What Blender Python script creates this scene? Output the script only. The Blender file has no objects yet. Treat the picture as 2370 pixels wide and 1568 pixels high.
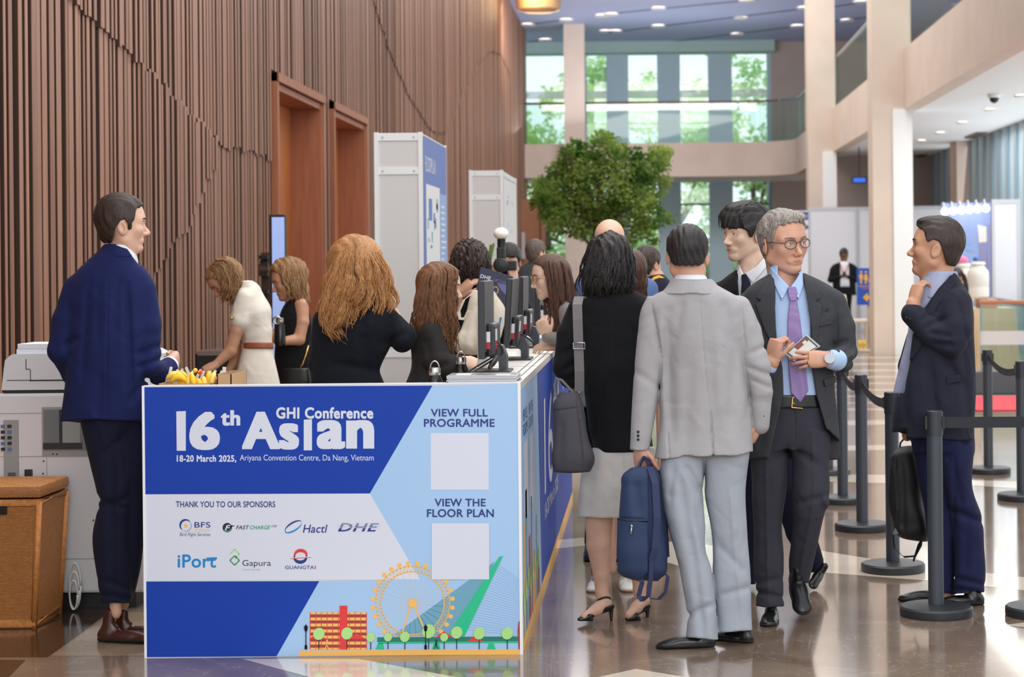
import bpy, bmesh, math, random
import numpy as np
from mathutils import Vector, Matrix
R = random.Random(7)
scene = bpy.context.scene
COL = scene.collection
# ---------------------------------------------------------------- camera, sky, lights, exposure
W, H, F = 2370.0, 1568.0, 4500.0
PX, PY, TH, CH = 1500.0, 607.0, 0.0095, 1.56
CT, ST = math.cos(TH), math.sin(TH)
cam = bpy.data.objects.new('camera', bpy.data.cameras.new('camera')); COL.objects.link(cam)
cam.location = (0, 0, CH)
cam.rotation_euler = (Matrix.Rotation(math.pi/2, 3, 'X') @ Matrix.Rotation(-TH, 3, 'Z')).to_euler()
cam.data.sensor_width = 36.0; cam.data.sensor_fit = 'HORIZONTAL'
cam.data.lens = F/W*36.0
cam.data.shift_x = (W/2-PX)/W; cam.data.shift_y = (PY-H/2)/W
cam.data.clip_end = 400
cam.data.dof.use_dof = True; cam.data.dof.focus_distance = 8.3; cam.data.dof.aperture_fstop = 4.5
scene.camera = cam
world = bpy.data.worlds.new('World'); scene.world = world; world.use_nodes = True
bg = world.node_tree.nodes['Background']
bg.inputs[0].default_value = (0.92, 0.96, 1.0, 1); bg.inputs[1].default_value = 1.4
def area_light(name, loc, target, sx, sy, power, col):
    l = bpy.data.lights.new(name, 'AREA'); l.shape = 'RECTANGLE'; l.size = sx; l.size_y = sy
    l.energy = power; l.color = col
    o = bpy.data.objects.new(name, l); COL.objects.link(o); o.location = loc
    o.rotation_euler = (Vector(target)-Vector(loc)).to_track_quat('-Z', 'Y').to_euler()
    return o
area_light('entrance_daylight', (3.5, -5.0, 5.0), (0, 10, 1.2), 8, 4, 500, (1, 0.97, 0.93))
area_light('hall_fill_light', (0.0, 11.0, 8.6), (0.3, 11.5, 0), 7, 9, 550, (1, 0.95, 0.88))  # added broad fill from above for the near hall, not an actual fixture
area_light('atrium_fill_light', (0.5, 36.0, 8.2), (0.5, 36, 0), 7, 20, 950, (1, 0.96, 0.9))  # extra fill over the middle distance, added to brighten columns and booths
area_light('far_hall_fill_light', (-0.5, 47.0, 7.6), (-0.5, 58, 4.5), 7, 2, 420, (1, 0.97, 0.93))  # added light without a fixture, lifts the balcony and glazed wall
area_light('ceiling_fill_light', (0.0, 53.0, 5.2), (0.0, 52.6, 8.3), 7, 3, 130, (0.86, 0.92, 1.0))  # invented source pointing up, added so the far ceiling is brighter
area_light('side_daylight', (6.5, 30.0, 2.4), (4.2, 30.0, 2.6), 26, 3.0, 260, (0.9, 0.96, 1.0))
area_light('aisle_ceiling_lamp', (5.6, 26.0, 3.9), (5.6, 26, 0), 1.6, 22, 320, (1, 0.95, 0.88))
vs = scene.view_settings
vs.view_transform = 'Standard'; vs.look = 'None'; vs.exposure = 0.0; vs.gamma = 1.0; vs.use_curve_mapping = False
scene.cycles.use_denoising = True
scene.cycles.max_bounces = 6; scene.cycles.diffuse_bounces = 3; scene.cycles.glossy_bounces = 3
scene.cycles.transparent_max_bounces = 10; scene.cycles.transmission_bounces = 4
scene.cycles.caustics_reflective = False; scene.cycles.caustics_refractive = False
scene.cycles.use_adaptive_sampling = True; scene.cycles.adaptive_threshold = 0.02
# ---------------------------------------------------------------- photo pixel + depth -> place
def pt(px, py, Y):
    u, v = px-PX, py-PY
    return ((u*CT-v*ST)*Y/F, Y, CH-(u*ST+v*CT)*Y/F)
def floor_y(px, py): return F*CH/((px-PX)*ST+(py-PY)*CT)
def fpt(px, py, z=0.0):
    V = (px-PX)*ST+(py-PY)*CT
    Y = F*(CH-z)/V; return pt(px, py, Y)
# ---------------------------------------------------------------- materials
def s2l(c): return c/12.92 if c <= 0.04045 else ((c+0.055)/1.055)**2.4
def C(r, g, b): return (s2l(r/255), s2l(g/255), s2l(b/255), 1.0)
MATS = {}
def mat(name, col, rough=0.6, metal=0.0, spec=0.5, noise=0.0, nscale=40.0, bump=0.0, bscale=200.0, stretch=(1, 1, 1),
        emit=None, estr=0.0, alpha=None, trans=0.0, sheen=0.0, col2=None, wrinkle=0.0):
    if name in MATS: return MATS[name]
    m = bpy.data.materials.new(name); m.use_nodes = True; MATS[name] = m
    nt = m.node_tree; b = nt.nodes['Principled BSDF']
    c = C(*col)
    b.inputs['Base Color'].default_value = c; b.inputs['Roughness'].default_value = rough
    b.inputs['Metallic'].default_value = metal; b.inputs['Specular IOR Level'].default_value = spec
    if sheen: b.inputs['Sheen Weight'].default_value = sheen
    if trans: b.inputs['Transmission Weight'].default_value = trans
    if alpha is not None: b.inputs['Alpha'].default_value = alpha
    if emit:
        b.inputs['Emission Color'].default_value = C(*emit); b.inputs['Emission Strength'].default_value = estr
    tc = None
    if noise or bump:
        tc = nt.nodes.new('ShaderNodeTexCoord'); mp = nt.nodes.new('ShaderNodeMapping')
        mp.inputs['Scale'].default_value = stretch; nt.links.new(tc.outputs['Object'], mp.inputs['Vector'])
    if noise:
        n = nt.nodes.new('ShaderNodeTexNoise'); n.inputs['Scale'].default_value = nscale; n.inputs['Detail'].default_value = 4
        nt.links.new(mp.outputs['Vector'], n.inputs['Vector'])
        r = nt.nodes.new('ShaderNodeValToRGB')
        r.color_ramp.elements[0].position = 0.3; r.color_ramp.elements[1].position = 0.7
        d = C(*col2) if col2 else None
        r.color_ramp.elements[0].color = d if d else tuple(x*(1-noise) for x in c[:3])+(1,)
        r.color_ramp.elements[1].color = c if d else tuple(min(1, x*(1+noise)) for x in c[:3])+(1,)
        nt.links.new(n.outputs['Fac'], r.inputs['Fac']); nt.links.new(r.outputs['Color'], b.inputs['Base Color'])
    if bump:
        n2 = nt.nodes.new('ShaderNodeTexNoise'); n2.inputs['Scale'].default_value = bscale; n2.inputs['Detail'].default_value = 3
        nt.links.new(mp.outputs['Vector'], n2.inputs['Vector'])
        bp = nt.nodes.new('ShaderNodeBump'); bp.inputs['Strength'].default_value = bump; bp.inputs['Distance'].default_value = 0.004
        nt.links.new(n2.outputs['Fac'], bp.inputs['Height']); nt.links.new(bp.outputs['Normal'], b.inputs['Normal'])
        if wrinkle:                                           # soft creases in cloth
            n3 = nt.nodes.new('ShaderNodeTexNoise'); n3.inputs['Scale'].default_value = 7.5; n3.inputs['Detail'].default_value = 1.5; n3.inputs['Distortion'].default_value = 0.7
            b3 = nt.nodes.new('ShaderNodeBump'); b3.inputs['Strength'].default_value = wrinkle; b3.inputs['Distance'].default_value = 0.03
            nt.links.new(mp.outputs['Vector'], n3.inputs['Vector']); nt.links.new(n3.outputs['Fac'], b3.inputs['Height']); nt.links.new(b3.outputs['Normal'], bp.inputs['Normal'])
    return m
def glass_mat(name, tint, gloss=0.12, rough=0.02):
    if name in MATS: return MATS[name]
    m = bpy.data.materials.new(name); m.use_nodes = True; MATS[name] = m
    nt = m.node_tree; nt.nodes.remove(nt.nodes['Principled BSDF']); out = nt.nodes['Material Output']
    t = nt.nodes.new('ShaderNodeBsdfTransparent'); t.inputs[0].default_value = C(*tint)
    g = nt.nodes.new('ShaderNodeBsdfGlossy'); g.inputs['Roughness'].default_value = rough
    mx = nt.nodes.new('ShaderNodeMixShader'); mx.inputs[0].default_value = gloss
    nt.links.new(t.outputs[0], mx.inputs[1]); nt.links.new(g.outputs[0], mx.inputs[2]); nt.links.new(mx.outputs[0], out.inputs[0])
    return m
def leaf_mat(name, col, col2, tr=0.5, nscale=3.0):
    if name in MATS: return MATS[name]
    m = bpy.data.materials.new(name); m.use_nodes = True; MATS[name] = m
    nt = m.node_tree; nt.nodes.remove(nt.nodes['Principled BSDF']); out = nt.nodes['Material Output']
    tc = nt.nodes.new('ShaderNodeTexCoord'); n = nt.nodes.new('ShaderNodeTexNoise'); n.inputs['Scale'].default_value = nscale
    nt.links.new(tc.outputs['Object'], n.inputs['Vector'])
    r = nt.nodes.new('ShaderNodeValToRGB'); r.color_ramp.elements[0].color = C(*col); r.color_ramp.elements[1].color = C(*col2)
    r.color_ramp.elements[0].position = 0.35; r.color_ramp.elements[1].position = 0.65
    nt.links.new(n.outputs['Fac'], r.inputs['Fac'])
    d = nt.nodes.new('ShaderNodeBsdfDiffuse'); t = nt.nodes.new('ShaderNodeBsdfTranslucent'); mx = nt.nodes.new('ShaderNodeMixShader')
    mx.inputs[0].default_value = tr
    nt.links.new(r.outputs['Color'], d.inputs[0]); nt.links.new(r.outputs['Color'], t.inputs[0])
    nt.links.new(d.outputs[0], mx.inputs[1]); nt.links.new(t.outputs[0], mx.inputs[2]); nt.links.new(mx.outputs[0], out.inputs[0])
    return m
# ---------------------------------------------------------------- objects
def thing(name, label, cat, loc=(0, 0, 0), group=None):
    o = bpy.data.objects.new(name, None); COL.objects.link(o); o.location = loc; o.empty_display_size = 0.1
    o['label'] = label; o['category'] = cat
    if group: o['group'] = group
    return o
def wloc(o):
    l = Vector(o.location)
    while o.parent: o = o.parent; l = l+Vector(o.location)
    return l
class MB:
    def __init__(s): s.v = []; s.f = []; s.m = []
    def add(s, vs, fs, m=0):
        n = len(s.v); s.v += [tuple(v) for v in vs]; s.f += [tuple(i+n for i in f) for f in fs]; s.m += [m]*len(fs); return s
    def box(s, lo, hi, m=0, rz=0.0, c=None):
        x0, y0, z0 = lo; x1, y1, z1 = hi
        vs = [(x0, y0, z0), (x1, y0, z0), (x1, y1, z0), (x0, y1, z0), (x0, y0, z1), (x1, y0, z1), (x1, y1, z1), (x0, y1, z1)]
        if rz:
            cx, cy = c if c else ((x0+x1)/2, (y0+y1)/2); a, b = math.cos(rz), math.sin(rz)
            vs = [(cx+(x-cx)*a-(y-cy)*b, cy+(x-cx)*b+(y-cy)*a, z) for x, y, z in vs]
        return s.add(vs, [(0, 3, 2, 1), (4, 5, 6, 7), (0, 1, 5, 4), (1, 2, 6, 5), (2, 3, 7, 6), (3, 0, 4, 7)], m)
    def bbox(s, lo, hi, bev=0.01, m=0, rz=0.0, c=None):      # box with bevelled edges
        bm = bmesh.new(); bmesh.ops.create_cube(bm, size=1.0)
        for v in bm.verts: v.co = Vector(((lo[0]+hi[0])/2+v.co.x*(hi[0]-lo[0]), (lo[1]+hi[1])/2+v.co.y*(hi[1]-lo[1]), (lo[2]+hi[2])/2+v.co.z*(hi[2]-lo[2])))
        bmesh.ops.bevel(bm, geom=bm.edges[:], offset=bev, segments=2, affect='EDGES', profile=0.6)
        if rz: bmesh.ops.rotate(bm, verts=bm.verts, cent=(c[0], c[1], 0) if c else ((lo[0]+hi[0])/2, (lo[1]+hi[1])/2, 0), matrix=Matrix.Rotation(rz, 3, 'Z'))
        bm.verts.index_update(); s.add([v.co[:] for v in bm.verts], [tuple(v.index for v in f.verts) for f in bm.faces], m); bm.free(); return s
    def poly(s, vs, m=0): return s.add(vs, [tuple(range(len(vs)))], m)
    def prism(s, pts, vec, m=0):                              # polygon pts pushed along vec
        n = len(pts); q = [tuple(a+b for a, b in zip(p, vec)) for p in pts]
        return s.add(list(pts)+q, [tuple(range(n))[::-1], tuple(range(n, 2*n))]+[(i, (i+1) % n, n+(i+1) % n, n+i) for i in range(n)], m)
    def lathe(s, prof, c, seg=24, m=0, axis='z'):             # prof = [(r, h)]
        vs = []; fs = []
        for r, h in prof:
            for k in range(seg):
                a = 2*math.pi*k/seg; p = (r*math.cos(a), r*math.sin(a), h)
                if axis == 'y': p = (p[0], p[2], p[1])
                elif axis == 'x': p = (p[2], p[0], p[1])
                vs.append((c[0]+p[0], c[1]+p[1], c[2]+p[2]))
        for i in range(len(prof)-1):
            for k in range(seg):
                k2 = (k+1) % seg; fs.append((i*seg+k, i*seg+k2, (i+1)*seg+k2, (i+1)*seg+k))
        fs.append(tuple(range(seg))[::-1]); fs.append(tuple(range((len(prof)-1)*seg, len(prof)*seg)))
        return s.add(vs, fs, m)
    def tube(s, path, rad, seg=8, m=0, flat=1.0, up=(0, 0, 1), cap=True):
        path = [Vector(p) for p in path]; n = len(path)
        if not isinstance(rad, (list, tuple)): rad = [rad]*n
        vs = []; fs = []; side = None
        for i, p in enumerate(path):
            t = (path[min(i+1, n-1)]-path[max(i-1, 0)]).normalized()
            if side is None:
                u = Vector(up)
                if abs(t.dot(u)) > 0.95: u = Vector((1, 0, 0)) if abs(t.x) < 0.9 else Vector((0, 1, 0))
                side = t.cross(u).normalized()
            else:
                side = (side-t*side.dot(t)).normalized()
            nn = side.cross(t)
            for k in range(seg):
                a = 2*math.pi*k/seg; vs.append(p+side*(math.cos(a)*rad[i])+nn*(math.sin(a)*rad[i]*flat))
        for i in range(n-1):
            for k in range(seg):
                k2 = (k+1) % seg; fs.append((i*seg+k, i*seg+k2, (i+1)*seg+k2, (i+1)*seg+k))
        if cap: fs.append(tuple(range(seg))[::-1]); fs.append(tuple(range((n-1)*seg, n*seg)))
        return s.add([v[:] for v in vs], fs, m)
    def ribbon(s, path, w, t, wd, m=0):                       # strap: path centre line, width w along wd, thickness t
        path = [Vector(p) for p in path]; wd = Vector(wd).normalized(); vs = []; fs = []; n = len(path)
        for i, p in enumerate(path):
            tg = (path[min(i+1, n-1)]-path[max(i-1, 0)]).normalized(); nn = tg.cross(wd).normalized()
            for a, b in ((-1, -1), (1, -1), (1, 1), (-1, 1)): vs.append((p+wd*(a*w/2)+nn*(b*t/2))[:])
        for i in range(n-1):
            for k in range(4): fs.append((i*4+k, i*4+(k+1) % 4, i*4+4+(k+1) % 4, i*4+4+k))
        fs.append((3, 2, 1, 0)); fs.append((n*4-4, n*4-3, n*4-2, n*4-1))
        return s.add(vs, fs, m)
    def sphere(s, c, r, m=0, seg=16, ring=10):
        r = r if isinstance(r, (list, tuple)) else (r, r, r); vs = [(c[0], c[1], c[2]-r[2])]
        for i in range(1, ring):
            a = math.pi*i/ring
            for k in range(seg):
                b = 2*math.pi*k/seg; vs.append((c[0]+r[0]*math.sin(a)*math.cos(b), c[1]+r[1]*math.sin(a)*math.sin(b), c[2]-r[2]*math.cos(a)))
        vs.append((c[0], c[1], c[2]+r[2])); fs = []
        for k in range(seg):
            k2 = (k+1) % seg; fs.append((0, 1+k2, 1+k))
            for i in range(ring-2): fs.append((1+i*seg+k, 1+i*seg+k2, 1+(i+1)*seg+k2, 1+(i+1)*seg+k))
            fs.append((len(vs)-1, 1+(ring-2)*seg+k, 1+(ring-2)*seg+k2))
        return s.add(vs, fs, m)
    def mk(s, name, mats, parent=None, smooth=False, kind=None, label=None, cat=None, group=None, loc=None):
        if not isinstance(mats, (list, tuple)): mats = [mats]
        base = wloc(parent) if parent else Vector(loc if loc else (0, 0, 0))
        me = bpy.data.meshes.new(name)
        me.from_pydata([(v[0]-base.x, v[1]-base.y, v[2]-base.z) for v in s.v], [], s.f)
        for m in mats: me.materials.append(m)
        me.polygons.foreach_set('material_index', s.m)
        if smooth: me.polygons.foreach_set('use_smooth', [True]*len(me.polygons))
        me.update()
        o = bpy.data.objects.new(name, me); COL.objects.link(o)
        if parent: o.parent = parent
        else: o.location = base
        if smooth == 'auto':
            try:
                me.set_sharp_from_angle(angle=math.radians(35))
            except Exception: pass
        if kind: o['kind'] = kind
        if label: o['label'] = label
        if cat: o['category'] = cat
        if group: o['group'] = group
        return o
def dup(root, loc, label, group=None):
    r = root.copy(); COL.objects.link(r); r.location = loc; r['label'] = label
    if group: r['group'] = group
    for ch in list(root.children):
        c = ch.copy(); COL.objects.link(c); c.parent = r
        for g in ch.children:
            d = g.copy(); COL.objects.link(d); d.parent = c
    return r
def text_geo(s, bold=0.0, shear=0.0, space=1.0):
    cu = bpy.data.curves.new('lettering', 'FONT'); cu.body = s; cu.size = 1.0; cu.offset = bold; cu.shear = shear
    cu.space_character = space; cu.resolution_u = 4; cu.fill_mode = 'FRONT'
    o = bpy.data.objects.new('lettering', cu); COL.objects.link(o)
    dg = bpy.context.evaluated_depsgraph_get(); me = bpy.data.meshes.new_from_object(o.evaluated_get(dg))
    vs = [(v.co.x, v.co.y) for v in me.vertices]; fs = [tuple(p.vertices) for p in me.polygons]
    bpy.data.objects.remove(o); bpy.data.curves.remove(cu); bpy.data.meshes.remove(me)
    return vs, fs
class Graphic:                                                # flat print on a plane; to3(a, b, layer) places it
    def __init__(s, to3): s.mb = MB(); s.to3 = to3
    def poly(s, pts, m, layer=1): s.mb.poly([s.to3(a, b, layer) for a, b in pts], m)
    def rect(s, x0, y0, x1, y1, m, layer=1): s.poly([(x0, y0), (x0, y1), (x1, y1), (x1, y0)], m, layer)
    def disc(s, x, y, r, m, layer=1, ry=None, rot=0.0, n=24):
        ry = ry or r; a, b = math.cos(rot), math.sin(rot)
        s.poly([(x+r*math.cos(-t)*a-ry*math.sin(-t)*b, y+r*math.cos(-t)*b+ry*math.sin(-t)*a) for t in [2*math.pi*k/n for k in range(n)]], m, layer)
    def arc(s, x, y, rx, ry, t0, t1, w0, w1, m, layer=1, rot=0.0, n=24):
        a, b = math.cos(rot), math.sin(rot); P = []
        for k in range(n+1):
            f = k/n; t = t0+(t1-t0)*f; w = (w0+(w1-w0)*f)/2 if not isinstance(w0, tuple) else (w0[0]+(w0[1]-w0[0])*math.sin(math.pi*f))/2
            def e(q): u, v = (rx+q)*math.cos(t), (ry+q)*math.sin(t); return (x+u*a-v*b, y+u*b+v*a)
            P.append((e(-w), e(w)))
        for (p, q), (p2, q2) in zip(P, P[1:]): s.poly([p, q, q2, p2], m, layer)
    def line(s, p, q, w, m, layer=1):
        dx, dy = q[0]-p[0], q[1]-p[1]; L = math.hypot(dx, dy) or 1; nx, ny = -dy/L*w/2, dx/L*w/2
        s.poly([(p[0]+nx, p[1]+ny), (q[0]+nx, q[1]+ny), (q[0]-nx, q[1]-ny), (p[0]-nx, p[1]-ny)], m, layer)
    def text(s, body, x0, y0, x1, y1, m, layer=2, bold=0.0, shear=0.0, space=1.0, skew=0.0):
        vs, fs = text_geo(body, 0.0, shear, space*(1+1.6*bold))
        ax, bx = min(v[0] for v in vs), max(v[0] for v in vs); ay, by = min(v[1] for v in vs), max(v[1] for v in vs)
        e = bold*0.75; k = 0
        offs = [(0, 0)] if not bold else [(e*math.cos(t), e*math.sin(t)) for t in [2*math.pi*i/10 for i in range(10)]]
        if bold > 0.055:
            q = [-1+i/4 for i in range(9)]; offs = [(e*a, e*0.55*b) for a in q for b in (-1, 1)]+[(e*a, e*0.55*b) for a in (-1, 1) for b in (-0.5, 0, 0.5)]
        for ox, oy in offs:                                   # heavier weight: the same glyphs struck again a hair to each side
            P = []
            for u, v in vs:
                f = (u+ox-ax+e)/(bx-ax+2*e); P.append(s.to3(x0+(x1-x0)*f, y1-(y1-y0)*(v+oy-ay+e)/(by-ay+2*e)+skew*f, layer+(0.9/len(offs))*k))
            s.mb.add(P, fs, m); k += 1
# ---------------------------------------------------------------- the setting
ST_ = 'structure'
M = {}
M['floor'] = None
def floor_material(name, c1, c2, c3, rough=0.13):
    m = bpy.data.materials.new(name); m.use_nodes = True; nt = m.node_tree; b = nt.nodes['Principled BSDF']
    tc = nt.nodes.new('ShaderNodeTexCoord')
    n = nt.nodes.new('ShaderNodeTexNoise'); n.inputs['Scale'].default_value = 1.6; n.inputs['Detail'].default_value = 8; n.inputs['Distortion'].default_value = 1.2
    r = nt.nodes.new('ShaderNodeValToRGB'); r.color_ramp.elements[0].position = 0.32; r.color_ramp.elements[1].position = 0.72
    r.color_ramp.elements[0].color = C(*c1); r.color_ramp.elements[1].color = C(*c2)
    v = nt.nodes.new('ShaderNodeTexNoise'); v.inputs['Scale'].default_value = 2.3; v.inputs['Detail'].default_value = 6; v.inputs['Distortion'].default_value = 2.5
    a = nt.nodes.new('ShaderNodeMath'); a.operation = 'SUBTRACT'; a.inputs[1].default_value = 0.5
    ab = nt.nodes.new('ShaderNodeMath'); ab.operation = 'ABSOLUTE'
    lt = nt.nodes.new('ShaderNodeMapRange'); lt.inputs[1].default_value = 0.0; lt.inputs[2].default_value = 0.008; lt.inputs[3].default_value = 0.5; lt.inputs[4].default_value = 0.0
    mx = nt.nodes.new('ShaderNodeMixRGB'); mx.inputs['Color2'].default_value = C(*c3)
    for x in (n, v): nt.links.new(tc.outputs['Object'], x.inputs['Vector'])
    nt.links.new(n.outputs['Fac'], r.inputs['Fac']); nt.links.new(v.outputs['Fac'], a.inputs[0]); nt.links.new(a.outputs[0], ab.inputs[0])
    nt.links.new(ab.outputs[0], lt.inputs[0]); nt.links.new(lt.outputs[0], mx.inputs['Fac']); nt.links.new(r.outputs['Color'], mx.inputs['Color1'])
    nt.links.new(mx.outputs['Color'], b.inputs['Base Color']); b.inputs['Roughness'].default_value = rough; b.inputs['Specular IOR Level'].default_value = 0.6
    b.inputs['Coat Weight'].default_value = 0.35; b.inputs['Coat Roughness'].default_value = 0.05
    return m
f_brown = floor_material('brown_marble', (116, 98, 84), (146, 127, 111), (190, 172, 155))
f_cream = floor_material('cream_marble', (214, 200, 182), (228, 216, 200), (236, 228, 216))
f_dark = floor_material('dark_marble', (42, 32, 27), (58, 46, 39), (90, 74, 64))
f_tan = floor_material('tan_marble', (150, 132, 112), (168, 150, 130), (196, 180, 160))
fl = MB(); fl.box((-9, -3, -0.1), (16, 70, 0.0), 0)
def inlay(pix, m, lift=0.0006): fl.poly([fpt(x, y, lift) for x, y in pix][::-1], m)
# brown field shows cream bands that run on the diagonal, dark stone along the wooden wall
inlay([(-900, 1310), (360, 1310), (250, 1420), (110, 1522), (-900, 1522)], 2)
inlay([(-900, 1528), (60, 1528), (20, 1568), (-900, 1568)], 2)
inlay([(262, 1418), (420, 1418), (420, 1519), (118, 1519)], 3)
inlay([(560, 1526), (830, 1526), (1120, 1580), (760, 1580)], 1)
inlay([(1330, 1580), (1472, 1549), (1655, 1580)], 1)
inlay([(1880, 1272), (2050, 1300), (2370, 1337), (2700, 1372), (2700, 1400), (2150, 1345), (1890, 1325)], 1)
inlay([(2322, 1448), (2500, 1425), (2560, 1470)], 1)
inlay([(1500, 1250), (1640, 1262), (1760, 1290), (1640, 1330), (1500, 1290)], 1)
inlay([(1240, 1256), (1350, 1245), (1370, 1262), (1240, 1276)], 1)
inlay([(1800, 1096), (2060, 1100), (2080, 1120), (1800, 1112)], 1)
inlay([(2240, 1112), (2420, 1116), (2420, 1136), (2250, 1124)], 1)
inlay([(1790, 1035), (2070, 1030), (2070, 1042), (1790, 1047)], 1)
inlay([(1900, 975), (2080, 972), (2080, 983), (1900, 986)], 1)
for k in range(9):
    y = 948-k*15; inlay([(1700, y), (2480, y-4), (2480, y-1), (1700, y+4)], 1)
fl.mk('floor', [f_brown, f_cream, f_dark, f_tan], kind=ST_)
# ---- left wall of wooden slats, two deep doorways
slat = mat('walnut_slat', (154, 110, 88), 0.5, noise=0.22, nscale=3.0, stretch=(1, 12, 0.35))
slat2 = mat('walnut_slat_deep', (133, 94, 74), 0.5, noise=0.22, nscale=3.0, stretch=(1, 12, 0.35))
back = mat('dark_walnut', (64, 38, 25), 0.55, noise=0.2, nscale=6, stretch=(1, 1, 0.2))
oak = mat('orange_oak', (192, 114, 60), 0.4, noise=0.16, nscale=5, stretch=(6, 6, 0.4))
oak_d = mat('red_oak_trim', (158, 96, 66), 0.42, noise=0.15, nscale=5, stretch=(6, 6, 0.4))
XW = -3.5
def wY(px): return XW*F/(px-PX)
D1 = (wY(641), wY(741)); D2 = (wY(772), wY(842)); DH = 3.24; WTOP = 9.6; Y0W, Y1W = 5.0, 56.7
wl = MB()
for a, b in ((Y0W, D1[0]), (D1[1], D2[0]), (D2[1], Y1W)): wl.box((XW-0.4, a, 0), (XW-0.06, b, WTOP), 2)
for d in (D1, D2): wl.box((XW-0.4, d[0], DH), (XW-0.06, d[1], WTOP), 2)
wl.box((XW-0.06, Y1W-0.25, 0), (XW, Y1W, WTOP), 1)
def zat(px, py): return pt(px, py, wY(px))[2]
c_a = [(150, -60), (170, 0), (230, 55), (320, 140), (400, 215), (470, 290), (530, 342), (580, 352), (640, 372)]
c_b = [(330, 680), (354, 637), (400, 570), (440, 520), (480, 420), (505, 380)]
c_c = [(850, -60), (870, 0), (905, 120), (950, 225), (1005, 308), (1035, 308), (1070, 230), (1110, 150), (1140, 119), (1165, 128), (1185, 175)]
def at_c(c, x):
    if x < c[0][0] or x > c[-1][0]: return None
    return float(np.interp(x, [p[0] for p in c], [p[1] for p in c]))
y = Y0W+0.02
while y < Y1W-0.3:
    w = R.choice((0.035, 0.045, 0.06, 0.085)); g = R.choice((0.02, 0.04, 0.06, 0.085))
    yc = y+w/2; px = PX+XW*F/yc
    steps = sorted([zat(px, q)+R.uniform(-0.03, 0.03) for q in (at_c(c, px) for c in (c_a, c_b, c_c)) if q is not None])
    z0 = 0.0
    for d in (D1, D2):
        if d[0]-0.13 < yc < d[1]+0.13: z0 = DH+0.16
    lim = [z0]+[q for q in steps if z0+0.05 < q < WTOP-0.05]+[WTOP]
    p0 = R.uniform(0.0, 0.012); m = R.choice((0, 0, 1))
    for k in range(len(lim)-1):
        s = 0.018 if k % 2 else 0.0
        xa, ya, yb = XW-p0+s, y-s*0.7, y+w*(1 if k % 2 == 0 else 0.75)
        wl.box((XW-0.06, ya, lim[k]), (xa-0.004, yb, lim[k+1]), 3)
        wl.box((xa-0.004, ya-0.001, lim[k]-0.001), (xa, yb+0.001, lim[k+1]+0.001), m)
    y += w+g
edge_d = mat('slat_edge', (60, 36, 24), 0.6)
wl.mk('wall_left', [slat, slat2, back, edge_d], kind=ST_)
for n, d in enumerate((D1, D2)):
    dr = MB(); x1 = XW-0.30
    dr.box((x1-0.06, d[0], 0), (x1, d[1], DH), 0)                    # leaf
    dr.box((x1-0.002, (d[0]+d[1])/2-0.006, 0), (x1+0.003, (d[0]+d[1])/2+0.006, DH), 1)
    o = dr.mk('door_%d' % (n+1), [oak, back], kind=ST_)
    fr = MB()
    for a, b in ((d[0]-0.06, d[0]+0.03), (d[1]-0.03, d[1]+0.12)):
        fr.box((x1, a, 0), (XW+0.03, b, DH+0.02), 0)
    fr.box((XW-0.02, d[0]-0.13, 0), (XW+0.045, d[0]-0.05, DH+0.13), 0); fr.box((XW-0.02, d[1]+0.05, 0), (XW+0.045, d[1]+0.13, DH+0.13), 0)
    fr.box((x1, d[0]-0.06, DH-0.02), (XW+0.02, d[1]+0.12, DH+0.04), 0)
    fr.box((XW-0.02, d[0]-0.13, DH+0.05), (XW+0.06, d[1]+0.13, DH+0.13), 0)
    fr.mk('door_frame', [oak_d], parent=o)
# ---- far end: glazed wall behind a balcony, blue-grey fins, exterior beyond
plaster = mat('warm_plaster', (218, 200, 187), 0.7, noise=0.05, nscale=1.5)
plaster_g = mat('grey_plaster', (186, 172, 165), 0.75, noise=0.05, nscale=1.5)
white = mat('white_paint', (240, 240, 241), 0.6)
fin = mat('blue_grey_fin', (182, 208, 222), 0.55)
dark_fr = mat('dark_frame', (52, 60, 66), 0.5)
pane = glass_mat('window_glass', (240, 250, 248), 0.03)
rail_gl = glass_mat('rail_glass', (240, 249, 246), 0.06)
frost = mat('frosted_band', (236, 240, 244), 0.6, alpha=0.45)
YF = 60.0
def xw(px, Y=YF): return (px-PX)*Y/F
wb = MB()
wb.box((xw(1787)+0.02, YF-0.1, 0), (9.0, YF+0.2, 8.8), 0)
wb.box((-9.5, YF-0.1, 0), (xw(1205), YF+0.2, 8.8), 0)
wb.mk('wall_back', [plaster_g], kind=ST_)
fins = [(1345, 1361), (1407, 1458), (1525, 1578), (1643, 1698), (1780, 1790)]
for k, (a, b) in enumerate(fins):
    MB().box((xw(a), YF+0.02, 0), (xw(b), YF+0.5, 8.3), 0).mk('trim_%d' % (k+1), [fin], kind=ST_)
edges = [1206]+[p for ab in fins for p in ab]
k = 0
for a, b in zip(edges[0::2], edges[1::2]):
    k += 1
    w = MB(); w.box((xw(a), YF-0.01, 0.05), (xw(b), YF+0.005, 7.98), 0)
    w.box((xw(a), YF-0.03, 6.62), (xw(b), YF-0.02, 6.86), 1)
    w.box((xw(a), YF-0.03, 3.3), (xw(b), YF+0.03, 3.36), 2); w.box((xw(a), YF-0.03, 0.0), (xw(b), YF+0.03, 0.06), 2)
    w.mk('window_%d' % k, [pane, frost, dark_fr], kind=ST_)
MB().box((xw(1200), YF-0.6, 7.98), (xw(1795), YF+0.3, 8.35), 0).mk('trim_head', [mat('head_green', (176, 204, 200), 0.6)], kind=ST_)
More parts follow.
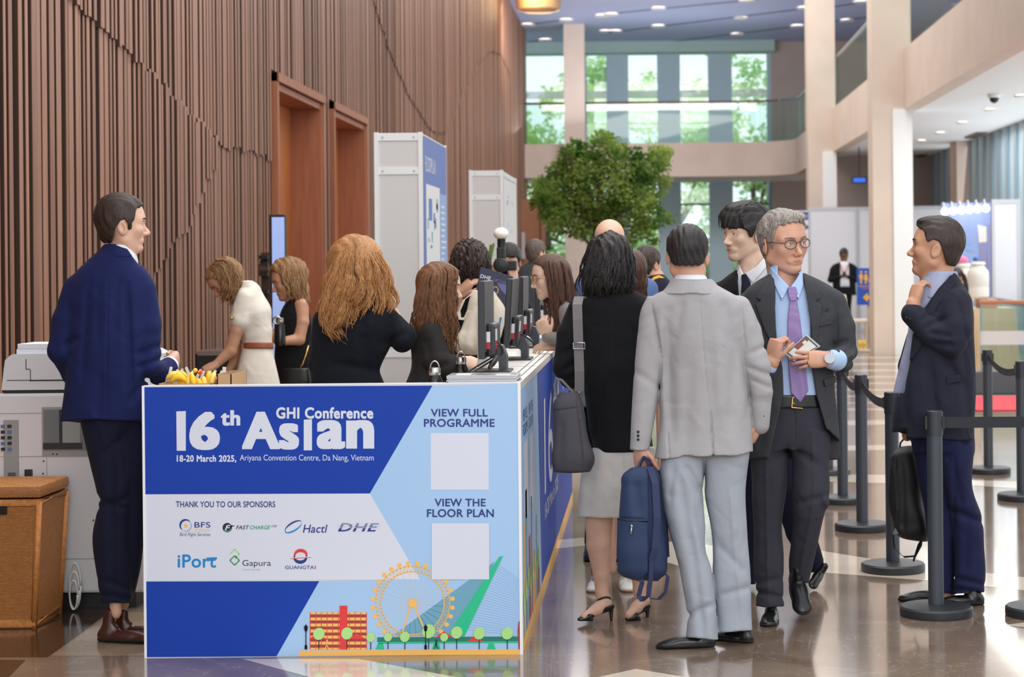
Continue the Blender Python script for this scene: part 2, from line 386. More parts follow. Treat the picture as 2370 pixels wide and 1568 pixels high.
# ceiling of the hall's far end: dark blue-grey with slots and downlights
ceil_m = mat('blue_grey_ceiling', (172, 180, 214), 0.55, spec=0.4)
slot_m = mat('ceiling_slot', (30, 32, 38), 0.7)
ce = MB(); ZC = 8.32; ce.box((-9.5, 45.5, ZC), (9, YF+0.3, ZC+0.2), 0)
lines = [((1225, 98), (1320, 86)), ((1228, 50), (1700, -4)), ((1400, 33), (1730, 2)), ((1560, 62), (1880, 20)), ((1553, 97), (1880, 58)), ((1610, 60), (2020, 8))]
def cpt(px, py, z):
    V = (px-PX)*ST+(py-PY)*CT; return pt(px, py, F*(CH-z)/V)
def slotline(p, q, w=0.13):
    a = Vector(cpt(*p, ZC-0.004)); b = Vector(cpt(*q, ZC-0.004)); d = (b-a).normalized(); n = Vector((-d.y, d.x, 0))*w/2
    ce.poly([(a-n)[:], (a+n)[:], (b+n)[:], (b-n)[:]][::-1], 1)
for p, q in [((1222, 98), (1262, 92)), ((1222, 57), (1310, 46)), ((1430, 30), (1720, 2)), ((1440, 72), (1870, 19)), ((1555, 96), (1870, 58)), ((1870, 58), (2020, 38)), ((1900, 20), (2010, 4))]: slotline(p, q)
ce.mk('ceiling', [ceil_m, slot_m], kind=ST_)
glow = mat('downlight_glow', (255, 240, 215), emit=(255, 236, 205), estr=6.0)
ring_m = mat('downlight_ring', (225, 222, 216), 0.4)
dl = [(1222, 57), (1310, 46), (1262, 92), (1393, 36), (1415, 33), (1524, 19), (1728, 0), (1402, 72), (1424, 72), (1523, 60), (1715, 41), (1862, 18), (1845, 60), (1706, 79), (1992, 4), (1960, 47)]
wall_desc = ['beside the slatted wall end', 'near the slatted wall', 'lowest one near the slatted wall', 'smaller of a pair above the tall pillar', 'larger of a pair above the tall pillar', 'high, in the nearest slot', 'cut by the top edge of the frame', 'left of a pair over the first fin', 'right of a pair over the first fin', 'alone over the second fin', 'alone over the third fin', 'beside the left column, upper slot', 'beside the left column, lower slot', 'lowest one over the right-hand window', 'between the two big columns, upper', 'between the two big columns, lower']
def downlight(p, r, label, group, gz=0.0):
    t = thing('ceiling_downlight', label, 'ceiling light', p, group)
    MB().lathe([(r, -0.03), (r, 0.0), (r*0.8, 0.0), (r*0.78, -0.028)], p, 20).mk('trim_ring', [ring_m], t, smooth='auto')
    MB().lathe([(r*0.8, -0.022), (r*0.8, -0.012)], p, 20).mk('lamp', [glow], t)
    return t
for (x, yy), d in zip(dl, wall_desc):
    downlight(cpt(x, yy, ZC-0.02), 0.21, 'round warm downlight in the dark blue ceiling, '+d, 'downlights in the dark ceiling')
# balcony: fascia, slab, floor edge, glass rail, running across the far end and down the right side
ZB, ZT, XF, YB = 4.0, 4.97, 4.17, 55.7
path = [(-9.4, YB), (XF-1.5, YB)]+[(XF-1.5+1.5*math.sin(a), YB-1.5+1.5*math.cos(a)) for a in [math.pi/2*k/10 for k in range(1, 11)]]+[(XF, y_) for y_ in (50, 44, 38, 32, 26, 20, 14, 9)]
fa = MB(); off = 0.25
for (x0, y0), (x1, y1) in zip(path, path[1:]):
    d = Vector((x1-x0, y1-y0, 0)).normalized(); n = Vector((-d.y, d.x, 0))*off     # outward (away from the atrium)
    fa.prism([(x0, y0, ZB), (x1, y1, ZB), (x1, y1, ZT), (x0, y0, ZT)], (n.x, n.y, 0), 0)
fa.mk('trim_balcony_fascia', [plaster], kind=ST_)
slab = MB(); slab.box((-9.4, YB+0.2, ZB+0.004), (XF-1.5, YF-0.1, ZT-0.12), 0)
slab.prism([(p[0]+0.02, p[1]+0.02, ZB+0.004) for p in path[1:12]]+[(XF+0.02, 9, ZB+0.004), (9, 9, ZB+0.004), (9, YF-0.1, ZB+0.004), (XF-1.5, YF-0.1, ZB+0.004)], (0, 0, ZT-ZB-0.14), 0)
MB().box((8.2, 9, ZT-0.12), (8.4, YF-0.1, 9.2), 0).mk('wall_upper_right', [plaster], kind=ST_)
slab.mk('ceiling_aisle', [white], kind=ST_)
rg = MB(); hr = MB(); hand_b = mat('brown_handrail', (120, 84, 66), 0.4); steel = mat('brushed_steel', (176, 180, 184), 0.3, metal=0.9)
gp = [(x, y_) for x, y_ in path]
for (x0, y0), (x1, y1) in zip(gp, gp[1:]):
    d = Vector((x1-x0, y1-y0, 0)).normalized(); n = Vector((-d.y, d.x, 0))*0.02; s = n*5
    rg.prism([(x0+s.x, y0+s.y, ZT-0.05), (x1+s.x, y1+s.y, ZT-0.05), (x1+s.x, y1+s.y, ZT+1.14), (x0+s.x, y0+s.y, ZT+1.14)], (n.x, n.y, 0), 0)
far_i = 2
rg.mk('trim_balcony_glass', [rail_gl], kind=ST_)
hr.tube([(x, y_+0.12, ZT+1.17) for x, y_ in path[:7]], 0.035, 8); hr.mk('trim_handrail_far', [hand_b], kind=ST_, smooth=True)
MB().tube([(x+0.12, y_+0.05, ZT+1.17) for x, y_ in path[6:]], 0.035, 8).mk('trim_handrail_side', [steel], kind=ST_, smooth=True)
# columns
def column(k, px0, px1, Y, ztop, clad=None):
    c = MB(); c.box((xw(px0, Y), Y, 0), (xw(px1, Y), Y+0.65, ztop), 0)
    o = c.mk('trim_column_%d' % k, [plaster], kind=ST_)
    if clad: MB().box((xw(clad[0], Y), Y-0.03, 0), (xw(clad[1], Y), Y+0.6, ZB), 0).mk('cladding', [white], parent=o)
column(1, 2022, 2113, 31.5, 8.9, (2069, 2114)); column(2, 1873, 1937, 43.6, 8.6, (1906, 1938)); column(3, 1309, 1357, 55.0, ZC)
# right side: end wall, frosted blue-grey glazing
MB().box((XF+0.3, 45.7, 0), (9, 45.95, ZB), 0).mk('wall_end', [plaster_g], kind=ST_)
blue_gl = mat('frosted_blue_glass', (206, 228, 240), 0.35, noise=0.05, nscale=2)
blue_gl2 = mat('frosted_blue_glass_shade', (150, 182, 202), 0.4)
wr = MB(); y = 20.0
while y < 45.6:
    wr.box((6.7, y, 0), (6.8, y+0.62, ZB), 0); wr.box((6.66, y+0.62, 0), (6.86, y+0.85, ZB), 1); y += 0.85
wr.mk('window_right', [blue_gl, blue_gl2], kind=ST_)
MB().box((6.4, 40.2, 0), (6.9, 41.1, ZB), 0).mk('trim_pier', [plaster], kind=ST_)
# aisle ceiling lights, camera, vents, exit sign
al = [(2363, 221), (2292, 253), (2227, 283), (2176, 307), (2133, 325), (2007, 384), (1983, 394)]
ad = ['at the right edge of the photo', 'next to the black dome camera', 'in line with the long ceiling vent', 'small and dim beside a sensor', 'nearest the pale column', 'over the blue exit sign, upper', 'over the blue exit sign, lower']
for (x, yy), d in zip(al, ad):
    downlight(cpt(x, yy, ZB-0.002), 0.10, 'small round downlight in the white aisle ceiling, '+d, 'downlights in the aisle ceiling')
blk = mat('black_plastic', (22, 22, 24), 0.45)
p = cpt(2301, 219, ZB)
t = thing('dome_camera', 'black and white dome security camera on the white aisle ceiling', 'camera', p)
MB().lathe([(0.09, -0.05), (0.1, 0.0)], p, 18).mk('housing', [white], t, smooth='auto')
MB().sphere((p[0], p[1], p[2]-0.06), 0.07).mk('lens_dome', [blk], t, smooth=True)
for (x, yy, L, d) in ((2258, 312, 1.5, 'longer one near the blue glazing'), (2130, 360, 0.9, 'shorter one near the pale column')):
    p = cpt(x, yy, ZB); t = thing('ceiling_vent', 'dark slotted air vent in the aisle ceiling, '+d, 'vent', p, 'vents in the aisle ceiling')
    MB().box((p[0]-0.1, p[1]-L/2, p[2]-0.03), (p[0]+0.1, p[1]+L/2, p[2]+0.001), 0).mk('frame', [mat('vent_grey', (120, 116, 112), 0.5)], t)
    v = MB()
    for k in range(4): v.box((p[0]-0.08+k*0.045, p[1]-L/2+0.04, p[2]-0.036), (p[0]-0.055+k*0.045, p[1]+L/2-0.04, p[2]-0.028), 0)
    v.mk('slats', [slot_m], t)
p = pt(1989, 417, 42.0)
t = thing('exit_sign', 'small blue lit sign hanging under the aisle ceiling between columns', 'sign', p)
MB().bbox((p[0]-0.16, p[1], p[2]-0.07), (p[0]+0.16, p[1]+0.05, p[2]+0.07), 0.01).mk('case', [blk], t)
MB().box((p[0]-0.13, p[1]-0.004, p[2]-0.045), (p[0]+0.13, p[1]-0.001, p[2]+0.045), 0).mk('lit_face', [mat('sign_blue', (40, 90, 210), emit=(50, 110, 230), estr=0.8)], t)
MB().tube([(p[0], p[1]+0.02, p[2]+0.07), (p[0], p[1]+0.02, ZB)], 0.012, 6).mk('hanger', [blk], t)
# round warm lamp at the wooden wall's far corner
p = pt(1246, -12, 47.0)
t = thing('drum_lamp', 'round warm glowing drum lamp high at the end of the slatted wall', 'lamp', p)
MB().lathe([(0.1, 0.30), (0.55, 0.30), (0.58, 0.0), (0.52, -0.36), (0.35, -0.42), (0.02, -0.43)], p, 32).mk('shade', [mat('drum_beige', (214, 178, 138), 0.6)], t, smooth='auto')
w_gl = mat('warm_tube', (255, 225, 170), emit=(255, 205, 130), estr=9.0)
for k, (dx, dz) in enumerate(((-0.2, -0.30), (0.12, -0.22), (0.3, -0.28))):
    MB().tube([(p[0]+dx-0.17, p[1]-0.58, p[2]+dz+0.22), (p[0]+dx+0.17, p[1]-0.58, p[2]+dz+0.27)], 0.05, 8).mk('light_tube', [w_gl], t, smooth=True)
MB().tube([(p[0], p[1], p[2]+0.3), (p[0], p[1], 9.5)], 0.02, 6).mk('cord', [blk], t)
pl = bpy.data.lights.new('drum_lamp_light', 'POINT'); pl.energy = 60; pl.color = (1, 0.72, 0.4); pl.shadow_soft_size = 0.5
po = bpy.data.objects.new('drum_lamp_light', pl); COL.objects.link(po); po.location = (p[0]-0.2, p[1]-0.9, p[2]-0.3); po.parent = None
# outside: ground, white parapet, trees
MB().box((-30, YF+0.6, -0.3), (30, 120, -0.05), 0).mk('trim_lawn', [mat('lawn_green', (120, 150, 90), 0.9)], kind=ST_)
g_out = [leaf_mat('outdoor_leaf', (196, 224, 140), (236, 248, 196), 0.75, 0.8), leaf_mat('outdoor_leaf_b', (184, 220, 156), (232, 246, 206), 0.75, 0.8)]
bark = mat('bark', (110, 96, 84), 0.9, noise=0.25, nscale=12)
def leaf_cloud(n, blobs, size, rng, squash=1.0):
    mb = MB(); tot = sum(b[3]**2 for b in blobs)
    for bx, by, bz, br in blobs:
        for _ in range(int(n*br*br/tot)):
            while True:
                a = Vector((rng.uniform(-1, 1), rng.uniform(-1, 1), rng.uniform(-1, 1)))
                if 0.15 < a.length < 1: break
            a *= br*(0.55+0.45*rng.random())/max(a.length, 0.6)
            c = Vector((bx, by, bz))+Vector((a.x, a.y, a.z*squash))
            d = Vector((rng.gauss(0, 1), rng.gauss(0, 1), rng.gauss(-0.3, 0.6))).normalized(); e = d.cross(Vector((rng.gauss(0, 1), rng.gauss(0, 1), rng.gauss(0, 1)))).normalized()
            s = size*rng.uniform(0.6, 1.3); w = e*s*0.33
            mb.add([c[:], (c+d*s*0.4+w)[:], (c+d*s)[:], (c+d*s*0.4-w)[:]], [(0, 1, 2, 3)], 0)
    return mb
tl = ['leafy green tree outside, at the left pane beside the slatted wall', 'leafy green tree outside behind the tall pillar', 'leafy green tree outside behind the middle fins', 'leafy green tree outside behind the right-hand pane', 'low green bush outside below the left panes', 'low green bush outside below the right panes']
for k, (px, Yt, zc, r, n) in enumerate(((1262, 65, 4.4, 1.6, 5200), (1385, 70, 4.6, 2.0, 5600), (1560, 75.5, 4.8, 2.7, 7200), (1745, 65, 4.6, 1.9, 6000), (1300, 62.3, 1.0, 1.0, 900), (1660, 62.3, 1.1, 1.1, 1200))):
    x = xw(px, Yt); rng = random.Random(50+k)
    t = thing('garden_tree' if k < 4 else 'garden_bush', tl[k], 'tree' if k < 4 else 'bush', (x, Yt, -0.05), 'greenery outside the glass wall')
    bl = [(x+rng.uniform(-r, r)*0.95, Yt+rng.uniform(-0.5, 0.5), zc+rng.uniform(-1, 1)*(4.0 if k < 4 else 0.6), r*rng.uniform(0.2, 0.42)) for _ in range(34 if k < 4 else 8)]
    leaf_cloud(n, bl, 0.21, rng).mk('foliage', [g_out[k % 2]], t)
    tb = MB(); tb.tube([(x, Yt, -0.05), (x+0.1, Yt, zc*0.5), (x-0.1, Yt, zc+r*0.4)], [0.16, 0.12, 0.05], 8)
    for b in bl[:5]: tb.tube([(x+0.05, Yt, zc*0.55), (b[0], b[1], b[2])], [0.07, 0.02], 6)
    tb.mk('trunk', [bark], t, smooth=True)
# ---------------------------------------------------------------- registration counter
Yc = 7.75; XL, XR, HC = -2.018, -0.519, 1.083; YE = 12.9
p_white = mat('print_white', (214, 219, 234), 0.45); p_blue = mat('print_blue', (18, 62, 166), 0.5, spec=0.25); p_lblue = mat('print_light_blue', (164, 200, 238), 0.45)
p_navy = mat('print_navy', (36, 52, 128), 0.45); p_or = mat('print_orange', (245, 188, 96), 0.5); p_red = mat('print_red', (222, 56, 58), 0.5)
p_mar = mat('print_maroon', (158, 56, 60), 0.5); p_gr = mat('print_green', (30, 190, 140), 0.5); p_dgr = mat('print_dark_green', (28, 122, 104), 0.5)
p_tl = mat('print_teal', (108, 165, 190), 0.5); p_lg = mat('print_lime', (172, 222, 138), 0.5); p_blk = mat('print_black', (30, 36, 52), 0.5)
p_lav = mat('print_periwinkle', (128, 166, 216), 0.5); p_gy = mat('print_grey', (150, 154, 168), 0.5); p_cy = mat('print_cyan', (18, 134, 204), 0.5); p_fg = mat('print_mid_green', (44, 160, 104), 0.5)
PM = [p_white, p_blue, p_lblue, p_navy, p_or, p_red, p_mar, p_gr, p_dgr, p_tl, p_lg, p_blk, p_lav, p_gy, p_cy, p_fg]
WH, BL, LB, NV, OR, RD, MR, GR, DG, TL, LG, BK, LV, GY, CY, FG = range(16)
counter = thing('registration_counter', 'L-shaped blue and white printed registration counter with conference lettering', 'counter', (-1.2, 9.0, 0))
alu = mat('white_aluminium', (222, 224, 230), 0.35)
MB().box((XL, Yc, 0.0), (XR, Yc+0.035, HC), 0).mk('front_panel', [alu], counter)
MB().box((XR-0.035, Yc+0.035, 0.0), (XR, YE, HC-0.012), 0).mk('side_panel', [alu], counter)
top_m = mat('desk_white', (226, 222, 216), 0.35); dk_line = mat('seam_dark', (70, 70, 78), 0.5)
tp = MB(); tp.box((-0.80, Yc+0.035, HC-0.03), (XR+0.004, YE, HC), 0)
for x in (-0.575, -0.545): tp.box((x, Yc+0.05, HC), (x+0.006, YE-0.01, HC+0.0008), 1)
for y in (9.0, 10.6, 12.0): tp.box((-0.8, y, HC), (XR, y+0.006, HC+0.0008), 1)
tp.mk('worktop', [top_m, dk_line], counter)
lo = MB(); lo.box((-1.9, Yc+0.035, 0.89), (-0.80, 8.28, 0.93), 0); lo.box((-0.88, 8.28, 0.89), (-0.80, YE, 0.93), 0); lo.box((-0.8, Yc+0.035, 0), (-0.785, YE, HC-0.03), 0)
lo.mk('lower_shelf', [top_m], counter)
ps = MB(); ps.box((XR-0.006, Yc-0.004, 0), (XR+0.006, Yc+0.008, HC+0.002), 0); ps.box((XL-0.004, Yc-0.004, 0), (XL+0.006, Yc+0.036, HC+0.002), 0); ps.box((XL, Yc-0.002, HC-0.001), (XR, Yc+0.036, HC+0.003), 0)
ps.mk('edge_profile', [mat('profile_white', (236, 238, 242), 0.3)], counter)
g = Graphic(lambda a, b, L: pt(a, b, Yc-0.0012-0.0005*L))
def Q(*p): return list(p)
g.poly([(331, 897), (333, 1145), (856, 1143), (1001, 893)], BL)
g.poly([(333, 1145), (335, 1346), (972, 1342), (856, 1143)], WH)
g.poly([(335, 1347), (337, 1522), (640, 1520), (739, 1346)], BL)
g.poly([(1001, 893), (856, 1143), (972, 1342), (739, 1346), (640, 1520), (1206, 1516), (1203, 889)], LB)
# lettering
g.poly([(408, 953), (409, 1044), (430, 1044), (430, 952)], WH, 2)
g.text('6', 438, 951, 509, 1045, WH, bold=0.066)
g.text('th', 511, 949, 556, 987, WH, bold=0.058)
g.text('As', 560, 951, 692, 1044, WH, bold=0.066, space=0.97)
g.poly([(703, 972), (703, 1043), (722, 1043), (722, 971)], WH, 2)
g.text('an', 733, 970, 866, 1043, WH, bold=0.064, space=0.97)
g.text('GHI Conference', 639, 943, 864, 970, WH, layer=4, bold=0.05)
g.text('18-20 March 2025,', 409, 1054, 547, 1072, WH, bold=0.05)
g.text('Ariyana Convention Centre, Da Nang, Vietnam', 555, 1053, 865, 1071, WH)
g.text('THANK YOU TO OUR SPONSORS', 407, 1161, 637, 1175, NV, bold=0.02)
g.text('VIEW FULL', 997, 947, 1129, 965, p := NV, bold=0.03); g.text('PROGRAMME', 981, 970, 1145, 989, NV, bold=0.03)
g.text('VIEW THE', 1006, 1155, 1124, 1173, NV, bold=0.03); g.text('FLOOR PLAN', 988, 1179, 1143, 1198, NV, bold=0.03)
g.rect(997, 1003, 1131, 1134, WH, 2); g.rect(999, 1212, 1132, 1342, WH, 6)
# sponsor marks
g.arc(430, 1217, 13, 13, 2.2, 5.6, (1, 5), 0, NV, 2); g.arc(430, 1217, 13, 13, -0.6, 2.0, (1, 2), 0, GY, 2); g.disc(430, 1218, 4, OR, 2)
g.text('BFS', 450, 1209, 487, 1222, NV, bold=0.01); g.text('INDIA', 450, 1225, 487, 1229, OR); g.line((414, 1232), (487, 1231), 0.8, OR, 2)
g.text('Bird Flight Services', 416, 1234, 487, 1244, NV, shear=0.25)
g.disc(526, 1222, 11, BK, 2); g.text('F', 520, 1216, 534, 1229, WH, 3, bold=0.03, shear=0.3); g.arc(526, 1222, 9, 9, 0.2, 2.4, (1, 3), 0, FG, 3); g.poly([(533, 1216), (545, 1218), (534, 1221)], BK, 2)
g.text('FAST', 546, 1217, 577, 1226, BK, bold=0.02, shear=0.3); g.text('CHARGE', 578, 1217, 626, 1226, FG, bold=0.02, shear=0.3); g.text('GSE', 628, 1216, 641, 1221, BK, shear=0.3)
g.arc(679, 1220, 22, 9, 0.3, 3.6, (1, 4), 0, CY, 2, rot=-0.55); g.arc(679, 1220, 22, 9, 3.4, 6.3, (1, 4), 0, NV, 2, rot=-0.55)
g.text('Hactl', 701, 1215, 758, 1234, NV, bold=0.012, shear=0.2)
g.text('DHE', 782, 1212, 877, 1231, NV, bold=0.03, shear=0.3, space=1.05)
for k in range(3): g.line((780, 1214.5+k*4), (880, 1214.0+k*4), 1.3, WH, 3)
g.text('iPort', 411, 1284, 500, 1315, CY, bold=0.025); g.line((478, 1294), (502, 1293), 5, CY, 4)
def loopsq(cx, cy, r, m, gap):
    c = [(cx, cy-r), (cx+r, cy), (cx, cy+r), (cx-r, cy)]
    for k in range(4):
        if k != gap: g.line(c[k], c[(k+1) % 4], 3, m, 2)
loopsq(543, 1283, 11, LG, 2); loopsq(543, 1298, 11, FG, 9)
g.text('Gapura', 561, 1297, 627, 1315, BK); g.text('AIRPORT SERVICES', 562, 1318, 602, 1321, GY)
g.arc(696, 1287, 14, 12, 2.9, 6.6, (2, 8), 0, RD, 2); g.arc(695, 1290, 14, 12, -0.3, 3.4, (2, 8), 0, NV, 2); g.poly([(673, 1294), (696, 1287), (721, 1291), (697, 1291)], WH, 3); g.line((673, 1294), (720, 1291), 1.2, RD, 4)
g.text('GUANGTA', 660, 1310, 727, 1318, NV, bold=0.01); g.text('I', 728.5, 1310, 731, 1318, RD, bold=0.01)
# printed skyline: wheel, bridge, hotel, trees
g.poly([(692, 1507), (692, 1519), (1206, 1516), (1206, 1503)], OR, 2)
cx, cy, r0, r1 = 955, 1397, 86, 73
for r in (r0, r1): g.arc(cx, cy, r, r, 0, 2*math.pi, 2.4, 2.4, OR, 3, n=60)
for k in range(56):
    a, b = 2*math.pi*k/56, 2*math.pi*(k+0.5)/56
    g.line((cx+r0*math.cos(a), cy+r0*math.sin(a)), (cx+r1*math.cos(b), cy+r1*math.sin(b)), 0.9, OR, 3)
    g.line((cx+r1*math.cos(b), cy+r1*math.sin(b)), (cx+r0*math.cos(2*math.pi*(k+1)/56), cy+r0*math.sin(2*math.pi*(k+1)/56)), 0.9, OR, 3)
for k in range(28):
    a = 2*math.pi*(k+0.5)/28
    if not 0.9 < a < 2.2: g.disc(cx+93*math.cos(a), cy+93*math.sin(a), 5.2, OR, 3, n=14)
    g.line((cx, cy), (cx+r1*math.cos(a), cy+r1*math.sin(a)), 0.5, OR, 2)
g.disc(cx, cy, 10, OR, 4); g.line((cx-2, cy), (930, 1468), 3.4, OR, 3); g.line((cx+2, cy), (984, 1462), 3.4, OR, 3)
g.poly([(906, 1474), (1145, 1300), (1128, 1343), (1035, 1472)], TL, 2)
for k in range(27):
    f = k/26; g.line((1151-f*70, 1306+f*152), (1205, 1345+f*128), 0.9, LV, 2)
g.poly([(1035, 1474), (1155, 1290), (1165, 1287), (1075, 1474)], GR, 4)
g.poly([(873, 1476), (873, 1487), (1203, 1485), (1203, 1474)], DG, 4); g.poly([(876, 1487), (876, 1491), (1203, 1489), (1203, 1485)], GR, 4)
for x in (880, 1010, 1137): g.poly([(x-6, 1490), (x-10, 1504), (x+10, 1504), (x+6, 1490)], GR, 4)
g.rect(718, 1418, 849, 1504, OR, 3)
for k in range(6): g.rect(718, 1423+k*14, 849, 1430+k*14, MR, 4)
for k in range(11):
    x = 718+k*13
    if not 784 < x < 806: g.line((x, 1418), (x, 1504), 1.6, RD, 5)
g.rect(786, 1403, 804, 1504, RD, 6)
for x, y in ((735, 1474), (826, 1474), (1028, 1470), (1100, 1480)): g.poly([(x-20, y+6), (x, y-8), (x+20, y+6)], RD, 7)
for x, y, r in ((738, 1468, 13), (803, 1467, 13), (858, 1476, 10), (898, 1476, 9), (937, 1475, 11), (992, 1462, 15), (1028, 1476, 9), (1057, 1465, 13), (1109, 1467, 13), (1174, 1467, 13)):
    g.line((x, y), (x, 1504), 2, BK, 8); g.disc(x, y, r, LG, 9, ry=r*1.1, rot=0.4)
for x in (708, 985):
    g.line((x, 1450), (x, 1504), 2.4, BK, 10); g.poly([(x-5, 1452), (x-3, 1462), (x+3, 1462), (x+5, 1452), (x, 1446)], BK, 10); g.rect(x-3, 1494, x+3, 1504, BK, 10)
for x, m in ((757, OR), (1010, BK)): g.disc(x, 1483, 2, m, 11, n=10); g.line((x, 1485), (x-1, 1494), 4, m, 11); g.line((x-1, 1493), (x-5, 1503), 2, m, 11); g.line((x-1, 1493), (x+4, 1503), 2, m, 11)
g.poly([(1200, 1440), (1198, 1460), (1200, 1504), (1206, 1503), (1206, 1438)], MR, 5)
g.mb.mk('front_graphic', PM, counter)
# side print, seen along the counter: a = metres along the counter, b = height
s3 = lambda a, b, L: (XR+0.0015+0.0006*L, a, b)
gs = Graphic(s3)
def rs(y0, z0, y1, z1, m, L=1): gs.poly([(y0, z0), (y1, z0), (y1, z1), (y0, z1)], m, L)
rs(Yc+0.01, 0, YE-0.01, HC-0.02, BL); gs.poly([(Yc+0.01, 0), (9.2, 0), (8.95, HC-0.02), (Yc+0.01, HC-0.02)], LB, 2)
rs(Yc+0.01, 0, YE, 0.045, OR, 3)
for y0, y1 in ((7.95, 8.2), (8.33, 8.58)): rs(y0, 0.50, y1, 0.82, WH, 3)
def ts(body, y0, z0, y1, z1, m, L=3, bold=0.02):
    vs, fs = text_geo(body, 0.0); ax, bx = min(v[0] for v in vs), max(v[0] for v in vs); ay, by = min(v[1] for v in vs), max(v[1] for v in vs)
    gs.mb.add([gs.to3(y0+(y1-y0)*(u-ax)/(bx-ax), z0+(z1-z0)*(v-ay)/(by-ay), L) for u, v in vs], fs, m)
for k, (a, b) in enumerate((('VIEW FULL', 'PROGRAMME'), ('VIEW THE', 'FLOOR PLAN'))):
    y0 = 7.92+k*0.38; ts(a, y0, 0.91, y0+0.3, 0.96, NV); ts(b, y0, 0.85, y0+0.3, 0.9, NV)
ts('16', 9.5, 0.42, 10.35, 0.9, WH, 3, 0.05); ts('th', 10.4, 0.7, 10.7, 0.9, WH, 3, 0.04); ts('Asian', 10.75, 0.42, 12.4, 0.9, WH, 3, 0.05)
ts('18-20 March 2025', 9.5, 0.3, 10.9, 0.38, WH, 3)
for k, (y0, w, h, m) in enumerate(((7.9, 0.08, 0.5, OR), (8.02, 0.1, 0.62, TL), (8.22, 0.12, 0.4, MR), (8.4, 0.05, 0.55, MR), (8.5, 0.2, 0.28, OR), (8.75, 0.1, 0.42, TL), (8.86, 0.14, 0.22, MR))): rs(y0, 0.045, y0+w, h, m, 3)
for k in range(8):
    y0 = 7.88+k*0.15; gs.disc(y0, 0.18+0.03*(k % 3), 0.05, LG, 5, n=14); gs.line((y0, 0.045), (y0, 0.16), 0.012, BK, 4)
gs.mb.mk('side_graphic', PM, counter)
# ---------------------------------------------------------------- things on the counter
mon_b = mat('monitor_black', (34, 36, 42), 0.4); mon_g = mat('monitor_back_grey', (66, 65, 64), 0.5, bump=0.15, bscale=900); mon_s = mat('screen_dark', (12, 14, 20), 0.1)
lab_w = mat('label_white', (232, 230, 232), 0.5); lab_r = mat('label_red', (190, 40, 62), 0.5)
def monitor(x, y0, L, label, tilt=0.0):
    t = thing('computer_monitor', label, 'monitor', (x, y0+L/2, HC), 'monitors on the counter')
    zb, zt = 1.15, 1.485
    def sh(mb, z0=zb):
        mb.v = [(v[0]+tilt*(v[2]-z0), v[1], v[2]) for v in mb.v]; return mb
    sh(MB().bbox((x-0.014, y0, zb), (x+0.012, y0+L, zt), 0.004)).mk('screen_case', [mon_b], t)
    sh(MB().box((x-0.0155, y0+0.01, zb+0.012), (x-0.0145, y0+L-0.01, zt-0.012), 0)).mk('screen', [mon_s], t)
    sh(MB().box((x+0.0125, y0+0.004, zb+0.03), (x+0.0145, y0+L-0.004, zt-0.004), 0)).mk('back_cover', [mon_g], t)
    sh(MB().bbox((x+0.012, y0+0.09, zb+0.005), (x+0.05, y0+L-0.09, zb+0.15), 0.012)).mk('electronics_bulge', [mon_b], t)
    s = MB(); xs = x+0.062
    yc = y0+L/2; s.prism([(xs-0.03, yc-0.05, 1.21), (xs+0.012, yc-0.05, 1.20), (xs+0.03, yc-0.05, 1.155), (xs+0.03, yc-0.05, HC+0.008), (xs-0.005, yc-0.05, HC+0.008), (xs-0.005, yc-0.05, 1.13), (xs-0.03, yc-0.05, 1.15)], (0, 0.1, 0), 0)
    s.mk('stand', [mat('stand_slate', (62, 66, 76), 0.45)], t)
    MB().bbox((x-0.075, yc-0.12, HC+0.0005), (x+0.11, yc+0.12, HC+0.010), 0.003).mk('base', [mon_b], t)
    lb = MB(); lb.box((x+0.0502, y0+0.12, zb+0.075), (x+0.0512, y0+0.21, zb+0.125), 0); lb.box((x+0.0502, y0+0.12, zb+0.035), (x+0.0512, y0+0.21, zb+0.075), 1)
    lb.box((x+0.012, y0+0.088, zb+0.07), (x+0.03, y0+0.0895, zb+0.115), 0); lb.box((x+0.012, y0+0.088, zb+0.04), (x+0.03, y0+0.0895, zb+0.07), 1); sh(lb)
    lb.mk('sticker', [lab_w, lab_r], t)
    return t
monitor(-0.716, 8.32, 0.5, 'nearest grey-backed computer monitor on the counter, edge on')
monitor(-0.690, 9.40, 0.5, 'second monitor from the viewer, leaning beside the brochure', 0.06)
monitor(-0.712, 10.75, 0.5, 'third monitor from the viewer, facing the woman in glasses', 0.02)
monitor(-0.690, 12.1, 0.5, 'farthest monitor on the counter, mostly hidden by the third')
blkc = mat('black_cable', (18, 18, 20), 0.5)
for k, (pa, d) in enumerate((([(1146, 790, 8.5), (1160, 796, 8.5), (1168, 812, 8.5), (1160, 822, 8.5)], 'looping behind the nearest monitor'), ([(1142, 826, 8.45), (1122, 838, 8.45), (1100, 850, 8.4), (1083, 862, 8.3)], 'running from the nearest monitor towards the bottles'), ([(1140, 834, 8.45), (1120, 846, 8.4), (1105, 858, 8.3), (1085, 866, 8.2)], 'lower of two running to the bottles'), ([(1193, 770, 9.65), (1215, 776, 9.6), (1228, 786, 9.6), (1236, 797, 9.6)], 'arching behind the second monitor'), ([(1225, 752, 11.0), (1240, 755, 11.0), (1246, 768, 11.0), (1240, 790, 11.0)], 'looping behind the third monitor'))):
    P = [Vector(pt(*q)) for q in pa]
    for q in P: q.z = max(q.z, HC+0.006)
    B = [P[0].lerp(P[1], f) if f <= 1 else None for f in ()]
    path_ = []
    for i in range(13):
        f = i/12; path_.append(((1-f)**3*P[0]+3*f*(1-f)**2*P[1]+3*f*f*(1-f)*P[2]+f**3*P[3])[:])
    o = MB().tube(path_, 0.004, 6).mk('power_cable', [blkc], smooth=True, label='thin black cable '+d, cat='cable', group='cables on the counter', loc=P[0])
